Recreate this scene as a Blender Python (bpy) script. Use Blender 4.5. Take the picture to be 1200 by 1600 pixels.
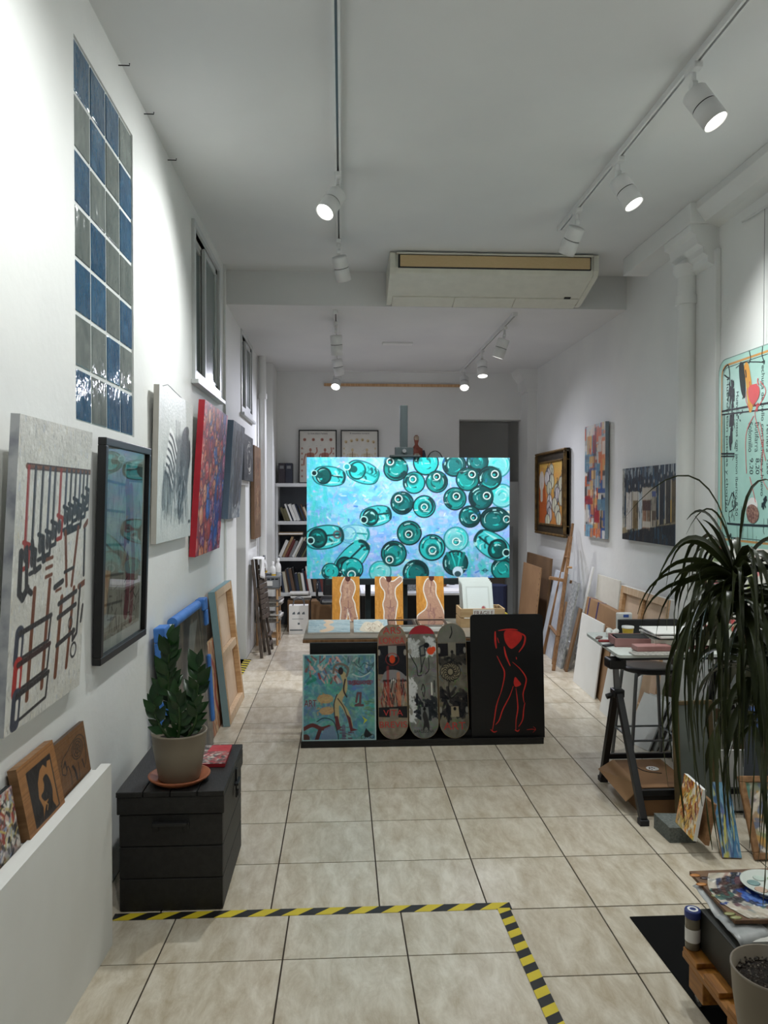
import bpy, bmesh, math, random
import numpy as np
from mathutils import Vector, Matrix

for o in list(bpy.data.objects): bpy.data.objects.remove(o)
SC = bpy.context.scene
COL = SC.collection

# ------------------------------------------------------------------ camera
F, H, VX, VY = 1195.0, 1.70, 535.0, 779.0          # focal length in px of a 1200 x 1600 frame, eye height, room vanishing point
yaw = math.atan((600 - VX) / F); pitch = math.atan((800 - VY) / F * math.cos(yaw))
FW = Vector((math.sin(yaw) * math.cos(pitch), math.cos(yaw) * math.cos(pitch), -math.sin(pitch)))
RT = Vector((math.cos(yaw), -math.sin(yaw), 0)); UP = RT.cross(FW)
CAM = Vector((0, 0, H))
cd = bpy.data.cameras.new('camera'); cam = bpy.data.objects.new('camera', cd); COL.objects.link(cam)
cd.sensor_fit = 'HORIZONTAL'; cd.sensor_width = 36; cd.lens = 36 * F / 1200; cd.clip_start = .05
mw = Matrix((RT, UP, -FW)).transposed().to_4x4(); mw.translation = CAM; cam.matrix_world = mw
SC.camera = cam

# ------------------------------------------------------------------ world, view, exposure
SC.view_settings.view_transform = 'Standard'; SC.view_settings.look = 'None'
SC.view_settings.gamma = 1; SC.view_settings.use_curve_mapping = False
SC.view_settings.exposure = EXPOSURE = -0.32
w = bpy.data.worlds.new('dusk_street'); SC.world = w; w.use_nodes = True
w.node_tree.nodes['Background'].inputs[0].default_value = (.74, .76, .80, 1)
w.node_tree.nodes['Background'].inputs[1].default_value = .32
LAMP_COL = (.97, 1.0, .985); LAMP_FAR = (.85, .865, 1.0)

# pixel of the photograph -> point on a known plane
def ray(x, y): return FW * F + RT * (x - 600) + UP * (800 - y)
def onz(x, y, z=0.0): d = ray(x, y); return CAM + d * ((z - H) / d.z)
def onx(x, y, X): d = ray(x, y); return CAM + d * (X / d.x)
def ony(x, y, Y): d = ray(x, y); return CAM + d * (Y / d.y)

# ------------------------------------------------------------------ materials
def lin(c):
    return tuple((v / 255 / 12.92) if v / 255 <= .04045 else ((v / 255 + .055) / 1.055) ** 2.4 for v in c)
MATS = {}
def M(name, c=None, rough=.6, metal=0, c2=None, scale=12, stretch=(1, 1, 1), bump=0, bscale=60, coat=0, trans=0, ior=1.45,
      emit=0, alpha=1, rnd=0, detail=4, spec=.5, lo=.35, hi=.65, dist=0, nrough=.5):
    if name in MATS: return MATS[name]
    m = bpy.data.materials.new(name); m.use_nodes = True; nt = m.node_tree; b = nt.nodes['Principled BSDF']
    L = nt.links.new; a = lin(c); a2 = lin(c2) if c2 else tuple(v * .94 for v in a)
    tc = nt.nodes.new('ShaderNodeTexCoord'); mp = nt.nodes.new('ShaderNodeMapping'); mp.inputs['Scale'].default_value = stretch
    L(tc.outputs['Object'], mp.inputs[0]); src = mp.outputs[0]
    if rnd:
        oi = nt.nodes.new('ShaderNodeObjectInfo'); ad = nt.nodes.new('ShaderNodeVectorMath'); ad.operation = 'MULTIPLY_ADD'
        ad.inputs[1].default_value = (37, 53, 71)
        cb = nt.nodes.new('ShaderNodeCombineXYZ')
        for i in range(3): L(oi.outputs['Random'], cb.inputs[i])
        L(cb.outputs[0], ad.inputs[0]); L(mp.outputs[0], ad.inputs[2]); src = ad.outputs[0]
    n = nt.nodes.new('ShaderNodeTexNoise'); n.inputs['Scale'].default_value = scale; n.inputs['Detail'].default_value = detail
    n.inputs['Distortion'].default_value = dist; n.inputs['Roughness'].default_value = nrough
    L(src, n.inputs['Vector'])
    r = nt.nodes.new('ShaderNodeMapRange'); r.inputs[1].default_value = lo; r.inputs[2].default_value = hi; L(n.outputs['Fac'], r.inputs[0])
    mx = nt.nodes.new('ShaderNodeMix'); mx.data_type = 'RGBA'; mx.inputs[6].default_value = (*a, 1); mx.inputs[7].default_value = (*a2, 1)
    L(r.outputs[0], mx.inputs[0]); out = mx.outputs[2]
    if rnd:
        hs = nt.nodes.new('ShaderNodeHueSaturation'); mr = nt.nodes.new('ShaderNodeMapRange')
        mr.inputs[3].default_value = 1 - rnd; mr.inputs[4].default_value = 1 + rnd; L(oi.outputs['Random'], mr.inputs[0])
        L(mr.outputs[0], hs.inputs['Value']); L(out, hs.inputs['Color']); out = hs.outputs[0]
    L(out, b.inputs['Base Color'])
    b.inputs['Roughness'].default_value = rough; b.inputs['Metallic'].default_value = metal; b.inputs['IOR'].default_value = ior
    b.inputs['Coat Weight'].default_value = coat; b.inputs['Transmission Weight'].default_value = trans; b.inputs['Alpha'].default_value = alpha
    b.inputs['Specular IOR Level'].default_value = spec
    if emit: L(out, b.inputs['Emission Color']); b.inputs['Emission Strength'].default_value = emit
    if bump:
        n2 = nt.nodes.new('ShaderNodeTexNoise'); n2.inputs['Scale'].default_value = bscale; n2.inputs['Detail'].default_value = 3; L(src, n2.inputs['Vector'])
        bp = nt.nodes.new('ShaderNodeBump'); bp.inputs['Strength'].default_value = bump; bp.inputs['Distance'].default_value = .01
        L(n2.outputs['Fac'], bp.inputs['Height']); L(bp.outputs[0], b.inputs['Normal'])
    MATS[name] = m
    return m
def clear_mat(name, c=(240, 245, 245), gloss=.12, rough=.03, tint=1.0):
    """thin clear sheet: mostly see-through with a mirror-like sheen"""
    m = bpy.data.materials.new(name); m.use_nodes = True; nt = m.node_tree; nt.nodes.clear(); L = nt.links.new
    o = nt.nodes.new('ShaderNodeOutputMaterial'); t = nt.nodes.new('ShaderNodeBsdfTransparent'); g = nt.nodes.new('ShaderNodeBsdfGlossy')
    fr = nt.nodes.new('ShaderNodeLayerWeight'); fr.inputs[0].default_value = .12; ad = nt.nodes.new('ShaderNodeMath'); ad.inputs[1].default_value = gloss
    L(fr.outputs[0], ad.inputs[0]); mx = nt.nodes.new('ShaderNodeMixShader'); t.inputs[0].default_value = (*[v * tint for v in lin(c)], 1)
    g.inputs['Roughness'].default_value = rough
    L(ad.outputs[0], mx.inputs[0]); L(t.outputs[0], mx.inputs[1]); L(g.outputs[0], mx.inputs[2]); L(mx.outputs[0], o.inputs[0])
    MATS[name] = m
    return m
def paint_mat(name, rough=.5, bump=.25, bscale=70, spec=.4):
    m = bpy.data.materials.new(name); m.use_nodes = True; nt = m.node_tree; b = nt.nodes['Principled BSDF']; L = nt.links.new
    at = nt.nodes.new('ShaderNodeAttribute'); at.attribute_name = 'Col'
    tc = nt.nodes.new('ShaderNodeTexCoord'); n = nt.nodes.new('ShaderNodeTexNoise'); n.inputs['Scale'].default_value = bscale; n.inputs['Detail'].default_value = 4
    L(tc.outputs['Object'], n.inputs['Vector'])
    mr = nt.nodes.new('ShaderNodeMapRange'); mr.inputs[3].default_value = .93; mr.inputs[4].default_value = 1.07; L(n.outputs['Fac'], mr.inputs[0])
    hs = nt.nodes.new('ShaderNodeHueSaturation'); L(mr.outputs[0], hs.inputs['Value']); L(at.outputs['Color'], hs.inputs['Color']); L(hs.outputs[0], b.inputs['Base Color'])
    bp = nt.nodes.new('ShaderNodeBump'); bp.inputs['Strength'].default_value = bump; bp.inputs['Distance'].default_value = .006
    L(n.outputs['Fac'], bp.inputs['Height']); L(bp.outputs[0], b.inputs['Normal'])
    b.inputs['Roughness'].default_value = rough; b.inputs['Specular IOR Level'].default_value = spec
    MATS[name] = m
    return m
WHITE = M('wall_paint', (229, 230, 227), .7, c2=(222, 223, 221), scale=1.5, bump=.12, bscale=25)
CEIL = M('ceiling_paint', (222, 223, 222), .8, c2=(216, 217, 217), scale=1.2)
TILE = M('travertine_tile', (212, 204, 188), .28, c2=(173, 159, 135), scale=6, stretch=(2.4, .8, 1), rnd=.03, detail=15, lo=.36, hi=.66, dist=.35, nrough=.72, bump=.03, bscale=14)
GROUT = M('dark_grout', (62, 52, 42), .9)
HBLACK = M('tape_black', (28, 28, 28), .5); HYEL = M('tape_yellow', (205, 184, 44), .5)
ALU = M('white_aluminium', (205, 208, 208), .4); DARKGAP = M('dark_gap', (30, 32, 34), .8)
FROST = M('frosted_pane', (112, 124, 122), .25, c2=(96, 108, 108), scale=2)
GBLUE = M('blue_glass_block', (62, 102, 132), .07, c2=(46, 82, 112), scale=7, stretch=(1, 1.3, .8), bump=.6, bscale=11, rnd=.12, trans=.12, dist=1.2)
GGREY = M('clear_glass_block', (128, 136, 132), .07, c2=(104, 114, 112), scale=7, stretch=(1, 1.3, .8), bump=.6, bscale=11, rnd=.10, trans=.12, dist=1.2)
MORTAR = M('mortar', (214, 218, 216), .8)
WPLAS = M('white_plastic', (228, 228, 226), .45); WMETAL = M('white_lacquer', (222, 223, 222), .35); IVORY = M('ivory_plastic', (214, 213, 200), .45)
BEIGE = M('yellowed_grille', (205, 180, 138), .6, c2=(196, 170, 126), scale=40, stretch=(1, 1, 20))
BLACKM = M('black_metal', (24, 24, 25), .4); GREYM = M('grey_metal', (120, 122, 124), .35, metal=.7)
BLACKP = M('black_paint', (20, 19, 19), .42, c2=(27, 26, 25), scale=5); BLACKW = M('black_stained_wood', (31, 30, 29), .5, c2=(20, 19, 18), scale=5, stretch=(9, 1, 9), bump=.25, bscale=30)
PINE = M('pine', (204, 168, 128), .55, c2=(182, 142, 100), scale=6, stretch=(8, 8, .8), rnd=.06)
PINE2 = M('pale_pine', (214, 188, 158), .6, c2=(196, 164, 130), scale=6, stretch=(8, .8, 8), rnd=.06)
OAK = M('oak', (148, 110, 74), .55, c2=(120, 86, 54), scale=5, stretch=(8, 8, .8), rnd=.06)
DKWOOD = M('weathered_wood', (98, 86, 76), .7, c2=(66, 57, 50), scale=6, stretch=(8, 8, .8), rnd=.1)
ORWOOD = M('varnished_pallet', (168, 112, 44), .45, c2=(122, 76, 28), scale=5, stretch=(8, .8, 8), rnd=.08)
CARD = M('cardboard', (150, 116, 82), .8, c2=(138, 105, 73), scale=4, rnd=.06); CARDD = M('dark_cardboard', (120, 92, 64), .85, c2=(104, 80, 56), scale=4)
CANV = M('raw_canvas', (216, 190, 164), .8, c2=(206, 178, 150), scale=5); GESSO = M('gessoed_canvas', (226, 224, 218), .75)
PAPER = M('paper', (232, 231, 228), .7, c2=(222, 221, 218), scale=3); FOAMB = M('white_board', (222, 222, 218), .6, c2=(214, 213, 208), scale=2)
POT = M('taupe_pot', (128, 118, 102), .45, c2=(120, 110, 95), scale=3); TERRA = M('terracotta', (160, 92, 58), .6, c2=(138, 78, 48), scale=8)
SOIL = M('soil', (42, 32, 24), .95, c2=(20, 15, 12), scale=60, bump=.8, bscale=80); STONE = M('grey_stone', (112, 118, 114), .85, c2=(86, 92, 88), scale=90, bump=.4, bscale=120)
LEAF = M('zz_leaf', (34, 66, 30), .25, c2=(22, 46, 22), scale=8, rnd=.2); LEAFY = M('stem_green', (46, 70, 34), .4)
DLEAF = M('dracaena_leaf', (64, 72, 36), .36, c2=(48, 56, 28), scale=3, rnd=.3); BARK = M('bark', (120, 100, 76), .85, c2=(92, 76, 56), scale=20, bump=.5, bscale=50)
BFOAM = M('blue_foam', (70, 126, 200), .7, c2=(60, 112, 186), scale=10); FILM = clear_mat('packing_film', gloss=.02, rough=.12)
GLASS = clear_mat('picture_glass', gloss=.05, rough=.01); WINGLASS = clear_mat('shop_glass', gloss=.02)
GOLD = M('aged_gold', (126, 98, 52), .45, metal=.35, c2=(84, 64, 36), scale=14); GOLDD = M('dark_gilt', (62, 52, 36), .5, c2=(44, 36, 26), scale=12)
CLOTH = M('white_cloth', (226, 226, 222), .9, bump=.3, bscale=30); RUBBER = M('rubber', (40, 40, 42), .7)
LENS = M('lit_lens', (255, 252, 244), .4, c2=(255, 252, 244), emit=14)
OIL = paint_mat('oil_paint', .45, .35, 60); PRINT = paint_mat('printed_paper', .6, .02, 200); WOODCUT = paint_mat('inked_wood', .5, .3, 40)
ENAMEL = paint_mat('worn_enamel', .22, .05, 30)

# ------------------------------------------------------------------ mesh helpers
class MB:
    """collects shapes with materials; build() links them as ONE mesh object"""
    def __init__(s): s.v = []; s.f = []; s.m = []; s.mats = []; s.sm = []
    def _mi(s, mat):
        if mat not in s.mats: s.mats.append(mat)
        return s.mats.index(mat)
    def add(s, vs, fs, mat, smooth=False, T=None):
        o = len(s.v); mi = s._mi(mat)
        s.v += [tuple(T @ Vector(p)) if T else tuple(p) for p in vs]
        for f in fs: s.f.append([i + o for i in f]); s.m.append(mi); s.sm.append(smooth)
        return s
    def box(s, lo, hi, mat, T=None):
        (a, b, c), (d, e, f) = lo, hi
        vs = [(a, b, c), (d, b, c), (d, e, c), (a, e, c), (a, b, f), (d, b, f), (d, e, f), (a, e, f)]
        return s.add(vs, [(3, 2, 1, 0), (4, 5, 6, 7), (0, 1, 5, 4), (1, 2, 6, 5), (2, 3, 7, 6), (3, 0, 4, 7)], mat, False, T)
    def bar(s, p, q, w, d, mat, up=(0, 0, 1)):
        """square bar from p to q; w across, d along 'up'"""
        p, q = Vector(p), Vector(q); z = (q - p); L = z.length; z.normalize(); u = Vector(up)
        x = u.cross(z)
        if x.length < 1e-4: x = Vector((1, 0, 0)).cross(z)
        x.normalize(); y = z.cross(x); T = Matrix((x, y, z)).transposed().to_4x4(); T.translation = p
        return s.box((-w / 2, -d / 2, 0), (w / 2, d / 2, L), mat, T)
    def prism(s, pts, z0, z1, mat, T=None, smooth=False):
        n = len(pts); vs = [(x, y, z0) for x, y in pts] + [(x, y, z1) for x, y in pts]
        s.add(vs, [tuple(range(n - 1, -1, -1)), tuple(range(n, 2 * n))], mat, False, T)
        return s.add(vs, [(i, (i + 1) % n, n + (i + 1) % n, n + i) for i in range(n)], mat, smooth, T)
    def lathe(s, prof, mat, T=None, n=24, smooth=True, cap=True):
        vs = []; fs = []
        for r, z in prof:
            for k in range(n): a = 2 * math.pi * k / n; vs.append((r * math.cos(a), r * math.sin(a), z))
        for i in range(len(prof) - 1):
            for k in range(n): k2 = (k + 1) % n; fs.append((i * n + k, i * n + k2, (i + 1) * n + k2, (i + 1) * n + k))
        s.add(vs, fs, mat, smooth, T)
        if cap:
            if prof[0][0] > 1e-4: s.add(vs[:n], [tuple(range(n - 1, -1, -1))], mat, False, T)
            if prof[-1][0] > 1e-4: s.add(vs[-n:], [tuple(range(n))], mat, False, T)
        return s
    def tube(s, pts, r, mat, n=8, caps=True):
        pts = [Vector(p) for p in pts]; R = r if isinstance(r, (list, tuple)) else [r] * len(pts)
        vs = []; fs = []; ref = None
        for i, p in enumerate(pts):
            t = (pts[min(i + 1, len(pts) - 1)] - pts[max(i - 1, 0)]).normalized()
            if ref is None:
                ref = Vector((0, 0, 1)) if abs(t.z) < .9 else Vector((1, 0, 0))
            x = ref.cross(t); x.normalize(); y = t.cross(x); ref = y
            x, y = y, -x
            for k in range(n):
                a = 2 * math.pi * k / n; vs.append(p + (x * math.cos(a) + y * math.sin(a)) * R[i])
        for i in range(len(pts) - 1):
            for k in range(n): k2 = (k + 1) % n; fs.append((i * n + k, i * n + k2, (i + 1) * n + k2, (i + 1) * n + k))
        s.add(vs, fs, mat, True)
        if caps: s.add(vs[:n], [tuple(range(n - 1, -1, -1))], mat); s.add(vs[-n:], [tuple(range(n))], mat)
        return s
    def build(s, name, parent=None, bevel=0, base=True):
        me = bpy.data.meshes.new(name); loc = Vector((0, 0, 0)); vs = [Vector(v) for v in s.v]
        if parent is None and base:
            lo = [min(v[i] for v in vs) for i in range(3)]; hi = [max(v[i] for v in vs) for i in range(3)]
            loc = Vector(((lo[0] + hi[0]) / 2, (lo[1] + hi[1]) / 2, lo[2]))
        elif parent is not None:
            top = parent.parent or parent
            loc = WORLDROOT.get(top.name, loc)
        me.from_pydata([v - loc for v in vs], [], s.f)
        for m in s.mats: me.materials.append(m)
        me.polygons.foreach_set('material_index', s.m); me.polygons.foreach_set('use_smooth', s.sm); me.update()
        bm = bmesh.new(); bm.from_mesh(me); bmesh.ops.recalc_face_normals(bm, faces=bm.faces); bm.to_mesh(me); bm.free()
        o = bpy.data.objects.new(name, me); COL.objects.link(o)
        if parent is None: o.location = loc
        else: o.parent = parent
        if bevel:
            b = o.modifiers.new('soft_edge', 'BEVEL'); b.width = bevel; b.segments = 2; b.limit_method = 'ANGLE'
        return o
WORLDROOT = {}
def tag(o, label, cat, group=None):
    o['label'] = label; o['category'] = cat
    if group: o['group'] = group
    return o
def struct(o): o['kind'] = 'structure'; return o
def thing(name, label, cat, loc=None, T=None, group=None):
    """Empty at a thing's base. With loc its parts are given in room coordinates, with T in the thing's own frame."""
    o = bpy.data.objects.new(name, None); COL.objects.link(o); o.empty_display_size = .05
    if T is not None: o.matrix_world = T
    else: o.location = loc; WORLDROOT[o.name] = Vector(loc)
    if label: tag(o, label, cat, group)
    return o
def copy_tree(src, T=None, label=None, parent=None):
    c = src.copy(); COL.objects.link(c)
    if parent is not None: c.parent = parent
    if T is not None: c.matrix_world = T
    if label: c['label'] = label
    for ch in [k for k in bpy.data.objects if k.parent == src]: copy_tree(ch, None, None, c)
    return c
def frame(origin, x, y):
    """panel frame: x to the right and y up as seen from its front, z out of the front"""
    x = Vector(x).normalized(); y = Vector(y); y = (y - x * y.dot(x)).normalized(); z = x.cross(y)
    T = Matrix((x, y, z)).transposed().to_4x4(); T.translation = Vector(origin)
    return T
def lean(bl, br, tl):
    """frame and size of a board from its bottom corners and its top left corner"""
    bl, br, tl = Vector(bl), Vector(br), Vector(tl)
    T = frame(bl, br - bl, tl - bl); y = T.to_3x3() @ Vector((0, 1, 0))
    return T, (br - bl).length, (tl - bl).dot(y)
def text2d(s):
    c = bpy.data.curves.new('t', 'FONT'); c.body = s; o = bpy.data.objects.new('t', c); COL.objects.link(o)
    bpy.context.view_layer.update()
    me = bpy.data.meshes.new_from_object(o.evaluated_get(bpy.context.evaluated_depsgraph_get()))
    v = [(p.co.x, p.co.y) for p in me.vertices]; f = [tuple(p.vertices) for p in me.polygons]
    bpy.data.objects.remove(o); bpy.data.curves.remove(c); bpy.data.meshes.remove(me)
    return v, f
def lettering(parent, s, cx, cy, w, h, z, mat, rot=0, name='lettering'):
    v, f = text2d(s); x0 = min(p[0] for p in v); x1 = max(p[0] for p in v); y0 = min(p[1] for p in v); y1 = max(p[1] for p in v)
    ca, sa = math.cos(rot), math.sin(rot); vs = []
    for x, y in v:
        u = ((x - x0) / (x1 - x0) - .5) * w; t = ((y - y0) / (y1 - y0) - .5) * h
        vs.append((cx + u * ca - t * sa, cy + u * sa + t * ca, z))
    mb = MB(); mb.add(vs, f, mat); return mb.build(name, parent)
# ================================================================== the room
XL, XR, YF, YB, ZC, ZC2, YD = -1.02, 2.57, -1.3, 10.37, 3.71, 3.41, 6.83
R0 = random.Random(7)
def wall_x(name, X, X2, y0, y1, z0, z1, holes, mat=WHITE):
    """wall slab between X (room face) and X2 with rectangular holes (ya, yb, za, zb)"""
    ys = sorted({y0, y1, *[h[i] for h in holes for i in (0, 1)]}); zs = sorted({z0, z1, *[h[i] for h in holes for i in (2, 3)]})
    inh = lambda y, z: any(h[0] < y < h[1] and h[2] < z < h[3] for h in holes)
    mb = MB()
    for i in range(len(ys) - 1):
        for j in range(len(zs) - 1):
            a, b, c, d = ys[i], ys[i + 1], zs[j], zs[j + 1]
            if inh((a + b) / 2, (c + d) / 2): continue
            for x in (X, X2): mb.add([(x, a, c), (x, b, c), (x, b, d), (x, a, d)], [(0, 1, 2, 3)], mat)
    rims = [(y0, y1, z0, z1)] + list(holes)
    for a, b, c, d in rims:
        for p, q in (((a, c), (b, c)), ((b, c), (b, d)), ((b, d), (a, d)), ((a, d), (a, c))):
            mb.add([(X, *p), (X, *q), (X2, *q), (X2, *p)], [(0, 1, 2, 3)], mat)
    return struct(mb.build(name))
GB = (3.0, 3.82, 2.0, 3.47); W2 = (5.33, 6.34, 2.58, 3.56); W3 = (7.83, 8.67, 2.64, 3.37); DR = (7.42, 8.13, 0.0, 1.84)
wall_x('wall_left', XL, XL - .22, YF, YB, 0, ZC, [GB, W2, W3, DR])
wall_x('wall_right', XR, XR + .22, YF, YB, 0, ZC, [])
AL = (1.59, 2.46, 0.0, 2.78)
def wall_y(name, Y, Y2, x0, x1, z0, z1, holes):
    o = wall_x(name, Y, Y2, x0, x1, z0, z1, holes)      # swap axes
    me = o.data; loc = o.location.copy()
    for v in me.vertices: p = v.co + loc; v.co = Vector((p.y, p.x, p.z))
    o.location = (0, 0, 0); me.flip_normals()
    return o
wall_y('wall_far', YB, YB + .22, XL - .2, XR + .2, 0, ZC, [AL])
wall_y('wall_front', YF, YF - .2, XL - .2, XR + .2, 0, ZC, [(-.75, 2.3, .35, 3.1)])
# back of the door, the corridor behind the windows, the alcove
mb = MB(); mb.box((-2.3, 4.8, -.02), (-2.2, 9.2, 3.8), WHITE); struct(mb.build('wall_corridor'))
mb = MB(); mb.box((-2.3, 9.1, 0), (-1.24, 9.2, 3.8), WHITE); mb.box((-2.3, 4.8, 0), (-1.24, 4.9, 3.8), WHITE); struct(mb.build('wall_corridor_end'))
mb = MB(); mb.box((-2.3, 4.8, 3.72), (-1.24, 9.2, 3.8), WHITE); struct(mb.build('ceiling_corridor'))
mb = MB(); mb.box((-2.2, 4.9, -.06), (-1.24, 9.1, -.001), TILE); struct(mb.build('floor_corridor'))
mb = MB(); mb.box((1.3, 12.0, 0), (2.8, 12.1, 3), WHITE); struct(mb.build('wall_alcove_back'))
mb = MB(); mb.box((1.3, 10.59, 0), (1.4, 12, 3), WHITE); struct(mb.build('wall_alcove_left'))
mb = MB(); mb.box((2.62, 10.59, 0), (2.72, 12, 3), WHITE); struct(mb.build('wall_alcove_right'))
mb = MB(); mb.box((1.4, 11.2, 0), (1.72, 11.3, 2.9), WHITE); mb.box((2.25, 11.2, 0), (2.62, 11.3, 1.95), WHITE); struct(mb.build('wall_alcove_partition'))
mb = MB(); mb.box((1.3, 10.59, 2.9), (2.72, 12.1, 3), WHITE); struct(mb.build('ceiling_alcove'))
mb = MB(); mb.box((1.4, 10.59, -.06), (2.62, 12.0, 0), TILE); struct(mb.build('floor_alcove'))
# ceilings
mb = MB(); mb.box((XL - .2, YF - .2, ZC), (XR + .2, YD, ZC + .15), CEIL); struct(mb.build('ceiling'))
mb = MB(); mb.box((XL, YD, ZC2), (XR, YB, ZC + .15), CEIL); struct(mb.build('ceiling_lowered'))
# trims: conduit on the left wall, pilasters and mouldings
mb = MB(); mb.box((XL, 6.66, .1), (XL + .02, 6.70, ZC), WHITE); struct(mb.build('trim_1', bevel=.004))
mb = MB(); mb.box((XL, 9.72, 0), (-.875, YB, ZC2), WHITE); struct(mb.build('trim_2', bevel=.006))
mb = MB(); mb.box((2.44, 10.0, 0), (XR, YB, 3.15), WHITE)
mb.prism([(2.40, 3.15), (2.57, 3.15), (2.57, 3.41), (2.30, 3.41), (2.33, 3.34), (2.39, 3.26)], -10.37, -9.97, WHITE, Matrix.Rotation(math.pi / 2, 4, 'X'))
mb.box((2.42, 9.98, 3.11), (XR, YB, 3.16), WHITE); struct(mb.build('trim_3'))
mb = MB(); mb.tube([(-.96, 9.3, 0), (-.96, 9.3, ZC2)], .045, WHITE, 12); mb.tube([(-.96, 9.3, 2.9), (-.96, 9.3, 2.96)], .055, WHITE, 12); struct(mb.build('trim_4'))
# moulded cornice of the right wall with its bracket and pipe
prof = [(2.57, 3.71), (2.40, 3.71), (2.40, 3.66), (2.43, 3.62), (2.46, 3.58), (2.52, 3.57), (2.57, 3.55)]
RX = Matrix.Rotation(math.pi / 2, 4, 'X')
mb = MB(); mb.prism(prof, -5.2, 1.1, WHITE, RX); struct(mb.build('trim_5', base=False))
br = [(2.57, 3.57), (2.37, 3.57), (2.37, 3.52), (2.41, 3.50), (2.42, 3.44), (2.46, 3.42), (2.46, 3.38), (2.49, 3.36), (2.49, 3.32), (2.57, 3.28)]
mb = MB(); mb.prism(br, -5.55, -5.12, WHITE, RX); mb.box((2.36, 5.1, 3.57), (XR, 6.35, ZC), WHITE); struct(mb.build('trim_6', bevel=.004))
mb = MB(); mb.tube([(2.495, 5.44, .0), (2.495, 5.44, 3.34)], .068, WHITE, 20)
mb.tube([(2.495, 5.44, 3.10), (2.495, 5.44, 3.16)], .082, WHITE, 20); mb.lathe([(.068, 3.30), (.10, 3.34), (.10, 3.38)], WHITE, Matrix.Translation((2.495, 5.44, 0)), 20)
struct(mb.build('trim_7'))
mb = MB(); mb.box((2.535, 5.09, 0), (XR, 5.52, 3.4), WHITE); struct(mb.build('trim_8', bevel=.004))
mb = MB(); mb.box((XL, 3.75, 0), (XL + .012, 7.42, .08), WHITE); struct(mb.build('baseboard_left'))
mb = MB(); mb.box((XR - .012, 2, 0), (XR, 10, .08), WHITE); struct(mb.build('baseboard_right'))

# floor: grout bed with a tile for each square
PX, PY, TX0, TY0, G = .4503, .4490, -.297, 4.900, .0032
mb = MB(); mb.box((XL - .22, YF, -.08), (XR, YB + .22, -.004), GROUT); floor = struct(mb.build('floor'))
def tile_mesh(sx, sy, name='tile'):
    mb = MB(); mb.box((G, G, -.012), (sx - G, sy - G, 0), TILE); o = mb.build(name, None, base=False)
    me = o.data; bpy.data.objects.remove(o); return me
tm = tile_mesh(PX, PY); cache = {}
def lay(parent, x0, x1, y0, y1, ox, oy, skip=None, px=PX, py=PY):
    for i in range(math.floor((x0 - ox) / px), math.ceil((x1 - ox) / px)):
        for j in range(math.floor((y0 - oy) / py), math.ceil((y1 - oy) / py)):
            a, b, c, d = max(x0, ox + i * px), min(x1, ox + (i + 1) * px), max(y0, oy + j * py), min(y1, oy + (j + 1) * py)
            if b - a < .02 or d - c < .02 or (skip and skip((a + b) / 2, (c + d) / 2)): continue
            k = (round(b - a, 3), round(d - c, 3))
            if k not in cache: cache[k] = tile_mesh(*k)
            o = bpy.data.objects.new('tile', cache[k]); COL.objects.link(o); o.parent = parent; o.location = Vector((a, c, 0)) - parent.location
RAMPX, RAMPY = .672, 3.105
lay(floor, XL, XR, RAMPY, YB, TX0, TY0)
lay(floor, RAMPX, XR, 1.0, RAMPY, TX0, TY0)
# tiled ramp that rises from the tape towards the street door
RS = math.atan(.077)
ramp = bpy.data.objects.new('floor_ramp', None)
mb = MB(); mb.box((XL, -4.4, -.5), (RAMPX, 0, -.004), GROUT); ramp = struct(mb.build('floor_ramp', base=False))
ramp.location = (0, RAMPY, .001); ramp.rotation_euler = (-RS, 0, 0)
cols0 = onz(272.3, 1442).x; roww = .449
def lay_ramp():
    for i in range(-1, 4):
        for j in range(-6, 1):
            a, b, c, d = max(XL, cols0 + i * .456), min(RAMPX, cols0 + (i + 1) * .456), -.345 + j * .449, min(0, -.345 + (j + 1) * .449)
            if b - a < .02: continue
            k = (round(b - a, 3), round(d - c, 3))
            if k not in cache: cache[k] = tile_mesh(*k)
            o = bpy.data.objects.new('tile', cache[k]); COL.objects.link(o); o.parent = ramp; o.location = (a, c, 0)
lay_ramp()
def rampz(y): return .077 * (RAMPY - y) + .001 if y < RAMPY else 0

# hazard tape
def tape(name, p, q, wd, n, label, slant=.6, z=.0015):
    p, q = Vector(p), Vector(q); d = (q - p); L = d.length; x = d.normalized(); nz = Vector((0, 0, 1)); y = nz.cross(x).normalized()
    mb = MB(); st = L / n
    for i in range(-1, n + 1):
        for k, m in ((0, HYEL), (1, HBLACK)):
            u0, u1 = (i + k / 2) * st, (i + k / 2 + .5) * st; s = slant * wd
            c = lambda u: min(max(u, 0), L)
            pts = [p + x * c(u0) - y * wd / 2, p + x * c(u1) - y * wd / 2, p + x * c(u1 + s) + y * wd / 2, p + x * c(u0 + s) + y * wd / 2]
            if (pts[1] - pts[0]).length + (pts[2] - pts[3]).length < .002: continue
            mb.add([v + Vector((0, 0, z)) for v in pts] + [v for v in pts], [(0, 1, 2, 3), (4, 7, 6, 5)], m)
    return tag(mb.build(name), label, 'tape', 'strips of hazard tape')
tape('hazard_tape', (-.93, 3.128, .001), (.70, 3.128, .001), .052, 12, 'black and yellow hazard tape along the foot of the ramp, across the room', 1.2)
tape('hazard_tape', (.665, 3.11, .002), (.665, 1.6, rampz(1.6) + .002), .052, 15, 'black and yellow hazard tape down the right edge of the ramp', -.6)
tape('hazard_tape', (-1.0, 7.42, 0), (-1.0, 8.12, 0), .075, 7, 'short black and yellow hazard tape on the doorway sill of the left wall', .6)

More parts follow.
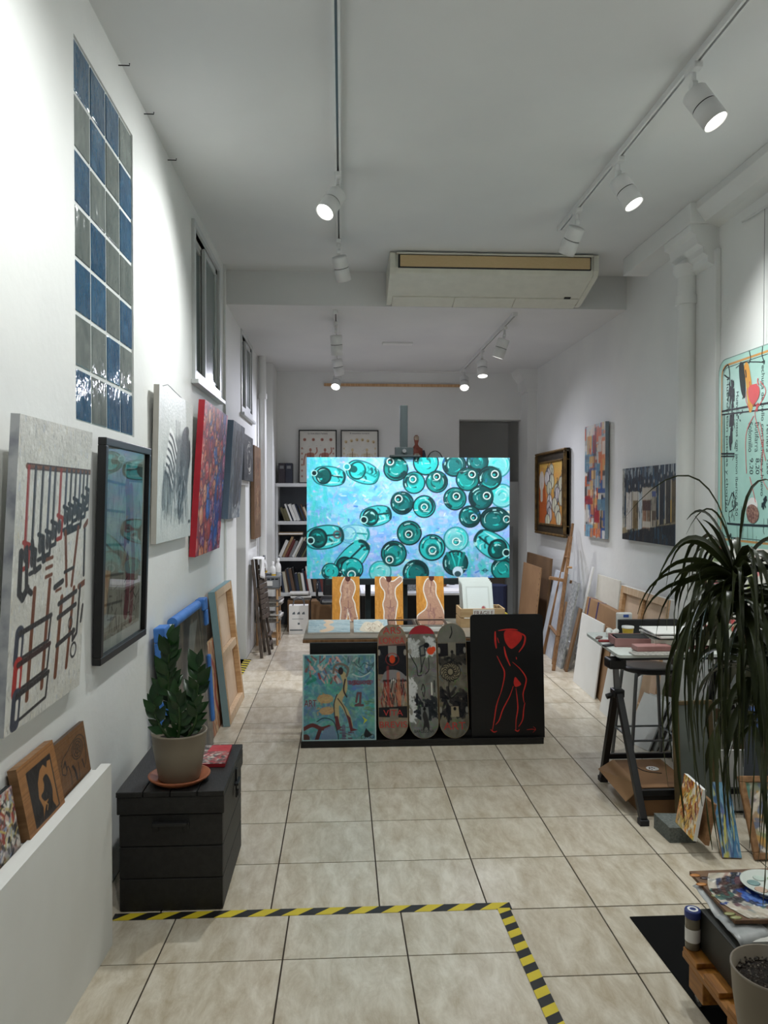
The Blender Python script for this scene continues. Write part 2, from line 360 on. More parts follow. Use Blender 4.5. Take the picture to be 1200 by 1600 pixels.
# window_1: glass blocks
win = struct(thing('window_1', None, None, (XL - .1, GB[0], GB[2])))
mb = MB(); mb.box((XL - .09, GB[0], GB[2]), (XL - .009, GB[1], GB[3]), MORTAR); mb.build('mortar', win)
pat = ['BBBG', 'GBGB', 'BGGB', 'GBGG', 'BBGB', 'GGBG', 'BGBB']
bw = (GB[1] - GB[0]) / 4; bh = (GB[3] - GB[2]) / 7; g = .017
for r in range(7):
    for c in range(4):
        y0 = GB[0] + c * bw + g / 2; z0 = GB[3] - (r + 1) * bh + g / 2
        mb = MB(); mb.box((XL - .085, y0, z0), (XL - .005, y0 + bw - g, z0 + bh - g), GBLUE if pat[r][c] == 'B' else GGREY)
        o = mb.build('glass_block', win, bevel=.003)
# sliding windows
def slider(n, W, prot):
    ya, yb, za, zb = W; t = struct(thing('window_%d' % n, None, None, (XL, (ya + yb) / 2, za))); fr = .05
    mb = MB(); x0, x1 = XL - .03, XL + prot
    mb.box((x0, ya - .05, za - .07), (x1, yb + .05, za), ALU); mb.box((x0, ya - .05, zb), (x1, yb + .05, zb + .04), ALU)
    mb.box((x0, ya - .05, za), (x1, ya, zb), ALU); mb.box((x0, yb, za), (x1, yb + .05, zb), ALU); mb.build('window_frame', t, bevel=.003)
    mb = MB(); mb.box((XL, ya - .09, za - .10), (x1 + .03, yb + .09, za - .07), ALU); mb.build('window_sill', t, bevel=.003)
    mid = (ya + yb) / 2
    for k, (a, b, x) in enumerate(((ya, mid + .03, XL - .06), (mid - .03, yb, XL - .028))):
        mb = MB()
        mb.box((x, a, za), (x + .025, a + fr, zb), ALU); mb.box((x, b - fr, za), (x + .025, b, zb), ALU)
        mb.box((x, a + fr, za), (x + .025, b - fr, za + fr), ALU); mb.box((x, a + fr, zb - fr), (x + .025, b - fr, zb), ALU); s = mb.build('sash', t)
        mb = MB(); mb.box((x + .008, a + fr, za + fr), (x + .014, b - fr, zb - fr), FROST); mb.build('pane', s)
        mb = MB(); mb.box((x + .0255, b - fr, za + .005), (x + .030, b - .004, za + .035), DARKGAP); mb.box((x + .0255, b - fr, zb - .035), (x + .030, b - .004, zb - .005), DARKGAP); mb.build('seal', s)
slider(2, W2, .022); slider(3, W3, .012)
# shop window behind the viewer
t = struct(thing('window_4', None, None, (.77, YF, .35)))
mb = MB()
for x in (-.75, .27, 1.28, 2.25): mb.box((x, YF - .12, .35), (x + .05, YF - .06, 3.1), BLACKM)
mb.box((-.75, YF - .12, .35), (2.3, YF - .06, .40), BLACKM); mb.box((-.75, YF - .12, 3.05), (2.3, YF - .06, 3.1), BLACKM); mb.build('window_frame', t)
for x in (-.70, .32, 1.33): mb = MB(); mb.box((x, YF - .095, .40), (x + .95, YF - .088, 3.05), WINGLASS); mb.build('pane', t)

# air conditioner under the ceiling
ac = thing('air_conditioner', 'wide ivory ceiling air conditioner with yellowed intake grille', 'air conditioner', (1.24, 6.4, 3.43))
xa, xb = .40, 2.10
side = [(6.24, 3.705), (6.24, 3.585), (6.265, 3.54), (6.70, 3.42), (6.79, 3.42), (6.80, 3.70)]
# coordinates (y, z) extruded along x
TXE = Matrix(((0, 0, 1, 0), (1, 0, 0, 0), (0, 1, 0, 0), (0, 0, 0, 1)))
mb = MB(); mb.prism(side, xa + .03, xb - .03, IVORY, TXE); mb.build('housing', ac, bevel=.012)
for a, b in ((xa - .012, xa + .03), (xb - .03, xb + .012)):
    mb = MB(); mb.prism([(y - .012 if y < 6.5 else y + .005, z - .008 if z < 3.6 else z) for y, z in side], a, b, IVORY, TXE); mb.build('end_panel', ac, bevel=.012)
mb = MB(); mb.box((xa + .055, 6.222, 3.578), (xb - .055, 6.245, 3.69), DARKGAP); mb.build('intake_slot', ac)
mb = MB(); mb.box((xa + .07, 6.214, 3.584), (xb - .065, 6.232, 3.676), BEIGE); mb.build('intake_grille', ac, bevel=.003)
mb = MB(); mb.box((xa + .04, 6.205, 3.682), (xb - .04, 6.24, 3.695), IVORY); mb.build('top_rail', ac)
for a, b in ((xa + .035, .97), (.975, 1.50), (1.505, xb - .04)):
    mb = MB(); mb.bar(((a + b) / 2 - (b - a) / 2, 6.685, 3.4215), ((a + b) / 2 + (b - a) / 2, 6.685, 3.4215), .16, .012, IVORY, up=(0, -.28, -1)); mb.build('flap', ac, bevel=.002)
mb = MB(); mb.bar((1.93, 6.60, 3.444), (1.985, 6.60, 3.444), .035, .006, DARKGAP, up=(0, -.28, -1)); mb.build('brand_plate', ac)

# ------------------------------------------------------------------ track lights
def track(label, x, y0, y1, zc):
    t = thing('light_track', label, 'track', (x, (y0 + y1) / 2, zc - .035), None, 'ceiling light tracks')
    mb = MB(); mb.box((x - .018, y0, zc - .032), (x - .006, y1, zc), WMETAL); mb.box((x + .006, y0, zc - .032), (x + .018, y1, zc), WMETAL); mb.box((x - .006, y0, zc - .008), (x + .006, y1, zc), WMETAL); mb.build('rail', t)
    mb = MB(); mb.box((x - .006, y0 + .01, zc - .014), (x + .006, y1 - .01, zc - .008), GREYM); mb.build('conductor', t)
    for y in (y0, y1): mb = MB(); mb.box((x - .02, y - .012, zc - .034), (x + .02, y + .012, zc), WMETAL); mb.build('end_cap', t)
track('long white light track on the ceiling left of the air conditioner', -.025, -.6, 6.05, ZC)
track('long white light track on the ceiling in front of the air conditioner', 1.61, -.6, 5.60, ZC)
track('short light track on the lowered ceiling nearer the sliding windows', -.06, 6.98, 10.15, ZC2)
track('short light track on the lowered ceiling nearer the framed gilt picture', 1.585, 6.98, 10.15, ZC2)
def spot(x, y, zc, d, power, col, label, size=125, L=.185, r=.058):
    """cylindrical spotlight on a track, its lens facing direction d"""
    d = Vector(d).normalized(); piv = Vector((x, y, zc - .115))
    t = thing('track_spotlight', label, 'spotlight', (x, y, zc - .3), None, 'white track spotlights')
    mb = MB(); mb.box((x - .02, y - .055, zc - .06), (x + .02, y + .055, zc - .03), WMETAL); mb.build('adapter', t, bevel=.004)
    mb = MB(); mb.tube([(x, y, zc - .06), piv], .012, WMETAL, 10); mb.tube([piv + Vector((-.012, 0, 0)), piv + Vector((.012, 0, 0))], .022, WMETAL, 12); mb.build('neck', t)
    z = d; ux = Vector((0, 0, 1)).cross(z)
    ux = Vector((1, 0, 0)) if ux.length < .05 else ux.normalized(); uy = z.cross(ux)
    T = Matrix((ux, uy, z)).transposed().to_4x4(); T.translation = piv + d * .005 + Vector((0, 0, -.03))
    mb = MB(); mb.lathe([(.0, 0), (r - .004, 0), (r, .006), (r, .083), (r - .003, .085), (r - .003, .089), (r, .091), (r, L), (r - .004, L), (r - .006, L - .02)], WMETAL, T, 28, True, False)
    h = mb.build('housing', t)
    mb = MB(); mb.lathe([(r - .0025, .0845), (r - .0025, .0895)], DARKGAP, T, 28, True, False); mb.build('seam', h)
    mb = MB(); mb.lathe([(0, L - .012), (r - .006, L - .012)], LENS, T, 28, False, False); mb.build('lens', h)
    ld = bpy.data.lights.new('lamp', 'SPOT'); ld.energy = power; ld.color = col; ld.spot_size = math.radians(size); ld.spot_blend = 1.0; ld.shadow_soft_size = .035
    lo = bpy.data.objects.new('lamp', ld); COL.objects.link(lo); lo.parent = t
    zz = -d; xx = ux; yy = zz.cross(xx); TT = Matrix((xx, yy, zz)).transposed().to_4x4(); TT.translation = T.translation + d * (L + .01) - WORLDROOT[t.name]; lo.matrix_local = TT
    return t
PN = 130
spot(-.025, 4.72, ZC, (-.42, -.46, -.78), PN * 1.2, LAMP_COL, 'lit spotlight on the left track, turned toward the hanging paintings', 150)
spot(-.025, 5.92, ZC, (.20, .46, -.86), PN * 2.3, LAMP_COL, 'spotlight at the end of the left track, turned away down the room', 85)
spot(1.61, 3.46, ZC, (.42, -.30, -.86), PN, LAMP_COL, 'lit spotlight on the right track farthest from the air conditioner')
spot(1.61, 4.42, ZC, (.40, -.28, -.87), PN, LAMP_COL, 'lit spotlight in the middle of the right track')
spot(1.61, 5.20, ZC, (-.24, .55, -.80), PN * 2.5, LAMP_COL, 'spotlight at the end of the right track, turned away down the room', 85)
spot(-.025, 2.2, ZC, (-.55, .10, -.78), PN * .6, LAMP_COL, 'spotlight on the left track behind the viewer, toward the glass blocks')
spot(-.025, 1.0, ZC, (-.45, .35, -.80), PN * .5, LAMP_COL, 'spotlight on the left track nearest the shop window')
spot(1.61, 1.3, ZC, (.35, .30, -.88), PN * .25, LAMP_COL, 'spotlight on the right track nearest the shop window')
PF = 66
spot(-.06, 7.35, ZC2, (.06, .30, -.95), PF * .4, LAMP_FAR, 'first spotlight of the short left track, by the ceiling step')
spot(-.06, 8.60, ZC2, (.16, .25, -.95), PF * .35, LAMP_FAR, 'second spotlight of the short left track')
spot(-.06, 9.90, ZC2, (-.14, -.62, -.77), PF * 3.4, LAMP_FAR, 'lit spotlight at the far end of the short left track')
spot(1.585, 7.45, ZC2, (-.30, .18, -.93), PF * .5, LAMP_FAR, 'first spotlight of the short right track, by the ceiling step')
spot(1.585, 8.65, ZC2, (0, -.25, -.96), PF, LAMP_FAR, 'lit spotlight in the middle of the short right track')
spot(1.585, 9.90, ZC2, (-.10, -.64, -.76), PF * 2.3, LAMP_FAR, 'lit spotlight at the far end of the short right track')
mb = MB(); mb.box((.44, 8.36, ZC2 - .02), (.77, 8.46, ZC2), WPLAS); o = tag(mb.build('emergency_light', bevel=.005), 'small flat white emergency light on the lowered ceiling', 'light')
mb = MB(); mb.box((-.245, YB - .03, 3.215), (1.63, YB, 3.25), PINE); tag(mb.build('wooden_batten', bevel=.003), 'long wooden batten fixed high on the far wall', 'batten')
mb = MB(); mb.tube([(-.06, 10.15, ZC2 - .02), (1.585, 10.15, ZC2 - .02)], .005, WPLAS, 6); tag(mb.build('cable'), 'thin white cable joining the ends of the two short tracks', 'cable')
for x, y in ((185, 102), (225, 178), (262, 250)):
    p = onx(x, y, XL); mb = MB(); mb.tube([(XL, p.y, p.z), (XL + .05, p.y, p.z), (XL + .05, p.y, p.z + .01)], .003, BLACKM, 6); tag(mb.build('wall_hook'), 'small dark hook in the left wall just under the ceiling', 'hook', 'hooks under the ceiling')
# ================================================================== painted surfaces
def cr(pts, n=6, closed=False):
    """smooth curve through points"""
    P = [np.array(p, float) for p in pts]; N = len(P); out = []
    rng = range(N if closed else N - 1)
    for i in rng:
        a = P[(i - 1) % N] if closed or i > 0 else P[0]; b = P[i]; c = P[(i + 1) % N]; d = P[(i + 2) % N] if closed or i + 2 < N else P[-1]
        for k in range(n):
            t = k / n; out.append(tuple(.5 * (2 * b + (c - a) * t + (2 * a - 5 * b + 4 * c - d) * t * t + (3 * b - a - 3 * c + d) * t ** 3)))
    if not closed: out.append(tuple(P[-1]))
    return out
class Art:
    """colours of a painted face; x 0..1 to the right, y 0..1 down"""
    def __init__(s, w, h, bg, seed=1):
        s.w, s.h = w, h; s.a = np.ones((h, w, 3)) * np.array(bg, float); s.r = random.Random(seed); s.n = np.random.RandomState(seed)
    def _mix(s, x0, x1, y0, y1, m, c, al):
        m = (np.clip(m, 0, 1) * al)[..., None]; s.a[y0:y1, x0:x1] = s.a[y0:y1, x0:x1] * (1 - m) + np.array(c, float) * m
    def _win(s, xs, ys, pad):
        x0 = int(max(0, math.floor(min(xs) - pad))); x1 = int(min(s.w, math.ceil(max(xs) + pad) + 1)); y0 = int(max(0, math.floor(min(ys) - pad))); y1 = int(min(s.h, math.ceil(max(ys) + pad) + 1))
        if x1 <= x0 or y1 <= y0: return None
        X, Y = np.meshgrid(np.arange(x0, x1) + .5, np.arange(y0, y1) + .5); return x0, x1, y0, y1, X, Y
    def px(s, pts): return [(p[0] * s.w, p[1] * s.h) for p in pts]
    def poly(s, pts, c, al=1, soft=1.0):
        P = s.px(pts); W = s._win([p[0] for p in P], [p[1] for p in P], 2)
        if not W: return s
        x0, x1, y0, y1, X, Y = W; ins = np.zeros(X.shape, bool); dm = np.full(X.shape, 1e9)
        for i in range(len(P)):
            (ax, ay), (bx, by) = P[i], P[(i + 1) % len(P)]
            if ay != by:
                cnd = ((ay > Y) != (by > Y)) & (X < (bx - ax) * (Y - ay) / (by - ay) + ax); ins ^= cnd
            dx, dy = bx - ax, by - ay; L = dx * dx + dy * dy + 1e-9; t = np.clip(((X - ax) * dx + (Y - ay) * dy) / L, 0, 1)
            dm = np.minimum(dm, (X - ax - t * dx) ** 2 + (Y - ay - t * dy) ** 2)
        sd = np.sqrt(dm) * np.where(ins, 1, -1); s._mix(x0, x1, y0, y1, .5 + sd / soft, c, al); return s
    def line(s, pts, wd, c, al=1, taper=False):
        """stroke; wd is a fraction of the width"""
        P = s.px(pts); wp = wd * s.w / 2; W = s._win([p[0] for p in P], [p[1] for p in P], wp + 2)
        if not W: return s
        x0, x1, y0, y1, X, Y = W; dm = np.full(X.shape, -1e9); n = len(P) - 1
        for i in range(n):
            (ax, ay), (bx, by) = P[i], P[i + 1]; dx, dy = bx - ax, by - ay; L = dx * dx + dy * dy + 1e-9
            t = np.clip(((X - ax) * dx + (Y - ay) * dy) / L, 0, 1); d = np.sqrt((X - ax - t * dx) ** 2 + (Y - ay - t * dy) ** 2)
            rr = wp * (1 - (i + t) / n * .8) if taper else wp; dm = np.maximum(dm, rr - d)
        s._mix(x0, x1, y0, y1, .5 + dm, c, al); return s
    def ell(s, cx, cy, rx, ry, c, al=1, rot=0, ring=0, soft=1.0):
        """ellipse; rx and ry as fractions of the width; ring > 0 draws only a rim of that relative thickness"""
        cx, cy, rx, ry = cx * s.w, cy * s.h, rx * s.w, ry * s.w; R = max(rx, ry); W = s._win([cx - R, cx + R], [cy - R, cy + R], 2)
        if not W: return s
        x0, x1, y0, y1, X, Y = W; ca, sa = math.cos(rot), math.sin(rot); U = (X - cx) * ca + (Y - cy) * sa; V = -(X - cx) * sa + (Y - cy) * ca
        q = np.sqrt((U / rx) ** 2 + (V / ry) ** 2); m = .5 + (1 - q) * min(rx, ry) / soft
        if ring: m = np.minimum(m, .5 + (q - 1 + ring) * min(rx, ry) / soft)
        s._mix(x0, x1, y0, y1, m, c, al); return s
    def dabs(s, n, cols, ln, wd, ang=(0, math.pi), box=(0, 0, 1, 1), al=(.4, 1)):
        for _ in range(n):
            x = s.r.uniform(box[0], box[2]); y = s.r.uniform(box[1], box[3]); L = s.r.uniform(.3, 1) * ln; a = s.r.uniform(*ang); k = s.r.uniform(.4, 1)
            dx, dy = math.cos(a) * L / 2, math.sin(a) * L / 2 * s.w / s.h
            s.line([(x - dx, y - dy), (x + dx, y + dy)], wd * k, s.r.choice(cols), s.r.uniform(*al))
        return s
    def noise(s, amp, cell=8, mono=True):
        gh, gw = s.h // cell + 3, s.w // cell + 3; g = s.n.rand(gh, gw, 1 if mono else 3) - .5
        yy = np.arange(s.h) / cell; xx = np.arange(s.w) / cell; iy, ix = yy.astype(int), xx.astype(int); fy, fx = (yy - iy)[:, None, None], (xx - ix)[None, :, None]
        q = g[iy][:, ix] * (1 - fy) * (1 - fx) + g[iy + 1][:, ix] * fy * (1 - fx) + g[iy][:, ix + 1] * (1 - fy) * fx + g[iy + 1][:, ix + 1] * fy * fx
        s.a = s.a + q * amp; return s
def art_panel(name, T, w, h, t, art, edge, back=None, parent=None, mat=OIL, z0=0.0, wrap=None):
    """slab w x h x t in frame T whose front carries the painted colours"""
    a = np.clip(art.a, 0, 255) / 255; a = np.where(a <= .04045, a / 12.92, ((a + .055) / 1.055) ** 2.4); ny, nx = a.shape[:2]
    X, Y = np.meshgrid(np.linspace(0, w, nx), np.linspace(h, 0, ny)); V = np.stack([X, Y, np.full(X.shape, z0 + t)], -1).reshape(-1, 3)
    idx = np.arange(nx * ny).reshape(ny, nx); Fq = np.stack([idx[1:, :-1], idx[1:, 1:], idx[:-1, 1:], idx[:-1, :-1]], -1).reshape(-1, 4)
    n0 = len(V); box = np.array([(0, 0, z0), (w, 0, z0), (w, h, z0), (0, h, z0), (0, 0, z0 + t), (w, 0, z0 + t), (w, h, z0 + t), (0, h, z0 + t)])
    fb = [(3, 2, 1, 0), (0, 1, 5, 4), (1, 2, 6, 5), (2, 3, 7, 6), (3, 0, 4, 7)]
    me = bpy.data.meshes.new(name); me.from_pydata(np.vstack([V, box]).tolist(), [], Fq.tolist() + [[i + n0 for i in f] for f in fb])
    me.materials.append(mat); me.materials.append(edge); me.materials.append(back or edge)
    me.polygons.foreach_set('material_index', [0] * len(Fq) + [2, 1, 1, 1, 1]); me.update()
    at = me.attributes.new('Col', 'FLOAT_COLOR', 'POINT'); c = np.ones((n0 + 8, 4)); c[:n0, :3] = a.reshape(-1, 3); at.data.foreach_set('color', c.ravel())
    o = bpy.data.objects.new(name, me); COL.objects.link(o)
    if parent is not None: o.parent = parent
    else: o.matrix_world = T
    return o
def hang_left(pts, t, gap=.012):
    """frame and size of a picture on the left wall from its four face corners (tl, tr, br, bl) in the photo"""
    P = [onx(x, y, XL + gap + t) for x, y in pts]; y0 = (P[0].y + P[3].y) / 2; y1 = (P[1].y + P[2].y) / 2; z0 = (P[2].z + P[3].z) / 2; z1 = (P[0].z + P[1].z) / 2
    return frame((XL + gap, y0, z0), (0, 1, 0), (0, 0, 1)), y1 - y0, z1 - z0
def hang_right(pts, t, gap=.012):
    P = [onx(x, y, XR - gap - t) for x, y in pts]; y0 = (P[0].y + P[3].y) / 2; y1 = (P[1].y + P[2].y) / 2; z0 = (P[2].z + P[3].z) / 2; z1 = (P[0].z + P[1].z) / 2
    return frame((XR - gap, y0, z0), (0, -1, 0), (0, 0, 1)), y0 - y1, z1 - z0

# ------------------------------------------------------------------ left wall
def tilted(y0, z0, h, tilt):
    """frame of a picture on the left wall that hangs with its top leaning out"""
    return frame((XL + .004, y0, z0), (0, 1, 0), (tilt, 0, h))
def art_tools():
    A = Art(210, 400, (206, 205, 198), 3); A.noise(22, 26)
    A.dabs(900, [(228, 227, 222), (198, 196, 190), (214, 208, 192), (184, 184, 182), (235, 234, 230), (190, 196, 206)], .06, .016, (1.3, 1.85), al=(.3, .8))
    A.dabs(70, [(120, 122, 120), (206, 186, 130), (130, 146, 180)], .05, .007, (1.3, 1.85), al=(.3, .7))
    A.dabs(420, [(150, 148, 142), (120, 118, 114), (232, 231, 228), (96, 96, 98)], .03, .006, (1.2, 1.9), al=(.3, .7))
    dk, rd, bl, br = (52, 50, 52), (150, 52, 44), (62, 66, 80), (112, 66, 46)
    A.line([(.11, .158), (.99, .158)], .035, (116, 76, 54)); A.line([(.11, .15), (.99, .15)], .008, (60, 40, 30)); A.line([(.11, .166), (.99, .166)], .008, (60, 40, 30))
    xs = [.13, .21, .30, .39, .46, .54, .62, .69, .76, .83, .89, .95]; ys = [.44, .46, .42, .41, .38, .36, .33, .32, .30, .32, .29, .26]
    for i, (x, y) in enumerate(zip(xs, ys)):
        A.line([(x, .16), (x, y)], .030, rd if i in (0, 5) else (dk if i % 3 else bl)); A.line([(x + .008, .17), (x + .008, y)], .007, (150, 150, 155), .7)
        A.line([(x - .02, y - .04), (x + .05, y - .03), (x + .045, y + .04), (x - .01, y + .045)], .030, dk if i not in (0, 5) else rd)
        A.ell(x + .01, y, .028, .05, (70, 68, 70))
    A.line([(.09, .43), (.09, .56), (.13, .58), (.18, .55)], .05, dk); A.line([(.15, .42), (.17, .55), (.23, .57)], .04, dk)
    A.line([(.21, .40), (.26, .5), (.32, .49)], .04, dk); A.line([(.34, .40), (.36, .47), (.42, .46)], .045, dk)
    for y in (.47, .50, .53): A.line([(.40, y), (.48, y - .005)], .025, br)
    def frm(x0, y0, x1, y1, c, wd=.024, sk=.0):
        A.line([(x0, y0), (x1, y0 - .02), (x1 - .02, y1 - .02), (x0 - .01, y1), (x0, y0)], wd, c)
    A.line([(.64, .385), (.86, .365)], .05, dk); A.line([(.645, .38), (.70, .58)], .035, br); A.line([(.84, .37), (.78, .585)], .035, br); A.line([(.66, .53), (.80, .52)], .025, dk)
    A.line([(.94, .37), (.99, .35)], .04, br); A.line([(.95, .38), (.97, .56)], .03, dk); A.line([(.90, .60), (.99, .59)], .045, br)
    A.line([(.53, .575), (.64, .56)], .04, dk); A.line([(.55, .59), (.62, .585)], .02, br)
    A.line([(.27, .56), (.24, .92)], .04, br); A.line([(.46, .545), (.42, .91)], .04, br)
    for y0, c in ((.69, bl), (.79, (170, 48, 44)), (.89, bl)):
        frm(.12, y0, .50, y0 + .085, dk, .022); A.line([(.12, y0), (.11, y0 + .085)], .10, c); A.line([(.13, y0 + .02), (.125, y0 + .07)], .03, (215, 212, 205))
        A.line([(.12, y0), (.50, y0 - .02)], .036, dk if c == bl else (60, 40, 40))
    A.line([(.64, .62), (.60, .90)], .045, br); A.line([(.82, .60), (.76, .89)], .04, br)
    for y in (.63, .68, .78): A.line([(.60, y + .01), (.86, y - .015)], .036, dk)
    A.line([(.92, .6), (.90, .78), (.84, .80), (.84, .76)], .03, dk); A.ell(.86, .84, .05, .06, dk, ring=.3); A.ell(.79, .73, .035, .05, dk, ring=.3)
    A.line([(.98, .68), (.96, .74)], .03, dk)
    return A
TOOLS_EDGE = M('smeared_grey_edge', (178, 180, 182), .6, c2=(96, 100, 116), scale=9, lo=.45, hi=.75)
T, w_, h_ = tilted(2.28, 1.0, .95, .055), .645, .95
tag(art_panel('painting', T, w_, h_, .027, art_tools(), TOOLS_EDGE, GESSO), 'tall whitish canvas painted with saws and tools hanging from a rail', 'painting')

def art_shop():
    A = Art(150, 210, (186, 180, 170), 5); A.noise(30, 20)
    A.dabs(260, [(150, 142, 132), (200, 194, 184), (120, 112, 104), (214, 206, 196), (170, 130, 130)], .12, .03, (1.2, 1.9), al=(.3, .7))
    A.poly([(.52, .02), (1, .02), (1, .12), (.52, .12)], (92, 86, 82), .9); A.line(cr([(.55, .14), (.60, .3), (.56, .5), (.64, .7), (.60, .9)]), .12, (140, 74, 84), .9)
    A.line(cr([(.66, .16), (.72, .4), (.78, .62), (.74, .95)]), .10, (158, 92, 100), .8); A.line(cr([(.5, .6), (.62, .5), (.7, .62)]), .07, (196, 178, 160), .9)
    A.ell(.60, .34, .06, .10, (110, 60, 66)); A.ell(.62, .44, .05, .07, (84, 54, 60))
    for y in (.12, .28, .47, .64, .8): A.line([(0, y), (.5, y + .02)], .02, (70, 66, 66), .6)
    A.dabs(60, [(60, 48, 48), (196, 190, 184)], .16, .012, (0, 3.1), (0, .7, 1, 1), (.5, .9))
    return A
T, w_, h_ = tilted(3.152, 1.02, .93, .03), .727, .93
t = thing('framed_print', 'black framed print behind reflecting glass with a pale mount', 'framed print', T=T)
mb = MB(); fw = .032
for lo, hi in (((0, 0, 0), (w_, fw, .035)), ((0, h_ - fw, 0), (w_, h_, .035)), ((0, fw, 0), (fw, h_ - fw, .035)), ((w_ - fw, fw, 0), (w_, h_ - fw, .035))): mb.box(lo, hi, BLACKM)
mb.build('frame', t, bevel=.003)
mb = MB(); mb.box((fw, fw, .004), (w_ - fw, h_ - fw, .012), PAPER); mb.build('mount', t)
p = art_panel('print', None, w_ - 2 * fw - .08, h_ - 2 * fw - .10, .001, art_shop(), PAPER, parent=t, mat=PRINT); p.location = (fw + .04, fw + .05, .0125)
mb = MB(); mb.add([(fw, fw, .02), (w_ - fw, fw, .02), (w_ - fw, h_ - fw, .02), (fw, h_ - fw, .02)], [(0, 1, 2, 3)], GLASS); mb.build('glass', t)

def art_zebra():
    A = Art(150, 140, (205, 208, 204), 8); A.noise(16, 22); A.dabs(300, [(216, 218, 214), (196, 200, 196), (224, 225, 222)], .08, .03, (1.2, 1.9), al=(.2, .6))
    A.poly(cr([(.30, .30), (.52, .30), (.78, .22), (.92, .33), (.90, .50), (.84, .62), (.78, .72), (.60, .74), (.42, .66), (.34, .74), (.24, .70), (.22, .46)], closed=True), (92, 94, 94), .75, 8)
    A.poly(cr([(.62, .34), (.80, .24), (.92, .34), (.88, .5), (.80, .64), (.70, .74), (.60, .60)], closed=True), (58, 60, 62), .6, 6)
    A.line(cr([(.26, .52), (.18, .62), (.16, .74)]), .10, (110, 112, 112), .8); A.line(cr([(.36, .5), (.34, .62), (.32, .72)]), .08, (84, 86, 88), .8); A.line(cr([(.66, .5), (.64, .66), (.62, .8)]), .12, (60, 62, 64), .85); A.line(cr([(.90, .30), (.92, .40), (.89, .47)]), .04, (40, 42, 44), .9)
    for i in range(6):
        y = .26 + i * .05; x = .30 - i * .022
        A.line(cr([(x, y), (x + .09, y + .03), (x + .19, y + .12)]), .036, (244, 244, 242), .95); A.line(cr([(x, y + .03), (x + .09, y + .06), (x + .19, y + .15)]), .024, (30, 31, 33), .95)
    for x in (.47, .52, .57): A.line([(x, .18), (x + .01, .32)], .012, (50, 52, 54))
    A.ell(.76, .25, .12, .05, (80, 82, 82), .9, -.3); A.dabs(260, [(44, 46, 48), (90, 94, 94), (126, 134, 132), (70, 72, 74)], .12, .012, (1.4, 1.75), (.14, .5, .86, .82), (.3, .9))
    A.dabs(120, [(130, 140, 138), (160, 168, 164)], .14, .016, (1.45, 1.7), (.1, .66, .9, .86), (.2, .6)); A.dabs(30, [(40, 42, 44)], .12, .02, (1.4, 1.75), (.56, .5, .76, .84), (.6, .95))
    A.dabs(50, [(240, 240, 238)], .06, .01, (1.4, 1.8), (.4, .5, .8, .8), (.5, .9)); A.line([(.60, .84), (.61, .88)], .03, (120, 120, 120), .7); A.line([(.92, .885), (.97, .885)], .02, (50, 50, 50))
    return A
T, w_, h_ = tilted(4.11, 1.46, .845, .022), .91, .845
tag(art_panel('painting', T, w_, h_, .03, art_zebra(), M('zebra_edge', (188, 184, 176), .7), GESSO), 'white canvas with a black and white striped zebra', 'painting')
mb = MB(); p0 = T @ Vector((w_ * .3, h_ + .05, 0)); mb.tube([T @ Vector((.1, h_, .01)), T @ Vector((w_ * .35, h_ + .045, .0)), T @ Vector((w_ - .1, h_, .01))], .0025, GREYM, 5); tag(mb.build('hanging_wire'), 'thin wire above the zebra canvas', 'wire')

def art_faces():
    A = Art(150, 180, (150, 52, 54), 11)
    for x in range(150):
        f = x / 150; A.a[:, x] = np.array((158, 58, 48)) * (1 - f) + np.array((92, 62, 120)) * f
    A.noise(50, 14, False)
    cw = [(196, 92, 58), (214, 120, 74), (186, 62, 58), (222, 144, 104), (164, 44, 50), (206, 70, 70)]; cc = [(100, 86, 166), (58, 96, 180), (180, 80, 126), (198, 108, 140), (124, 66, 134), (70, 120, 190)]
    for k in range(150):
        x, y = A.r.random(), A.r.random(); c = A.r.choice(cw if A.r.random() > x * 1.15 - .1 else cc); rx = A.r.uniform(.03, .085); ry = rx * A.r.uniform(.9, 1.5); rt = A.r.uniform(-.5, .5)
        A.ell(x, y, rx + .01, ry + .01, A.r.choice([(70, 26, 40), (46, 30, 84), (110, 30, 40)]), .75, rt); A.ell(x, y, rx, ry, c, .95, rt); A.ell(x - rx * .25, y - rx * .2, rx * .55, ry * .6, tuple(min(255, v + 36) for v in c), .75, rt)
        for q in range(3): a = A.r.uniform(0, 6.3); A.line(cr([(x + rx * .8 * math.cos(a), y + ry * .7 * math.sin(a)), (x + rx * .6 * math.cos(a + .9), y + ry * .5 * math.sin(a + .9)), (x + rx * .2 * math.cos(a + 1.6), y + ry * .2 * math.sin(a + 1.6))]), .012, A.r.choice([(236, 190, 160), (96, 34, 44), (40, 40, 90), (240, 210, 190)]), .8)
    A.dabs(120, [(232, 190, 170), (70, 30, 60), (50, 80, 170), (216, 90, 70)], .05, .010, (.8, 2.3), al=(.4, .9)); A.dabs(26, [(36, 90, 180)], .14, .05, (1.2, 1.9), (.6, .5, .85, .9), (.5, .9))
    return A
T, w_, h_ = tilted(5.12, 1.314, 1.045, .07), 1.0, 1.045
tag(art_panel('painting', T, w_, h_, .042, art_faces(), M('red_edge', (184, 40, 54), .5, c2=(168, 34, 48), scale=6), GESSO), 'crowded red, orange and violet canvas of faces with a thick red edge', 'painting')
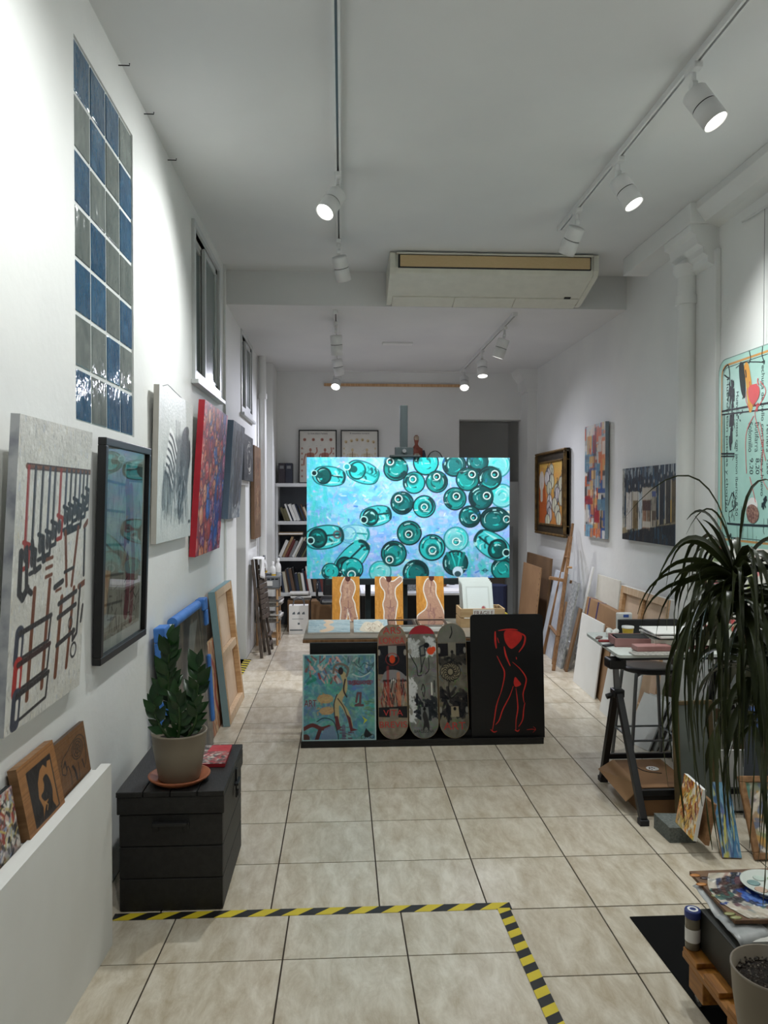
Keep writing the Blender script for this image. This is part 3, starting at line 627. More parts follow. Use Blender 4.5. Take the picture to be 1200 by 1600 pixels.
def art_rain():
    A = Art(110, 120, (112, 122, 134), 13); A.noise(40, 14); A.dabs(420, [(70, 74, 82), (140, 148, 156), (92, 100, 110), (60, 58, 60), (168, 172, 174), (96, 84, 76)], .2, .03, (1.4, 1.75), al=(.3, .8))
    for x in (.35, .5, .62, .75): A.line([(x, .1), (x + .02, .9)], .06, (62, 62, 66), .7)
    A.dabs(60, [(206, 208, 208)], .12, .012, (1.4, 1.75), al=(.4, .9)); A.dabs(40, [(190, 196, 200)], .1, .04, (0, 3.1), (.3, .85, 1, 1), (.4, .9)); return A
T = tilted(6.5, 1.53, .835, .055)
tag(art_panel('painting', T, .74, .835, .05, art_rain(), M('blue_grey_edge', (108, 128, 152), .5), GESSO), 'grey canvas of vertical strokes with a thick blue-grey edge', 'painting')
def art_swirl():
    A = Art(80, 70, (62, 66, 70), 17); A.noise(26, 8); A.dabs(200, [(48, 50, 54), (84, 88, 90)], .2, .04, al=(.3, .7))
    for k in range(46): a = A.r.uniform(0, 6.3); r = A.r.uniform(.12, .34); A.line(cr([(.55 + r * math.cos(a), .5 + r * 1.1 * math.sin(a)), (.55 + r * math.cos(a + .4), .5 + r * 1.1 * math.sin(a + .4)), (.55 + r * math.cos(a + .8), .5 + r * 1.1 * math.sin(a + .8))]), .018, A.r.choice([(206, 204, 196), (150, 148, 142), (36, 36, 38)]), .9)
    return A
T = frame((XL + .012, 7.66, 1.885), (0, 1, 0), (0, 0, 1))
tag(art_panel('painting', T, .76, .465, .035, art_swirl(), M('charcoal_edge', (70, 74, 80), .5), GESSO), 'small charcoal canvas with pale swirling strokes above the doorway', 'painting')
def art_plank():
    A = Art(60, 130, (118, 92, 70), 19); A.noise(30, 8); A.poly([(.2, .12), (.85, .12), (.85, .86), (.2, .86)], (92, 70, 54), .9); A.dabs(160, [(74, 54, 42), (142, 112, 84), (110, 60, 44), (158, 130, 100)], .3, .05, (0, 3.1), (.2, .12, .85, .86), (.4, .9))
    A.dabs(40, [(178, 152, 116)], .3, .03, (1.3, 1.8), (.3, .4, .6, .8), (.4, .8)); return A
T = frame((XL + .012, 8.50, 1.25), (0, 1, 0), (0, 0, 1))
tag(art_panel('painting', T, .66, 1.04, .04, art_plank(), M('brown_edge', (112, 86, 62), .6), GESSO), 'tall narrow brown panel painting on wood past the doorway', 'painting')

# ------------------------------------------------------------------ white boards and woodcuts at the left
mb = MB(); z0 = .012
yb0, yb1 = 1.30, 2.91
def stand_board(name, x0, x1, y0, y1, z1, mat, label, cat):
    T = frame((x1, y0, rampz(y0)), (0, 1, -.077), (0, 0, 1)); hh = z1
    mb = MB(); mb.prism([(y0, rampz(y0)), (y1, rampz(y1)), (y1, z1), (y0, z1)], x0, x1, mat, TXE); return tag(mb.build(name, bevel=.003), label, cat)
stand_board('white_board', -.905, -.868, 1.3, 2.91, .705, FOAMB, 'large smooth white board standing on the ramp, outermost of three', 'board')
stand_board('white_board', -.955, -.925, 1.3, 2.96, .665, FOAMB, 'large white board standing between two other white boards', 'board')
stand_board('white_board', -1.015, -.965, 1.3, 3.0, .655, M('old_white_board', (206, 206, 202), .6), 'thick white board against the left wall carrying the printing blocks', 'board')
def wood_art(seed, big):
    A = Art(90, 110, (150, 104, 62) if big else (112, 78, 48), seed)
    for _ in range(90): y = A.r.random(); A.line([(0, y), (1, y + A.r.uniform(-.02, .02))], .012, A.r.choice([(132, 90, 52), (166, 118, 72), (120, 80, 44)] if big else [(96, 64, 38), (124, 88, 54)]), .5)
    k = (38, 34, 32)
    if big:
        A.poly([(.20, .16), (.84, .16), (.84, .93), (.20, .93)], (156, 108, 62)); A.poly([(.20, .16), (.84, .16), (.84, .24), (.74, .22), (.70, .30), (.62, .22), (.52, .26), (.42, .40), (.38, .60), (.44, .76), (.40, .93), (.20, .93)], k)
        A.poly(cr([(.56, .40), (.66, .38), (.72, .48), (.74, .64), (.70, .80), (.74, .93), (.42, .93), (.50, .78), (.60, .72), (.50, .70), (.44, .60), (.52, .56), (.56, .48)], closed=True), k)
        A.line([(.20, .16), (.84, .16), (.84, .93), (.20, .93), (.20, .16)], .025, k); A.line([(.50, .72), (.56, .78), (.52, .84)], .02, (176, 128, 76))
    else:
        A.line(cr([(.12, .60), (.16, .38), (.34, .30), (.52, .22), (.78, .18), (.92, .34), (.90, .66), (.84, .80)]), .02, k); A.line(cr([(.12, .60), (.22, .66), (.30, .54), (.36, .74), (.34, .92)]), .02, k)
        A.ell(.66, .40, .19, .23, k, ring=.10); A.ell(.66, .40, .14, .18, k, ring=.12); A.ell(.66, .40, .08, .11, k, ring=.2)
        for i in range(7): a = i * .9; A.line([(.66, .40), (.66 + .13 * math.cos(a), .40 + .13 * math.sin(a))], .014, k)
        A.line(cr([(.62, .64), (.62, .84), (.60, .94)]), .02, k); A.line(cr([(.44, .62), (.50, .74), (.52, .92)]), .05, k); A.line(cr([(.76, .66), (.80, .84)]), .03, k); A.line([(.18, .5), (.24, .42), (.26, .6)], .03, k); A.dabs(30, [k], .06, .01, al=(.4, .8))
    return A
def lean_left(px, zb, Xb, Xt):
    """board leaning to the left wall: px = (tl, bl, br) pixels, base on height zb near Xb, top near Xt"""
    bl = onx(*px[1], Xb); br = onx(*px[2], Xb); tl = onx(*px[0], Xt); z = zb; bl.z = br.z = z
    return lean(bl, br, tl)
T = frame((-.972, 2.355, .657), (0, 1, 0), (-.19, 0, 1))
o = art_panel('printing_block', T, .29, .222, .028, wood_art(31, True), OAK, mat=WOODCUT); tag(o, 'framed wooden printing block with a black inked silhouette', 'printing block', 'printing blocks on the white boards')
T = frame((-.982, 2.68, .657), (0, 1, 0), (-.15, 0, 1))
o = art_panel('printing_block', T, .30, .19, .016, wood_art(32, False), M('block_edge', (70, 52, 40), .6), mat=WOODCUT); tag(o, 'dark wooden printing block carved with a horned beast and a round emblem', 'printing block', 'printing blocks on the white boards')
A = Art(80, 90, (176, 168, 152), 23); A.noise(60, 10, False)
A.dabs(360, [(226, 222, 212), (60, 60, 62), (196, 176, 96), (150, 60, 50), (130, 146, 170), (206, 200, 190), (120, 84, 60), (40, 40, 44)], .18, .05, (.8, 2.4), al=(.6, 1))
T = frame((-.98, 2.03, .657), (0, 1, 0), (-.15, 0, 1))
tag(art_panel('painting', T, .30, .185, .018, A, DARKGAP), 'small thickly dabbed canvas in white, black and red beside the printing blocks', 'painting')
# ================================================================== chest, plant and leaning canvases on the left
cx0, cx1, cy0, cy1, cz = -.915, -.495, 3.165, 3.74, .50
ch = thing('wooden_chest', 'black stained plank chest with iron latch and end handle', 'chest', ((cx0 + cx1) / 2, (cy0 + cy1) / 2, 0))
zl = .405
mb = MB(); mb.box((cx0 + .02, cy0 + .02, .02), (cx1 - .02, cy1 - .02, zl - .01), BLACKW); mb.build('carcass', ch)
for k in range(3):                                   # planks of both ends and both sides
    za, zb_ = .005 + k * .133, .005 + (k + 1) * .133 - .003
    for y0, y1 in ((cy0, cy0 + .022), (cy1 - .022, cy1)): mb = MB(); mb.box((cx0, y0, za), (cx1, y1, zb_), BLACKW); mb.build('plank', ch, bevel=.003)
    for x0, x1 in ((cx0, cx0 + .021), (cx1 - .021, cx1)): mb = MB(); mb.box((x0, cy0 + .023, za), (x1, cy1 - .023, zb_), BLACKW); mb.build('plank', ch, bevel=.003)
lid = MB(); lid.box((cx0 - .008, cy0 - .008, zl), (cx1 + .008, cy1 + .008, .478), BLACKW); lid = lid.build('lid', ch, bevel=.004)
for k in range(4):
    x0 = cx0 - .01 + k * .11; mb = MB(); mb.box((x0, cy0 - .012, .478), (x0 + .107, cy1 + .012, cz), BLACKW); mb.build('lid_board', lid, bevel=.003)
mb = MB(); xm = (cx0 + cx1) / 2 + .0
mb.box((xm - .07, cy0 - .03, .362), (xm + .07, cy0 - .006, .376), BLACKM); mb.box((xm - .075, cy0 - .012, .335), (xm - .05, cy0, .376), BLACKM); mb.box((xm + .05, cy0 - .012, .335), (xm + .075, cy0, .376), BLACKM); mb.build('handle', ch, bevel=.003)
mb = MB(); yl = 3.50
mb.box((cx1 + .008, yl - .012, .34), (cx1 + .016, yl + .012, .47), BLACKM); mb.lathe([(0, 0), (.018, 0), (.016, .012), (0, .014)], BLACKM, Matrix.Translation((cx1 + .01, yl, .36)) @ Matrix.Rotation(math.pi / 2, 4, 'Y'), 12)
mb.box((cx1 + .008, yl - .045, .405), (cx1 + .026, yl + .045, .417), BLACKM); mb.build('latch', ch, bevel=.002)
# red flat canvas lying on the chest
A = Art(90, 70, (120, 108, 100), 41); A.noise(60, 8); A.dabs(260, [(34, 32, 32), (170, 160, 150), (206, 198, 188), (60, 54, 52)], .2, .06, (0, 3.1), al=(.5, .95)); A.poly([(.66, 0), (1, 0), (1, .36), (.62, .36)], (178, 48, 54)); A.dabs(60, [(176, 44, 50), (206, 90, 90)], .16, .04, (0, 3.1), (.3, .4, 1, 1), (.4, .8)); A.line([(0, .42), (1, .42)], .02, (150, 40, 44))
bl = onz(262, 1207, .515); br = onz(345, 1202, .515); T = frame((-.80, 3.425, cz + .001), (1, .02, 0), (0, 1, 0))
tag(art_panel('painting', T, .275, .26, .016, A, M('crimson_edge', (150, 34, 42), .5)), 'small red and black canvas lying flat on the black chest', 'painting')
# saucer and potted ZZ plant
pc = Vector((-.695, 3.285, cz))
mb = MB(); mb.lathe([(0, 0), (.10, 0), (.128, .022), (.130, .028), (.121, .028), (.098, .010), (0, .010)], TERRA, Matrix.Translation(pc), 36); tag(mb.build('saucer'), 'round terracotta saucer under the taupe pot', 'saucer')
zz = thing('potted_plant', 'dark green ZZ plant in a tapered taupe pot on the chest', 'plant', pc + Vector((0, 0, .0105)))
P0 = pc + Vector((0, 0, .0105)); PT = Matrix.Translation(P0)
mb = MB(); mb.lathe([(0, 0), (.080, 0), (.086, .006), (.108, .13), (.114, .192), (.117, .196), (.117, .204), (.112, .204), (.106, .165), (.10, .16), (0, .16)], POT, PT, 40); mb.build('pot', zz)
mb = MB(); mb.lathe([(.1045, .162), (.08, .168), (.04, .172), (0, .172)], SOIL, PT, 24); mb.build('soil', zz)
def leaf_mesh(name, L, W, mat, fold=.25, droop=.15):
    prof = [(0, .06), (.18, .55), (.42, 1), (.65, .82), (.86, .38), (1, .02)]; vs = []; fs = []
    for u, q in prof:
        z = -droop * u * u * L; vs += [(u * L, -q * W / 2, z + fold * q * W / 2), (u * L, 0, z), (u * L, q * W / 2, z + fold * q * W / 2)]
    for i in range(len(prof) - 1):
        a = i * 3; fs += [(a, a + 3, a + 4, a + 1), (a + 1, a + 4, a + 5, a + 2)]
    mb = MB(); mb.add(vs, fs, mat, True); o = mb.build(name, base=False); me = o.data; bpy.data.objects.remove(o); return me
LM = [leaf_mesh('leaf', .082, .040, LEAF), leaf_mesh('leaf', .068, .033, LEAF, .35, .25), leaf_mesh('leaf', .058, .027, LEAF, .2, .1)]
R1 = random.Random(5)
def zz_stem(base, tip, bend, nleaf, size=1.0, bare=.2):
    base, tip, bend = Vector(base), Vector(tip), Vector(bend); pts = [base.lerp(tip, k / 8) + bend * math.sin(math.pi * k / 8) for k in range(9)]
    mb = MB(); mb.tube([p + P0 for p in pts], [.008 - .0006 * k for k in range(9)], LEAFY, 8); st = mb.build('stem', zz)
    for k in range(nleaf):
        u = bare + (1 - bare) * k / (nleaf - 1); i = min(int(u * 8), 7); p = pts[i].lerp(pts[i + 1], u * 8 - i); t = (pts[i + 1] - pts[i]).normalized()
        side = Vector((1, 0, 0)) if k % 2 else Vector((-1, 0, 0)); side = (side + Vector((0, R1.uniform(-.9, .3), 0))).normalized(); d = (t * (.75 + .4 * u) + side * (1.0 - .45 * u)).normalized()
        if k == nleaf - 1: d = t
        nrm = (Vector((0, -1, .35)) + side * R1.uniform(-.3, .3)); y = nrm.cross(d).normalized(); n2 = d.cross(y)
        o = bpy.data.objects.new('leaf', LM[k % 3]); COL.objects.link(o); o.parent = st; T = Matrix((d, y, n2)).transposed().to_4x4() @ Matrix.Scale(size * R1.uniform(.85, 1.15), 4); T.translation = p + Vector((0, 0, 0)); o.matrix_local = T
zz_stem((-.01, 0, .165), (-.035, -.01, .58), (-.02, 0, 0), 17, 1.2, .45)
zz_stem((.02, .01, .165), (.085, .0, .47), (.015, 0, 0), 14, 1.2, .15)
zz_stem((-.03, -.02, .165), (-.10, -.02, .33), (-.02, 0, 0), 10, 1.05, .2)
zz_stem((.03, -.02, .165), (.075, -.03, .32), (.02, 0, 0), 11, .85, .1)
zz_stem((.0, -.03, .165), (.0, -.05, .36), (.01, 0, 0), 13, .9, .1)
zz_stem((-.02, .03, .165), (-.05, .03, .38), (.0, 0, 0), 11, .9, .25)

# foam-wrapped painting
A = Art(130, 110, (104, 100, 98), 43); A.noise(30, 16)
for x in range(130):
    f = x / 130; A.a[:, x] = np.array((74, 74, 80)) * (1 - f) + np.array((146, 128, 108)) * f
A.dabs(300, [(60, 60, 66), (150, 134, 112), (178, 164, 142), (92, 86, 82), (120, 108, 96)], .3, .05, (1.35, 1.8), al=(.3, .8)); A.poly([(.55, .08), (.78, .08), (.50, .42), (.36, .42)], (196, 196, 196), .8); A.poly([(.45, .0), (.62, 0), (.38, .45), (.3, .45)], (60, 60, 64), .7)
T, w_, h_ = lean((-.925, 4.10, .0), (-.925, 5.34, .0), (-.985, 4.10, .985))
wp = thing('wrapped_painting', 'brown-grey painting leaning in clear film with blue foam edge guards', 'painting', T=T)
art_panel('canvas', None, w_, h_, .03, A, GESSO, parent=wp)
mb = MB(); mb.box((-.004, -.0, -.003), (w_ + .004, h_ + .004, .0335), FILM); mb.build('film', wp)
def guard(p, q, nm='edge_guard'):
    mb = MB(); mb.box(p, q, BFOAM); return mb.build(nm, wp, bevel=.008)
def corner(x, y):
    sx = 1 if x == 0 else -1; a, b = sorted((x - .022 * sx, x + .11 * sx)); guard((a, y - .05, -.012), (b, y + .03, .05), 'corner_guard'); a, b = sorted((x - .022 * sx, x + .05 * sx)); guard((a, y - .16, -.012), (b, y - .05, .05), 'corner_guard')
corner(0, h_); corner(w_, h_)
mb = MB(); mb.tube([(.30, h_ + .006, .018), (w_ - .20, h_ + .006, .018)], .03, BFOAM, 12); mb.build('foam_tube', wp)
guard((-.022, .36, -.01), (.04, .62, .05)); guard((.0, .10, .028), (.10, .52, .05)); guard((-.022, .05, -.01), (.04, .30, .05)); guard((w_ - .035, .16, -.01), (w_ + .02, .62, .05))
mb = MB(); mb.box((.0, .22, .0505), (.10, .26, .0525), PAPER); mb.build('label_strip', wp)
# little orange canvas behind it
A = Art(50, 80, (206, 176, 140), 44); A.noise(30, 8); A.dabs(120, [(190, 92, 54), (226, 206, 180), (140, 70, 56), (216, 150, 96), (110, 96, 90)], .3, .07, (1.1, 2.0), al=(.5, 1)); A.line(cr([(.3, .2), (.5, .35), (.4, .6), (.55, .8)]), .1, (160, 60, 60), .8)
T, w_, h_ = lean((-.93, 5.42, 0), (-.93, 5.95, 0), (-.98, 5.42, .66)); tag(art_panel('painting', T, w_, h_, .02, A, PINE), 'small orange and cream canvas leaning behind the foam-wrapped painting', 'painting')
# canvas seen from behind
def stretcher(T, w, h, label, t=.04, bar=.045, edge=None, mids_h=(.5,), mids_v=(), group=None):
    r = thing('stretched_canvas', label, 'canvas', T=T, group=group)
    mb = MB(); mb.box((0, 0, 0), (w, h, .004), CANV); e = edge or GESSO
    for lo, hi in (((-.003, 0, 0), (0, h, t)), ((w, 0, 0), (w + .003, h, t)), ((0, h, 0), (w, h + .003, t))): mb.box(lo, hi, e)
    mb.build('canvas', r)
    for lo, hi in (((0, 0), (bar, h)), ((w - bar, 0), (w, h)), ((bar, 0), (w - bar, bar)), ((bar, h - bar), (w - bar, h))): mb = MB(); mb.box((*lo, .006), (*hi, t), PINE2 if hi[1] - lo[1] < bar * 2 else PINE); mb.build('stretcher_bar', r, bevel=.002)
    for q in mids_h: mb = MB(); mb.box((bar, h * q - bar / 2, .008), (w - bar, h * q + bar / 2, t - .006), PINE2); mb.build('cross_bar', r, bevel=.002)
    for q in mids_v: mb = MB(); mb.box((w * q - bar / 2, bar, .008), (w * q + bar / 2, h - bar, t - .006), PINE); mb.build('cross_bar', r, bevel=.002)
    return r
T, w_, h_ = lean((-.885, 5.72, 0), (-.885, 6.55, 0), (-.995, 5.72, 1.0))
stretcher(T, w_, h_, 'large canvas turned to the wall, showing pine stretcher and pale blue edge', .05, .06, M('pale_blue_edge', (128, 158, 164), .6))

# ================================================================== left rear corner
# folded slatted wooden chair leaning at the wall with a white cloth
fc = thing('folding_chair', 'weathered folded wooden slat chair leaning past the doorway', 'chair', (-.84, 8.3, 0))
a0, a1 = Vector((-.86, 8.18, 0)), Vector((-.985, 8.42, 1.03))
for dy in (0, .34): mb = MB(); mb.bar(a0 + Vector((0, dy, 0)), a1 + Vector((0, dy, 0)), .045, .03, DKWOOD, (1, 0, 0)); mb.build('back_leg', fc, bevel=.003)
b0, b1 = Vector((-.79, 8.36, 0)), Vector((-.92, 8.40, .72))
for dy in (0, .30): mb = MB(); mb.bar(b0 + Vector((0, dy, 0)), b1 + Vector((0, dy, 0)), .04, .028, DKWOOD, (1, 0, 0)); mb.build('front_leg', fc, bevel=.003)
for k in range(11):
    u = .40 + k * .052; p = a0.lerp(a1, u) + Vector((.035, .02, 0)); mb = MB(); mb.bar(p + Vector((.01, 0, 0)), p + Vector((.06, .30, 0)), .046, .012, DKWOOD, (1, 0, .1)); mb.build('slat', fc, bevel=.002)
for z in (.10, .20): mb = MB(); mb.bar((-.80, 8.36, z), (-.80, 8.66, z), .03, .02, DKWOOD); mb.build('rung', fc, bevel=.002)
mb = MB(); vs = []; fs = []; nx, ny = 9, 12
for j in range(ny):
    for i in range(nx):
        u, v = i / (nx - 1), j / (ny - 1); y = 8.37 + .40 * u
        if v < .35: x, z = -.985 + v * .25, 1.045 + .012 * math.sin(6 * u)
        else: x, z = -.897 + .02 * math.sin(9 * u + 4 * v) + .03 * (v - .35), 1.045 - (v - .35) * (.30 + .16 * u)
        vs.append((x, y, z))
for j in range(ny - 1):
    for i in range(nx - 1): a = j * nx + i; fs.append((a, a + 1, a + nx + 1, a + nx))
mb.add(vs, fs, CLOTH, True); o = tag(mb.build('cloth'), 'white cloth draped over the top of the slat chair', 'cloth'); m = o.modifiers.new('thick', 'SOLIDIFY'); m.thickness = .004
# shelf rack with paper piles
rk = thing('shelf_rack', 'grey wooden rack on pale poles crammed with paper piles', 'rack', (-.87, 9.05, 0))
rx0, rx1, ry0, ry1 = -.985, -.755, 8.89, 9.22
for x, y in ((rx1, ry0), (rx1, ry1), (rx0, ry1), (rx0, ry0)): mb = MB(); mb.tube([(x, y, 0), (x, y, .65)], .014, PINE, 10); mb.build('pole', rk)
for z in (.662, .46, .275):
    mb = MB(); mb.box((rx0 - .02, ry0 - .02, z - .012), (rx1 + .02, ry1 + .02, z), M('grey_shelf', (120, 114, 106), .7)); mb.build('shelf', rk, bevel=.002)
for k in range(6): mb = MB(); y = ry0 + .01 + k * .06; mb.box((rx0, y, .085), (rx1 + .01, y + .02, .10), PINE); mb.build('slat', rk)
for x in (rx0, rx1): mb = MB(); mb.box((x - .01, ry0, .07), (x + .01, ry1, .085), PINE); mb.build('rail', rk)
def pile(name, label, cat, x0, x1, y0, y1, z, n, th, cols, seed, grp=None):
    """each sheet bundle of a pile is a thing of its own"""
    r = random.Random(seed)
    for k in range(n):
        a = r.uniform(-.12, .12); cx, cy = (x0 + x1) / 2 + r.uniform(-.02, .02), (y0 + y1) / 2 + r.uniform(-.02, .02); h = th * r.uniform(.7, 1.3); sx, sy = (x1 - x0) / 2 * r.uniform(.8, 1), (y1 - y0) / 2 * r.uniform(.8, 1)
        T = Matrix.Translation((cx, cy, z)) @ Matrix.Rotation(a, 4, 'Z'); mb = MB(); mb.box((-sx, -sy, 0), (sx, sy, h), r.choice(cols), T); tag(mb.build(name, bevel=.002), label, cat, grp or label); z += h + .0008
NEWS = M('newsprint', (176, 172, 164), .8, c2=(120, 118, 114), scale=50); NEWS2 = M('newsprint_dark', (130, 124, 116), .8, c2=(84, 80, 76), scale=40); GREYP = M('grey_paper', (198, 196, 190), .8)
pile('paper_bundle', 'bundle of papers on the middle shelf of the rack', 'papers', -.98, -.70, 8.88, 9.2, .461, 4, .016, [NEWS, NEWS2, GREYP], 3)
pile('paper_bundle', 'bundle of papers on the lower shelf of the rack', 'papers', -.98, -.71, 8.88, 9.2, .276, 5, .016, [NEWS, NEWS2, GREYP], 4)
pile('newspaper', 'newspaper on the pile beside the rack', 'newspaper', -.68, -.40, 9.79, 10.0, .40, 5, .02, [NEWS, NEWS2, GREYP], 6)
mb = MB(); mb.box((-.70, 9.775, 0), (-.42, 10.0, .40), CARDD); tag(mb.build('cardboard_box', bevel=.004), 'dark cardboard box under the newspaper pile', 'box')
cr_ = thing('plastic_crate', 'grey plastic crate with a label on top of the rack', 'crate', (-.86, 9.0, .663)); CR = M('grey_crate', (132, 136, 140), .5)
mb = MB(); c0, c1, d0, d1, e0, e1 = -.975, -.725, 8.90, 9.16, .663, .805
mb.box((c0, d0, e0), (c1, d1, e0 + .008), CR)
for lo, hi in (((c0, d0), (c1, d0 + .01)), ((c0, d1 - .01), (c1, d1)), ((c0, d0), (c0 + .01, d1)), ((c1 - .01, d0), (c1, d1))): mb.box((*lo, e0), (*hi, e1), CR)
mb.box((c0 - .01, d0 - .01, e1 - .02), (c1 + .01, d0, e1), CR); mb.build('body', cr_, bevel=.003)
mb = MB(); mb.box((-.90, d0 - .012, .69), (-.81, d0 - .0005, .745), PAPER); mb.build('label_card', cr_)
for k in range(5): mb = MB(); x = c0 + .012 + k * .046; mb.box((x, d0 - .002, .757), (x + .035, d0 + .0, .775), DARKGAP); mb.build('grip_slot', cr_)
def bottle(x, y, z, r, h, band, label, cap=WPLAS):
    b = thing('bottle', label, 'bottle', (x, y, z), None, 'paint bottles on the rack'); T = Matrix.Translation((x, y, z))
    mb = MB(); mb.lathe([(0, 0), (r, 0), (r, h * .68), (r * .8, h * .78), (r * .35, h * .84), (r * .35, h * .88), (0, h * .88)], WPLAS, T, 18); mb.build('body', b)
    mb = MB(); mb.lathe([(r * .42, h * .86), (r * .42, h), (0, h)], cap, T, 14); mb.build('cap', b)
    mb = MB(); mb.lathe([(r * 1.01, h * .12), (r * 1.01, h * .5)], band, T, 18, True, False); mb.build('label_band', b)
YB_ = M('yellow_label', (206, 168, 40), .5); GB_ = M('grey_label', (170, 176, 180), .5)
bottle(-.815, 9.02, .671, .034, .29, YB_, 'white paint bottle with yellow label, stouter, on the crate'); bottle(-.758, 9.08, .671, .034, .325, GB_, 'white paint bottle with grey label on the crate')
bottle(-.925, 9.10, .671, .036, .36, YB_, 'tall clear paint bottle with yellow label by the wall', GREYM); bottle(-.935, 8.96, .671, .030, .27, GB_, 'small white paint bottle beside the draped cloth')
mb = MB(); mb.lathe([(0, 0), (.05, 0), (.05, .09), (.054, .095), (.046, .095), (.046, .01), (0, .01)], GREYM, Matrix.Translation((-.86, 8.97, .671)) @ Matrix.Diagonal((.7, .7, 1.7, 1)), 20); tag(mb.build('tin_can'), 'open grey tin can on the crate', 'can')
# paper bag
bg = thing('paper_bag', 'white paper carrier bag with small print and rope handle', 'bag', (-.55, 9.67, 0))
mb = MB(); mb.prism([(-.67, 9.60), (-.43, 9.60), (-.43, 9.74), (-.67, 9.74)], 0, .36, PAPER); o = mb.build('body', bg)
for y in (9.60, 9.74): mb = MB(); mb.tube(cr([(-.62, y, .36), (-.605, y, .43), (-.55, y, .455), (-.495, y, .43), (-.48, y, .36)]), .006, GREYM, 6); mb.build('handle', bg)
k_ = M('grey_ink', (96, 104, 110), .7); mb = MB()
for x in (-.61, -.55, -.49): mb.add([(x - .02, 9.5985, .25), (x + .02, 9.5985, .25), (x + .012, 9.5985, .285), (x - .012, 9.5985, .27)], [(0, 1, 2, 3)], k_)
mb.box((-.63, 9.598, .19), (-.49, 9.5995, .195), k_); mb.box((-.56, 9.598, .12), (-.535, 9.5995, .145), k_); mb.box((-.66, 9.598, .045), (-.50, 9.5995, .06), k_); mb.build('printed_mark', bg)
# bookcase on the far wall
SHW = M('white_shelf', (196, 198, 198), .5); SHD = M('shelf_back', (82, 86, 92), .7)
bc = thing('bookcase', 'long white built-in bookcase along the far wall', 'bookcase', (.3, 10.2, 0)); bx0, bx1, by0, by1 = -.87, 1.50, 10.02, 10.365
for z in (1.90, 1.405, .93, .47): mb = MB(); mb.box((bx0, by0, z - .045), (bx1, by1, z), SHW); mb.build('shelf_board', bc, bevel=.002)
for x in (bx0 - .0, .33, bx1 - .03): mb = MB(); mb.box((x, by0 + .02, 0), (x + .03, by1, 1.855), SHW); mb.build('upright', bc)
mb = MB(); mb.box((bx0, by1 - .012, 0), (bx1, by1, 1.855), SHD); mb.build('back_panel', bc)
BC = [('dark blue', (40, 48, 66)), ('brown', (92, 70, 54)), ('black', (32, 32, 34)), ('cream', (190, 182, 164)), ('grey', (120, 122, 124)), ('dark red', (98, 44, 42)), ('white', (208, 208, 204)), ('olive', (96, 92, 64)), ('tan', (158, 132, 98))]
BM = {n: M('cover_' + n.replace(' ', '_'), c, .6, rnd=.1) for n, c in BC}
R2 = random.Random(9)
def shelf_books(z, x0, x1, hmax, tilt, where):
    x = x0
    while x < x1:
        n, c = R2.choice(BC); th = R2.uniform(.016, .042); h = hmax * R2.uniform(.68, 1); d = R2.uniform(.16, .22); a = tilt + R2.uniform(-.03, .03)
        T = Matrix.Translation((x, by0 + R2.uniform(.02, .05), z + .0005 + (th * math.sin(a) if a > 0 else 0))) @ Matrix.Rotation(a, 4, 'Y')
        b = thing('book', '%s book %s on the %s of the bookcase' % (n, 'leaning' if abs(a) > .12 else 'standing', where), 'book', T=T, group='books on the ' + where)
        mb = MB(); mb.box((0, 0, 0), (.002, d, h), BM[n]); mb.box((th - .002, 0, 0), (th, d, h), BM[n]); mb.box((.002, 0, 0), (th - .002, .003, h), BM[n]); mb.build('cover', b)
        mb = MB(); mb.box((.0022, .0035, .003), (th - .0022, d - .004, h - .003), PAPER); mb.build('pages', b)
        x += th / math.cos(a) + .002
shelf_books(1.405, -.755, -.36, .24, -.36, 'second shelf'); shelf_books(.93, -.835, -.44, .31, .45, 'third shelf'); shelf_books(.47, -.775, .02, .36, -.16, 'fourth shelf')
tb = thing('book', 'tan book lying flat across the slanted books of the third shelf', 'book', (-.66, 10.16, 1.225)); mb = MB(); mb.box((-.835, 10.05, 1.225), (-.52, 10.28, 1.230), BM['tan']); mb.box((-.835, 10.05, 1.252), (-.52, 10.28, 1.257), BM['tan']); mb.build('cover', tb); mb = MB(); mb.box((-.833, 10.053, 1.230), (-.522, 10.278, 1.252), PAPER); mb.build('pages', tb)
for k in range(2):
    x = -.835 + k * .092; b = thing('binder', ('dark plum binder on the bookcase beside the pilaster', 'dark blue binder on the bookcase beside the muscle chart')[k], 'binder', (x + .024, 10.16, 1.90), None, 'dark binders on the bookcase'); mb = MB(); mb.box((x, 10.06, 1.9005), (x + .088, 10.30, 2.165), M('binder_' + str(k % 2), (34, 38, 50) if k % 2 else (46, 40, 46), .5)); mb.build('cover', b, bevel=.004); mb = MB(); mb.box((x + .018, 10.0585, 2.09), (x + .070, 10.0605, 2.13), GREYM); mb.build('spine_label', b)
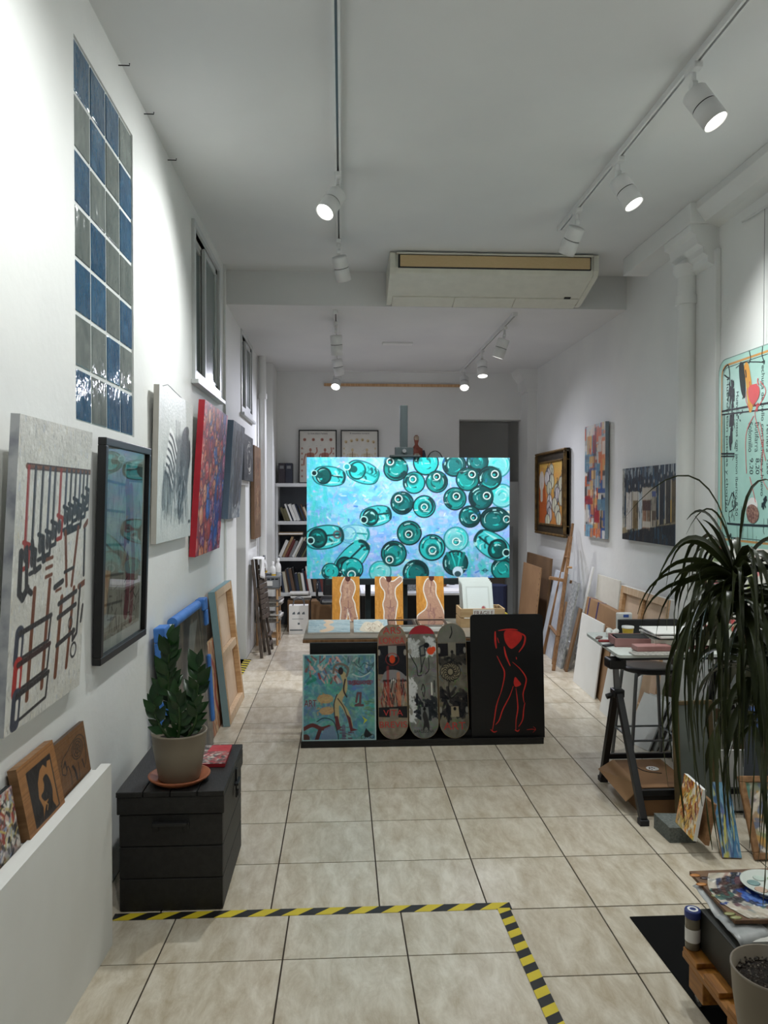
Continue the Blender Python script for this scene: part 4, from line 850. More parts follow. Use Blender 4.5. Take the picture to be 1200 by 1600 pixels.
# anatomy charts standing on the bookcase
def art_chart(skel):
    A = Art(100, 150, (212, 210, 202), 51 + skel); A.noise(10, 12); body = (164, 112, 96) if not skel else (202, 184, 146); dk = (110, 70, 62) if not skel else (120, 96, 64)
    for cx in (.30, .70):
        A.ell(cx, .37, .034, .05, body); A.poly(cr([(cx - .11, .45), (cx - .03, .42), (cx + .03, .42), (cx + .11, .45), (cx + .08, .58), (cx + .06, .64), (cx + .085, .72), (cx + .07, .84), (cx + .04, .98), (cx, .76), (cx - .04, .98), (cx - .07, .84), (cx - .085, .72), (cx - .06, .64), (cx - .08, .58)], closed=True), body, 1 if not skel else .55)
        A.line(cr([(cx - .13, .45), (cx - .17, .55), (cx - .18, .66)]), .034 if not skel else .02, body); A.line(cr([(cx + .13, .45), (cx + .18, .40 if not skel else .55), (cx + .17, .33 if not skel else .66)]), .034 if not skel else .02, body)
        A.line([(cx, .41), (cx, .66)], .02, dk, .8)
        for k in range(5): A.line([(cx - .08, .46 + k * .035), (cx, .45 + k * .035), (cx + .08, .46 + k * .035)], .012, dk, .6)
    for k in range(4 if not skel else 6):
        x = (.14 + .24 * k) if not skel else .12 + .152 * k; A.ell(x, .17 if not skel else .16 + .02 * abs(k - 2.5), .042, .045, body); A.ell(x + .01, .175 if not skel else .17 + .02 * abs(k - 2.5), .02, .025, dk, .6)
    for y in (.34, .44, .55, .66, .77, .88): A.ell(.07, y, .025, .03, body, .8); A.ell(.93, y, .025, .03, body, .8)
    A.dabs(60, [(120, 118, 116)], .05, .006, (0, .01), (.05, .28, .95, .98), (.3, .6)); return A
for k, (x0, lab, ttl) in enumerate(((-.585, 'framed chart of human muscles standing on the bookcase', 'La musculatura humana'), (-.022, 'framed chart of human skeletons standing on the bookcase', 'El esqueleto humano'))):
    w_, h_ = .51, .72; T = frame((x0, 10.29, 1.903), (1, 0, 0), (0, .07, 1)); ca = thing('anatomy_chart', lab, 'chart', T=T, group='anatomy charts')
    mb = MB(); f = .014
    for lo, hi in (((0, 0), (w_, f)), ((0, h_ - f), (w_, h_)), ((0, f), (f, h_ - f)), ((w_ - f, f), (w_, h_ - f))): mb.box((*lo, 0), (*hi, .018), BLACKM)
    mb.build('frame', ca); p = art_panel('print', None, w_ - 2 * f, h_ - 2 * f, .004, art_chart(k), PAPER, parent=ca, mat=PRINT); p.location = (f, f, .002)
    lettering(ca, ttl, w_ / 2, h_ - .045, .26, .024, .0068, BLACKM)
# ================================================================== easel and the big bottle painting
BX0, BX1, BZ0, BZ1, BY = -.322, 1.535, .972, 2.075, 7.0
def art_bottles():
    A = Art(420, 252, (132, 190, 232), 61)
    for x in range(420): f = x / 420; A.a[:, x] = np.array((112, 200, 236)) * (1 - f) + np.array((150, 184, 236)) * f
    A.noise(46, 40, False); A.noise(26, 14, False)
    A.dabs(1500, [(120, 196, 238), (150, 178, 240), (84, 202, 222), (172, 190, 242), (96, 170, 230), (140, 216, 232), (186, 206, 244)], .035, .014, (0, 3.1), al=(.25, .75))
    A.dabs(420, [(126, 206, 242), (160, 186, 244), (100, 180, 236), (150, 224, 236), (196, 204, 246), (110, 160, 230)], .03, .03, (0, .06), al=(.25, .6)); A.dabs(160, [(206, 190, 236), (230, 206, 226), (240, 226, 190), (60, 120, 214), (224, 240, 246), (90, 220, 200)], .022, .008, (0, 3.1), al=(.4, .9))
    A.dabs(40, [(40, 96, 196), (236, 170, 200), (240, 214, 140)], .016, .006, (0, 3.1), al=(.5, .9))
    A.dabs(160, [(70, 206, 206), (58, 190, 200)], .05, .02, (1.2, 1.9), (0, 0, .12, 1), (.2, .6)); A.dabs(90, [(60, 196, 190)], .05, .02, (1.2, 1.9), (.6, .7, 1, 1), (.2, .5))
    nx = lambda x: (x - 163) / 855; ny = lambda y: (y - 204) / 514; nr = lambda r: r / 855
    D, Mi, C, Lt, K = (6, 72, 74), (10, 132, 130), (44, 206, 204), (182, 238, 238), (10, 40, 46)
    def rnd(cx, cy, r, m, tone, rx=1.0, rot=0):
        x, y, q = nx(cx), ny(cy), nr(r); base = {'d': (8, 74, 78), 'm': (14, 124, 122), 'c': (34, 176, 178), 'p': (136, 208, 218)}[tone]; dk = K if tone != 'p' else (40, 140, 150)
        A.ell(x, y, q * rx * 1.03, q * 1.03, dk, .95, rot); A.ell(x, y, q * rx * .93, q * .93, base, 1, rot); A.ell(x - q * .1, y + q * .25, q * rx * .72, q * .66, tuple(int(v * .6 + w_ * .4) for v, w_ in zip(base, C)), .7, rot, soft=6)
        ph = A.r.uniform(0, 6.28)
        for k, (wd_, c_, al_) in enumerate(((.34, K if tone != 'p' else C, .85), (.22, D if tone != 'p' else Lt, .9), (.16, C, .9), (.10, Lt, .9), (.20, Mi if tone != 'p' else C, .8), (.12, C, .9), (.09, K if tone != 'p' else Mi, .9), (.07, Lt, .95), (.14, D if tone != 'p' else Lt, .8))):
            a = ph + k * 2.1 + A.r.uniform(-.6, .6); rr = q * (.78 if k == 0 else A.r.uniform(.25, .8)); sw = A.r.uniform(.5, 1.5) if k else 2.2
            pts = [(x + rr * rx * math.cos(a + t * sw / 5), y + rr * 1.66 * math.sin(a + t * sw / 5)) for t in range(6)]
            A.line(pts, q * wd_ * A.r.uniform(.7, 1.1), c_, al_, True)
        for k in range(3):
            a = A.r.uniform(2.6, 5.4); A.line([(x + q * .8 * math.cos(a), y + q * 1.3 * math.sin(a)), (x + q * .8 * math.cos(a + .25), y + q * 1.3 * math.sin(a + .25))], q * .09, Lt, .9)
        A.ell(x, y, q * rx * 1.03, q * 1.03, dk, .9, rot, ring=.10)
        if m:
            mx, my, mr = nx(m[0]), ny(m[1]), nr(m[2]); A.ell(mx, my, mr * 1.9, mr * 1.9, D if tone != 'p' else (90, 180, 190), .75, soft=3); A.ell(mx, my, mr * 1.12, mr * 1.12, (226, 246, 246)); A.ell(mx, my, mr * .82, mr * .82, K if tone in 'dm' else (20, 110, 116)); A.ell(mx - mr * .2, my + mr * .3, mr * .4, mr * .35, C, .8)
    def lying(cx, cy, rx, ry, rot, m, tone):
        x, y = nx(cx), ny(cy); ca, sa = math.cos(rot), math.sin(rot); asp = 855 / 514
        pt = lambda u, v: (x + nr(u * ca - v * sa), y + nr(u * sa + v * ca) * asp)
        base = {'d': (8, 84, 84), 'c': (48, 200, 206), 'p': (150, 214, 230)}[tone]
        body = cr([pt(-rx, -ry * .35), pt(-rx * .6, -ry * .9), pt(rx * .3, -ry), pt(rx, -ry * .55), pt(rx, ry * .55), pt(rx * .3, ry), pt(-rx * .6, ry * .9), pt(-rx, ry * .35)], closed=True)
        A.poly(body, D if tone != 'p' else (70, 160, 190)); A.poly([(x + (p[0] - x) * .93, y + (p[1] - y) * .91) for p in body], (64, 196, 204) if tone != 'p' else base)
        for k in range(7): u = A.r.uniform(-rx * .1, rx * .85); v0 = A.r.uniform(-.8, .4); A.line(cr([pt(u, v0 * ry), pt(u + rx * .12, (v0 + .25) * ry), pt(u + rx * .02, (v0 + .5) * ry)]), nr(rx * A.r.uniform(.06, .2)), A.r.choice([Mi, C, Lt, D] if tone != 'p' else [Lt, C, (120, 190, 226)]), .8, True)
        A.line(cr([pt(rx * .9, -ry * .5), pt(rx * 1.0, 0), pt(rx * .9, ry * .5)]), nr(rx * .12), K if tone == 'd' else Mi, .8); A.line([pt(rx * .05, ry * .62), pt(rx * .75, ry * .55)], nr(ry * .22), Lt, .85, True); A.line([pt(rx * .1, -ry * .12), pt(rx * .85, -ry * .02)], nr(ry * .16), K if tone == 'd' else Mi, .85)
        sx_, sy_ = pt(-rx * .32, 0); q = nr(ry * .86); dk_ = K if tone == 'd' else (D if tone == 'c' else (96, 170, 210)); A.ell(sx_, sy_, q * .92, q, dk_, .95, rot); A.ell(sx_, sy_, q * .72, q * .82, base, 1, rot)
        for k in range(6): a = A.r.uniform(0, 6.3); rr = q * A.r.uniform(.3, .75); A.line([(sx_ + rr * math.cos(a + t * .25), sy_ + rr * 1.66 * math.sin(a + t * .25)) for t in range(5)], q * A.r.uniform(.12, .3), A.r.choice([K, D, C, Lt, Mi] if tone != 'p' else [Lt, C, (110, 180, 220)]), .9, True)
        mx, my, mr = nx(m[0]), ny(m[1]), nr(m[2]); A.line([(mx, my), pt(-rx * .55, 0)], mr * 2.1, D if tone != 'p' else (120, 190, 220), .9); A.ell(mx, my, mr * 1.1, mr * 1.1, Lt); A.ell(mx, my, mr * .78, mr * .78, K if tone == 'd' else (30, 150, 160))
    for a in ((965, 235, 55, None, 'p'), (985, 367, 50, None, 'p'), (470, 690, 46, None, 'p'), (790, 552, 52, (790, 562, 15), 'p')): rnd(*a)
    lying(255, 285, 66, 42, .1, (195, 272, 12), 'd'); lying(395, 268, 68, 46, .35, (331, 245, 14), 'c'); lying(360, 530, 62, 40, .0, (290, 531, 14), 'p'); lying(235, 542, 78, 50, -.15, (180, 556, 15), 'd')
    lying(345, 640, 95, 48, -.85, (300, 700, 12), 'd'); rnd(352, 676, 46, (350, 700, 16), 'c'); rnd(262, 688, 36, None, 'c'); A.ell(nx(290), ny(531), nr(18), nr(18), (96, 70, 78), .8, ring=.45)
    for a in ((782, 236, 50, None, 'd'), (880, 222, 46, None, 'd'), (535, 253, 51, (512, 223, 14), 'm'), (662, 226, 53, None, 'c'), (612, 312, 46, (607, 297, 13), 'c'), (708, 308, 46, (708, 286, 13), 'm'), (838, 297, 49, (857, 276, 14), 'm'), (932, 292, 50, (954, 275, 15), 'd'),
              (562, 398, 48, (547, 380, 15), 'd'), (655, 413, 47, (655, 415, 13), 'c'), (785, 380, 48, (791, 369, 14), 'm'), (895, 375, 52, (920, 367, 15), 'd'), (848, 456, 46, (865, 459, 13), 'd'), (592, 525, 51, (590, 530, 14), 'm'), (688, 587, 55, (690, 599, 15), 'c'), (527, 612, 53, (509, 638, 15), 'm'), (620, 694, 54, None, 'd'), (990, 680, 50, None, 'm')): rnd(*a)
    rnd(955, 468, 52, (1005, 467, 14), 'd', 1.2); lying(450, 453, 64, 43, -.2, (402, 469, 15), 'd'); lying(945, 580, 80, 52, .6 + math.pi, (1004, 610, 16), 'd')
    rnd(787, 653, 53, None, 'd'); x, y = nx(797), ny(690)
    for k in range(5): A.line([(x, y), (nx(752 + k * 18), ny(612))], .008 if k % 2 else .014, C if k % 2 else Mi, .9)
    A.ell(x, y, nr(22), nr(22), (200, 226, 246)); A.ell(x, ny(700), nr(14), nr(12), K, .8)
    A.line([(nx(900), ny(686)), (nx(926), ny(686))], .004, (20, 60, 70)); A.ell(nx(913), ny(686), nr(9), nr(8), (20, 60, 70), ring=.3)
    A.dabs(40, [(236, 250, 250), (206, 236, 240)], .03, .005, (0, .05), al=(.5, .9)); A.dabs(30, [(30, 110, 190), (40, 150, 160)], .02, .01, (0, 3), al=(.4, .8))
    return A
tag(art_panel('painting', frame((BX0, BY, BZ0), (1, 0, 0), (0, 0, 1)), BX1 - BX0, BZ1 - BZ0, .04, art_bottles(), M('teal_edge', (70, 140, 150), .5), GESSO), 'huge turquoise canvas of green bottles seen from above, on the easel', 'painting')
ES = M('dark_green_easel', (25, 36, 38), .5, c2=(20, 29, 31), scale=6, stretch=(6, 6, 1))
ea = thing('studio_easel', 'dark green studio easel with tall mast holding the bottle painting', 'easel', (.565, 7.2, 0))
for x in (.235, .895): mb = MB(); mb.box((x - .025, 7.035, .05), (x + .025, 7.085, 1.9), ES); mb.build('upright', ea, bevel=.003); mb = MB(); mb.box((x - .035, 6.75, 0), (x + .035, 7.75, .05), ES); mb.build('foot', ea, bevel=.004)
for z in (.25, 1.75): mb = MB(); mb.box((.26, 7.04, z), (.87, 7.08, z + .07), ES); mb.build('cross_rail', ea, bevel=.003)
mb = MB(); mb.box((.53, 7.022, .45), (.60, 7.034, 2.0), ES); mb.box((.53, 7.022, 2.0), (.60, 7.075, 2.556), ES); mb.build('mast', ea, bevel=.004)
mb = MB(); mb.box((-.15, 6.94, .915), (1.28, 7.02, .97), ES); mb.build('canvas_shelf', ea, bevel=.004)
mb = MB(); mb.box((.43, 6.93, 2.077), (.71, 7.02, 2.097), ES); mb.box((.48, 6.985, 2.097), (.65, 7.02, 2.17), ES); cl = mb.build('top_clamp', ea, bevel=.004)
mb = MB(); mb.tube([(.565, 6.985, 2.135), (.565, 6.965, 2.135)], .018, GREYM, 14); mb.build('clamp_knob', cl)

# ================================================================== display table and what stands on it
TZ = .68
dt = thing('display_table', 'wide wooden display table with a worn grey top', 'table', (.5, 6.0, 0)); TOPG = M('worn_table_top', (140, 130, 116), .5, c2=(122, 112, 100), scale=5)
mb = MB(); mb.box((-.29, 5.585, .645), (1.38, 6.46, .668), OAK); mb.build('edge_board', dt, bevel=.002); mb = MB(); mb.box((-.287, 5.588, .668), (1.377, 6.457, TZ), TOPG); mb.build('table_top', dt, bevel=.002)
for x in (-.10, 1.2):
    for y in (5.72, 6.32): mb = MB(); mb.box((x - .03, y - .03, 0), (x + .03, y + .03, .645), BLACKP); mb.build('leg', dt, bevel=.003)
for x in (.0, .12, .45, .62): mb = MB(); mb.tube([(x, 5.66, .645), (x, 5.66, .50)], .008, BLACKM, 6); mb.build('hook_rod', dt)
ds = thing('display_stand', 'low black display stand with a front ledge', 'stand', (.55, 5.3, 0))
mb = MB(); mb.box((-.285, 5.20, 0), (1.392, 5.46, .030), BLACKP); mb.build('ledge', ds, bevel=.003)
mb = MB(); mb.box((-.285, 5.20, .0305), (1.392, 5.212, .045), BLACKP); mb.build('lip', ds)
mb = MB(); mb.box((-.235, 5.49, .0), (1.36, 5.51, .664), BLACKP); mb.build('back_panel', ds, bevel=.002)
def lean_back(x0, x1, y0, y1, z0, z1, t=0.0):
    """frame of a panel facing the viewer, foot at y0, top at y1"""
    T = frame((x0, y0, z0), (1, 0, 0), (0, y1 - y0, z1 - z0)); return T, x1 - x0, math.hypot(y1 - y0, z1 - z0)
def figure(A, pts, c, outline=None, ow=.02, al=1):
    P = cr(pts, closed=True)
    if outline: A.line(P + P[:1], ow, outline)
    A.poly(P, c, al)
def art_collage():
    A = Art(190, 215, (98, 146, 150), 71); A.noise(60, 22, False); A.dabs(700, [(84, 140, 146), (110, 164, 160), (74, 122, 144), (128, 170, 166), (92, 130, 130), (70, 150, 140), (90, 120, 160)], .12, .04, (0, 3.1), al=(.3, .8))
    A.dabs(60, [(196, 190, 176), (206, 160, 150), (140, 60, 56), (60, 90, 120), (48, 140, 120)], .10, .035, (.6, 2.4), (.05, .03, .5, .32), (.5, .95)); A.dabs(40, [(80, 130, 120), (170, 176, 170), (60, 80, 90)], .08, .03, (.6, 2.4), (.5, .02, .98, .2), (.4, .9))
    A.poly([(.05, .33), (.18, .27), (.2, .30), (.06, .36)], (40, 130, 110)); A.ell(.31, .52, .11, .06, (196, 156, 96), .8); A.ell(.33, .66, .10, .05, (200, 150, 96), .8); A.dabs(40, [(196, 160, 110), (170, 130, 90)], .05, .02, (0, 3), (.2, .46, .42, .7), (.4, .8))
    k = (44, 30, 34)
    figure(A, [(.48, .20), (.52, .26), (.55, .36), (.53, .42), (.46, .50), (.43, .60), (.44, .74), (.46, .84), (.48, .86), (.50, .74), (.50, .60), (.56, .66), (.62, .78), (.66, .86), (.68, .82), (.62, .66), (.54, .55), (.60, .44), (.61, .34), (.58, .22)], (176, 160, 116))
    A.ell(.52, .20, .035, .05, k); A.line(cr([(.42, .22), (.44, .14), (.53, .12), (.62, .17), (.60, .26)]), .03, (110, 100, 90)); A.line(cr([(.47, .47), (.43, .58), (.44, .74)]), .012, k); A.line(cr([(.48, .52), (.56, .62), (.62, .76)]), .012, k); A.line(cr([(.58, .30), (.56, .42), (.60, .50)]), .02, k)
    A.poly([(.44, .72), (.48, .72), (.52, .86), (.46, .89)], (96, 40, 44)); A.poly([(.60, .70), (.65, .74), (.68, .86), (.75, .88), (.65, .90)], (96, 40, 44)); A.dabs(14, [(90, 50, 60)], .08, .02, (0, .1), (.5, .8, .66, .98), (.5, .9))
    A.line(cr([(.70, .10), (.78, .16), (.84, .11), (.92, .14), (.98, .10)]), .012, (60, 90, 96)); A.line(cr([(.76, .20), (.86, .24), (.95, .16), (.99, .11)]), .01, (50, 80, 90)); A.line(cr([(.68, .24), (.80, .27), (.92, .22)]), .016, (170, 190, 186))
    A.line(cr([(.20, .78), (.30, .74), (.42, .78), (.48, .92), (.49, 1)]), .012, (30, 50, 56)); A.line(cr([(.03, .86), (.14, .82), (.26, .86), (.36, .84)]), .05, (96, 44, 44)); A.line(cr([(.24, .88), (.20, .98)]), .05, (80, 40, 44)); A.ell(.05, .97, .055, .055, (80, 50, 44)); A.poly([(.30, .86), (.42, .82), (.48, .98), (.24, .99)], (110, 130, 156), .9)
    A.line([(.56, .84), (.56, .99)], .05, (96, 84, 110), .7); A.poly([(.80, .72), (.88, .77), (.82, .82), (.84, .77)], (180, 190, 60)); A.line([(.73, .56), (.75, .46), (.79, .46), (.78, .58), (.72, .60), (.82, .60)], .03, (96, 66, 70)); A.dabs(30, [(110, 150, 110), (80, 120, 96)], .06, .02, (0, .2), (.84, .52, .98, .72), (.4, .9))
    A.line([(.64, .34), (.94, .33)], .05, (104, 84, 110), .7); A.dabs(20, [(120, 60, 70)], .05, .015, (0, .1), (.62, .31, .95, .37), (.5, .9))
    A.ell(.82, .965, .03, .03, (24, 30, 32), ring=.2); A.ell(.94, .955, .03, .03, (24, 30, 32), ring=.2); A.poly([(.83, .93), (.86, .86), (.90, .90), (.94, .94), (.88, .97), (.84, .96)], (24, 30, 32))
    A.line([(.01, .005), (.99, .005), (.99, .995), (.01, .995), (.01, .005)], .022, (170, 196, 194)); return A
T, w_, h_ = lean_back(-.278, .232, 5.262, 5.395, .0312, .60)
co = art_panel('painting', T, w_, h_, .025, art_collage(), M('pale_teal_edge', (160, 186, 184), .6), GESSO); tag(co, 'teal collage canvas of painted figures leaning on the black display stand', 'painting')
INK = M('muted_red_ink', (120, 52, 60), .6); RED = M('stencil_red', (176, 44, 38), .55)
lettering(co, 'ART', .055, h_ * .43, .085, .045, .0262, INK); lettering(co, 'BARCELONA', .40, h_ * .665, .15, .022, .0262, INK)
# skateboard decks
def deck_outline(w, h, n=14):
    r = w / 2; pts = []
    for k in range(n + 1): a = math.pi * k / n; pts.append((r - r * math.cos(a) * 1, h - r * 1.05 + r * 1.05 * math.sin(a)))
    pts = pts[::-1]
    for k in range(n + 1): a = math.pi * k / n; pts.append((r - r * math.cos(a), r * 1.05 - r * 1.05 * math.sin(a)))
    return pts
def deck(cx, y0, y1, z1, art, label, texts):
    w = .207; T, w_, h = lean_back(cx - w / 2, cx + w / 2, y0, y1, .0312, z1); d = thing('skateboard_deck', label, 'skateboard', T=T, group='painted skateboard decks')
    out = deck_outline(w, h); mb = MB(); mb.prism(out, 0, .010, M('deck_ply', (150, 128, 96), .5)); mb.build('plywood', d, bevel=.002)
    # painted face clipped to the outline
    a = np.clip(art.a, 0, 255) / 255; a = np.where(a <= .04045, a / 12.92, ((a + .055) / 1.055) ** 2.4); ny, nx = a.shape[:2]; vs = []; r = w / 2 - .003
    for j in range(ny):
        y = h - .003 - (h - .006) * j / (ny - 1); e = max(0, min(y, h - y) - .003); hw = r if e > r * 1.05 else r * math.sqrt(max(0, 1 - (1 - e / (r * 1.05)) ** 2))
        for i in range(nx): vs.append((w / 2 + hw * (2 * i / (nx - 1) - 1), y, .0108))
    fs = [(j * nx + i, (j + 1) * nx + i, (j + 1) * nx + i + 1, j * nx + i + 1) for j in range(ny - 1) for i in range(nx - 1)]
    me = bpy.data.meshes.new('graphic'); me.from_pydata(vs, [], fs); me.materials.append(ENAMEL); at = me.attributes.new('Col', 'FLOAT_COLOR', 'POINT'); c = np.ones((ny * nx, 4)); c[:, :3] = a.reshape(-1, 3); at.data.foreach_set('color', c.ravel())
    g_ = bpy.data.objects.new('graphic', me); COL.objects.link(g_); g_.parent = d
    for s, fx, fy, fw_, fh, m in texts: lettering(d, s, w * fx, h * (1 - fy), w * fw_, h * fh, .0114, m)
def worn(seed, bg):
    A = Art(80, 260, bg, seed); A.noise(34, 10); A.dabs(160, [tuple(v + A.r.randint(-26, 26) for v in bg) for _ in range(8)], .3, .04, (0, 3.1), al=(.3, .8)); return A
def scrape(A, x, y): A.ell(x, y, .05, .09, (140, 136, 126))
A = worn(81, (132, 120, 102)); A.poly([(0, .19), (1, .17), (1, .46), (0, .44)], (26, 26, 30)); A.poly([(.36, .19), (.66, .19), (.66, .29), (.36, .29)], (134, 130, 124)); A.ell(.5, .31, .1, .12, (206, 70, 34)); A.ell(.5, .31, .24, .18, (150, 50, 40), .8, ring=.12)
for x in (.04, .95): scrape(A, x, .25); scrape(A, x, .77)
A.poly(cr([(.14, .47), (.3, .41), (.7, .41), (.98, .47), (.98, .52), (.14, .52)], closed=True), (128, 124, 124)); A.line([(.16, .50), (.96, .50)], .07, (50, 44, 46)); A.ell(.53, .505, .09, .07, (210, 208, 200)); A.line([(.5, .48), (.5, .53)], .02, (30, 30, 30)); A.line([(.57, .48), (.57, .53)], .02, (30, 30, 30))
A.dabs(120, [(30, 30, 32), (150, 140, 126), (196, 120, 90), (120, 40, 36)], .3, .06, (1.2, 1.9), (.1, .52, .95, .72), (.4, .9)); A.line([(.34, .38), (.34, .70)], .09, (150, 46, 40), .6); A.line([(.70, .44), (.72, .70)], .12, (196, 122, 84), .6); A.poly([(0, .73), (1, .72), (1, .82), (0, .81)], (34, 30, 30)); A.poly([(.38, .74), (.68, .74), (.68, .83), (.38, .83)], (120, 110, 96)); A.poly([(0, .10), (1, .10), (1, .19), (0, .19)], (150, 100, 84), .5)
deck(.352, 5.262, 5.47, .795, A, 'skateboard deck with red stencilled words and a painted torso', [('ARS', .5, .055, .62, .06, RED), ('LONGA', .5, .145, .86, .055, RED), ('VITA', .5, .775, .66, .05, RED), ('BREVIS', .5, .875, .92, .052, RED)])
A = worn(82, (112, 112, 104)); A.poly([(0, 0), (1, 0), (1, .082), (0, .082)], (158, 42, 50)); A.dabs(60, [(196, 198, 196), (176, 178, 176)], .2, .08, (0, 3.1), (.02, .14, .35, .28), (.6, 1)); A.dabs(50, [(200, 202, 200)], .2, .08, (0, 3.1), (.65, .12, .98, .27), (.6, 1)); A.dabs(60, [(206, 206, 204)], .25, .09, (0, 3.1), (.0, .48, .25, .84), (.5, 1))
A.line([(.42, .20), (.58, .18), (.60, .27), (.44, .28), (.42, .20)], .05, (48, 52, 56)); A.ell(.66, .185, .1, .08, (24, 26, 28)); A.ell(.80, .235, .13, .11, (212, 72, 36)); A.ell(.9, .22, .08, .08, (212, 72, 36)); k = (40, 40, 40)
for c_ in ([(.06, .26), (.2, .33), (.30, .38), (.33, .45), (.46, .45)], [(.44, .28), (.46, .38), (.42, .43)], [(.58, .30), (.5, .36), (.46, .42)], [(.72, .30), (.72, .40), (.60, .44)], [(.44, .58), (.5, .53), (.56, .58), (.52, .64), (.48, .60)]): A.line(cr(c_), .03, k)
A.dabs(60, [(24, 26, 30), (40, 42, 46)], .3, .1, (0, 3.1), (.25, .66, .98, .82), (.6, 1)); A.poly([(.40, .73), (.66, .73), (.68, .80), (.64, .86), (.42, .86)], (110, 112, 108)); A.ell(.53, .745, .05, .05, (20, 20, 20)); A.poly(cr([(.46, .80), (.54, .76), (.64, .82), (.70, .93), (.58, .90), (.46, .93), (.50, .86)], closed=True), (48, 46, 44)); scrape(A, .08, .24); scrape(A, .08, .77); A.line([(.8, .52), (.8, .62)], .05, (210, 208, 196)); A.line([(.9, .50), (.9, .60)], .03, (20, 22, 24))
deck(.566, 5.262, 5.47, .79, A, 'grey skateboard deck with a red nose and a small red heart shape', [('BARCELONA', .5, .935, .66, .026, BLACKM)])
A = worn(83, (108, 102, 88)); A.poly([(0, .0), (1, .0), (1, .17), (0, .17)], (112, 112, 104), .7); A.line(cr([(.5, .03), (.52, .08), (.46, .12), (.44, .13)]), .04, (30, 30, 30)); A.poly([(0, .18), (.36, .18), (.36, .29), (0, .30)], (26, 22, 26)); A.poly([(.64, .18), (1, .18), (1, .27), (.64, .29)], (26, 24, 28)); A.poly([(.36, .17), (.64, .17), (.62, .28), (.38, .28)], (126, 120, 106)); A.ell(.5, .255, .05, .05, (30, 28, 28))
A.dabs(50, [(24, 24, 26), (60, 56, 50)], .3, .1, (0, 3.1), (0, .30, 1, .36), (.4, .9)); A.dabs(80, [(22, 22, 26), (44, 40, 40)], .35, .12, (0, 3.1), (.0, .60, 1, .82), (.5, 1)); A.ell(.42, .43, .34, .24, (134, 122, 98), .9); A.ell(.42, .43, .36, .26, (26, 26, 26), ring=.07)
for i in range(16): a = i * .4; A.line(cr([(.42 + .1 * math.cos(a), .43 + .03 * math.sin(a)), (.42 + .2 * math.cos(a + .5), .43 + .06 * math.sin(a + .5)), (.42 + .3 * math.cos(a), .43 + .09 * math.sin(a))]), .026, (30, 28, 28))
A.line(cr([(.36, .50), (.34, .60), (.40, .66), (.62, .62)]), .03, (26, 26, 26)); A.poly([(.40, .73), (.66, .73), (.68, .82), (.40, .82)], (150, 138, 112)); A.ell(.53, .75, .05, .05, (24, 24, 24))
for x in (.04, .95): scrape(A, x, .24); scrape(A, x, .76)
deck(.780, 5.262, 5.47, .80, A, 'dark skateboard deck with a drawn brain and red letters at its tail', [('ART', .5, .895, .74, .062, RED)])
# black panel with the red figure
bp_ = thing('painted_panel', 'tall black panel with a standing figure in red strokes', 'painting', T=lean_back(.895, 1.41, 5.262, 5.33, .0312, .885)[0]); _, w_, h_ = lean_back(.895, 1.41, 5.262, 5.33, .0312, .885)
rr = .025; out = [(0, 0), (w_, 0)] + [(w_ - rr + rr * math.cos(a), h_ - rr + rr * math.sin(a)) for a in (0, .5, 1.07, 1.57)] + [(rr - rr * math.sin(a), h_ - rr + rr * math.cos(a)) for a in (0, .5, 1.07, 1.57)]
mb = MB(); mb.prism(out, 0, .018, M('satin_black', (16, 15, 16), .35, c2=(20, 19, 20), scale=3)); mb.build('panel', bp_, bevel=.002)
RP = M('scarlet_paint', (214, 46, 38), .45, c2=(196, 38, 32), scale=20)
def stroke(pts, wd, taper=True):
    P = cr([((x - 818) / 318 * w_, (1 - (y - 285) / 578) * h_) for x, y in pts], 5); vs = []; fs = []; n = len(P)
    for i, p in enumerate(P):
        a, b = P[max(i - 1, 0)], P[min(i + 1, n - 1)]; dx, dy = b[0] - a[0], b[1] - a[1]; L = math.hypot(dx, dy) + 1e-9; q = wd * (.35 + .65 * math.sin(math.pi * (i + .5) / n)) if taper else wd
        vs += [(p[0] - dy / L * q / 2, p[1] + dx / L * q / 2, .0188), (p[0] + dy / L * q / 2, p[1] - dx / L * q / 2, .0188)]
    fs = [(2 * i, 2 * i + 1, 2 * i + 3, 2 * i + 2) for i in range(n - 1)]; mb = MB(); mb.add(vs, fs, RP); mb.build('paint_stroke', bp_)
def blob(pts):
    P = cr([((x - 818) / 318 * w_, (1 - (y - 285) / 578) * h_) for x, y in pts], 4, True); mb = MB(); mb.add([(x, y, .0188) for x, y in P], [tuple(range(len(P)))], RP); mb.build('paint_patch', bp_)
blob([(968, 365), (1010, 362), (1040, 375), (1040, 405), (1010, 440), (990, 445), (968, 410)]); blob([(1010, 580), (1024, 595), (1036, 615), (1012, 626), (1004, 608)])
for pts, wd in (([(926, 365), (926, 410), (930, 445)], .014), ([(940, 362), (965, 358), (1000, 356), (1025, 360)], .010), ([(1030, 372), (1056, 390), (1050, 430), (1028, 464)], .012), ([(964, 436), (972, 480), (990, 528)], .012), ([(932, 480), (950, 520), (964, 555), (960, 600), (945, 660)], .009), ([(1000, 510), (1035, 545), (1058, 585), (1054, 620), (1044, 660), (1048, 700)], .009), ([(944, 660), (928, 710), (918, 770), (908, 830)], .008), ([(1002, 622), (985, 670), (955, 730), (938, 780), (922, 800)], .008), ([(1013, 632), (1018, 680), (1020, 730), (1012, 780), (1010, 828)], .008), ([(1052, 700), (1046, 730), (1040, 780), (1022, 812)], .008), ([(900, 822), (915, 834), (928, 830)], .008), ([(1006, 826), (1018, 832), (1026, 824)], .008), ([(1016, 486), (1018, 498)], .006), ([(935, 395), (942, 420)], .006), ([(1058, 826), (1082, 824), (1098, 828)], .004), ([(1086, 812), (1096, 824), (1084, 840)], .003)): stroke(pts, wd)

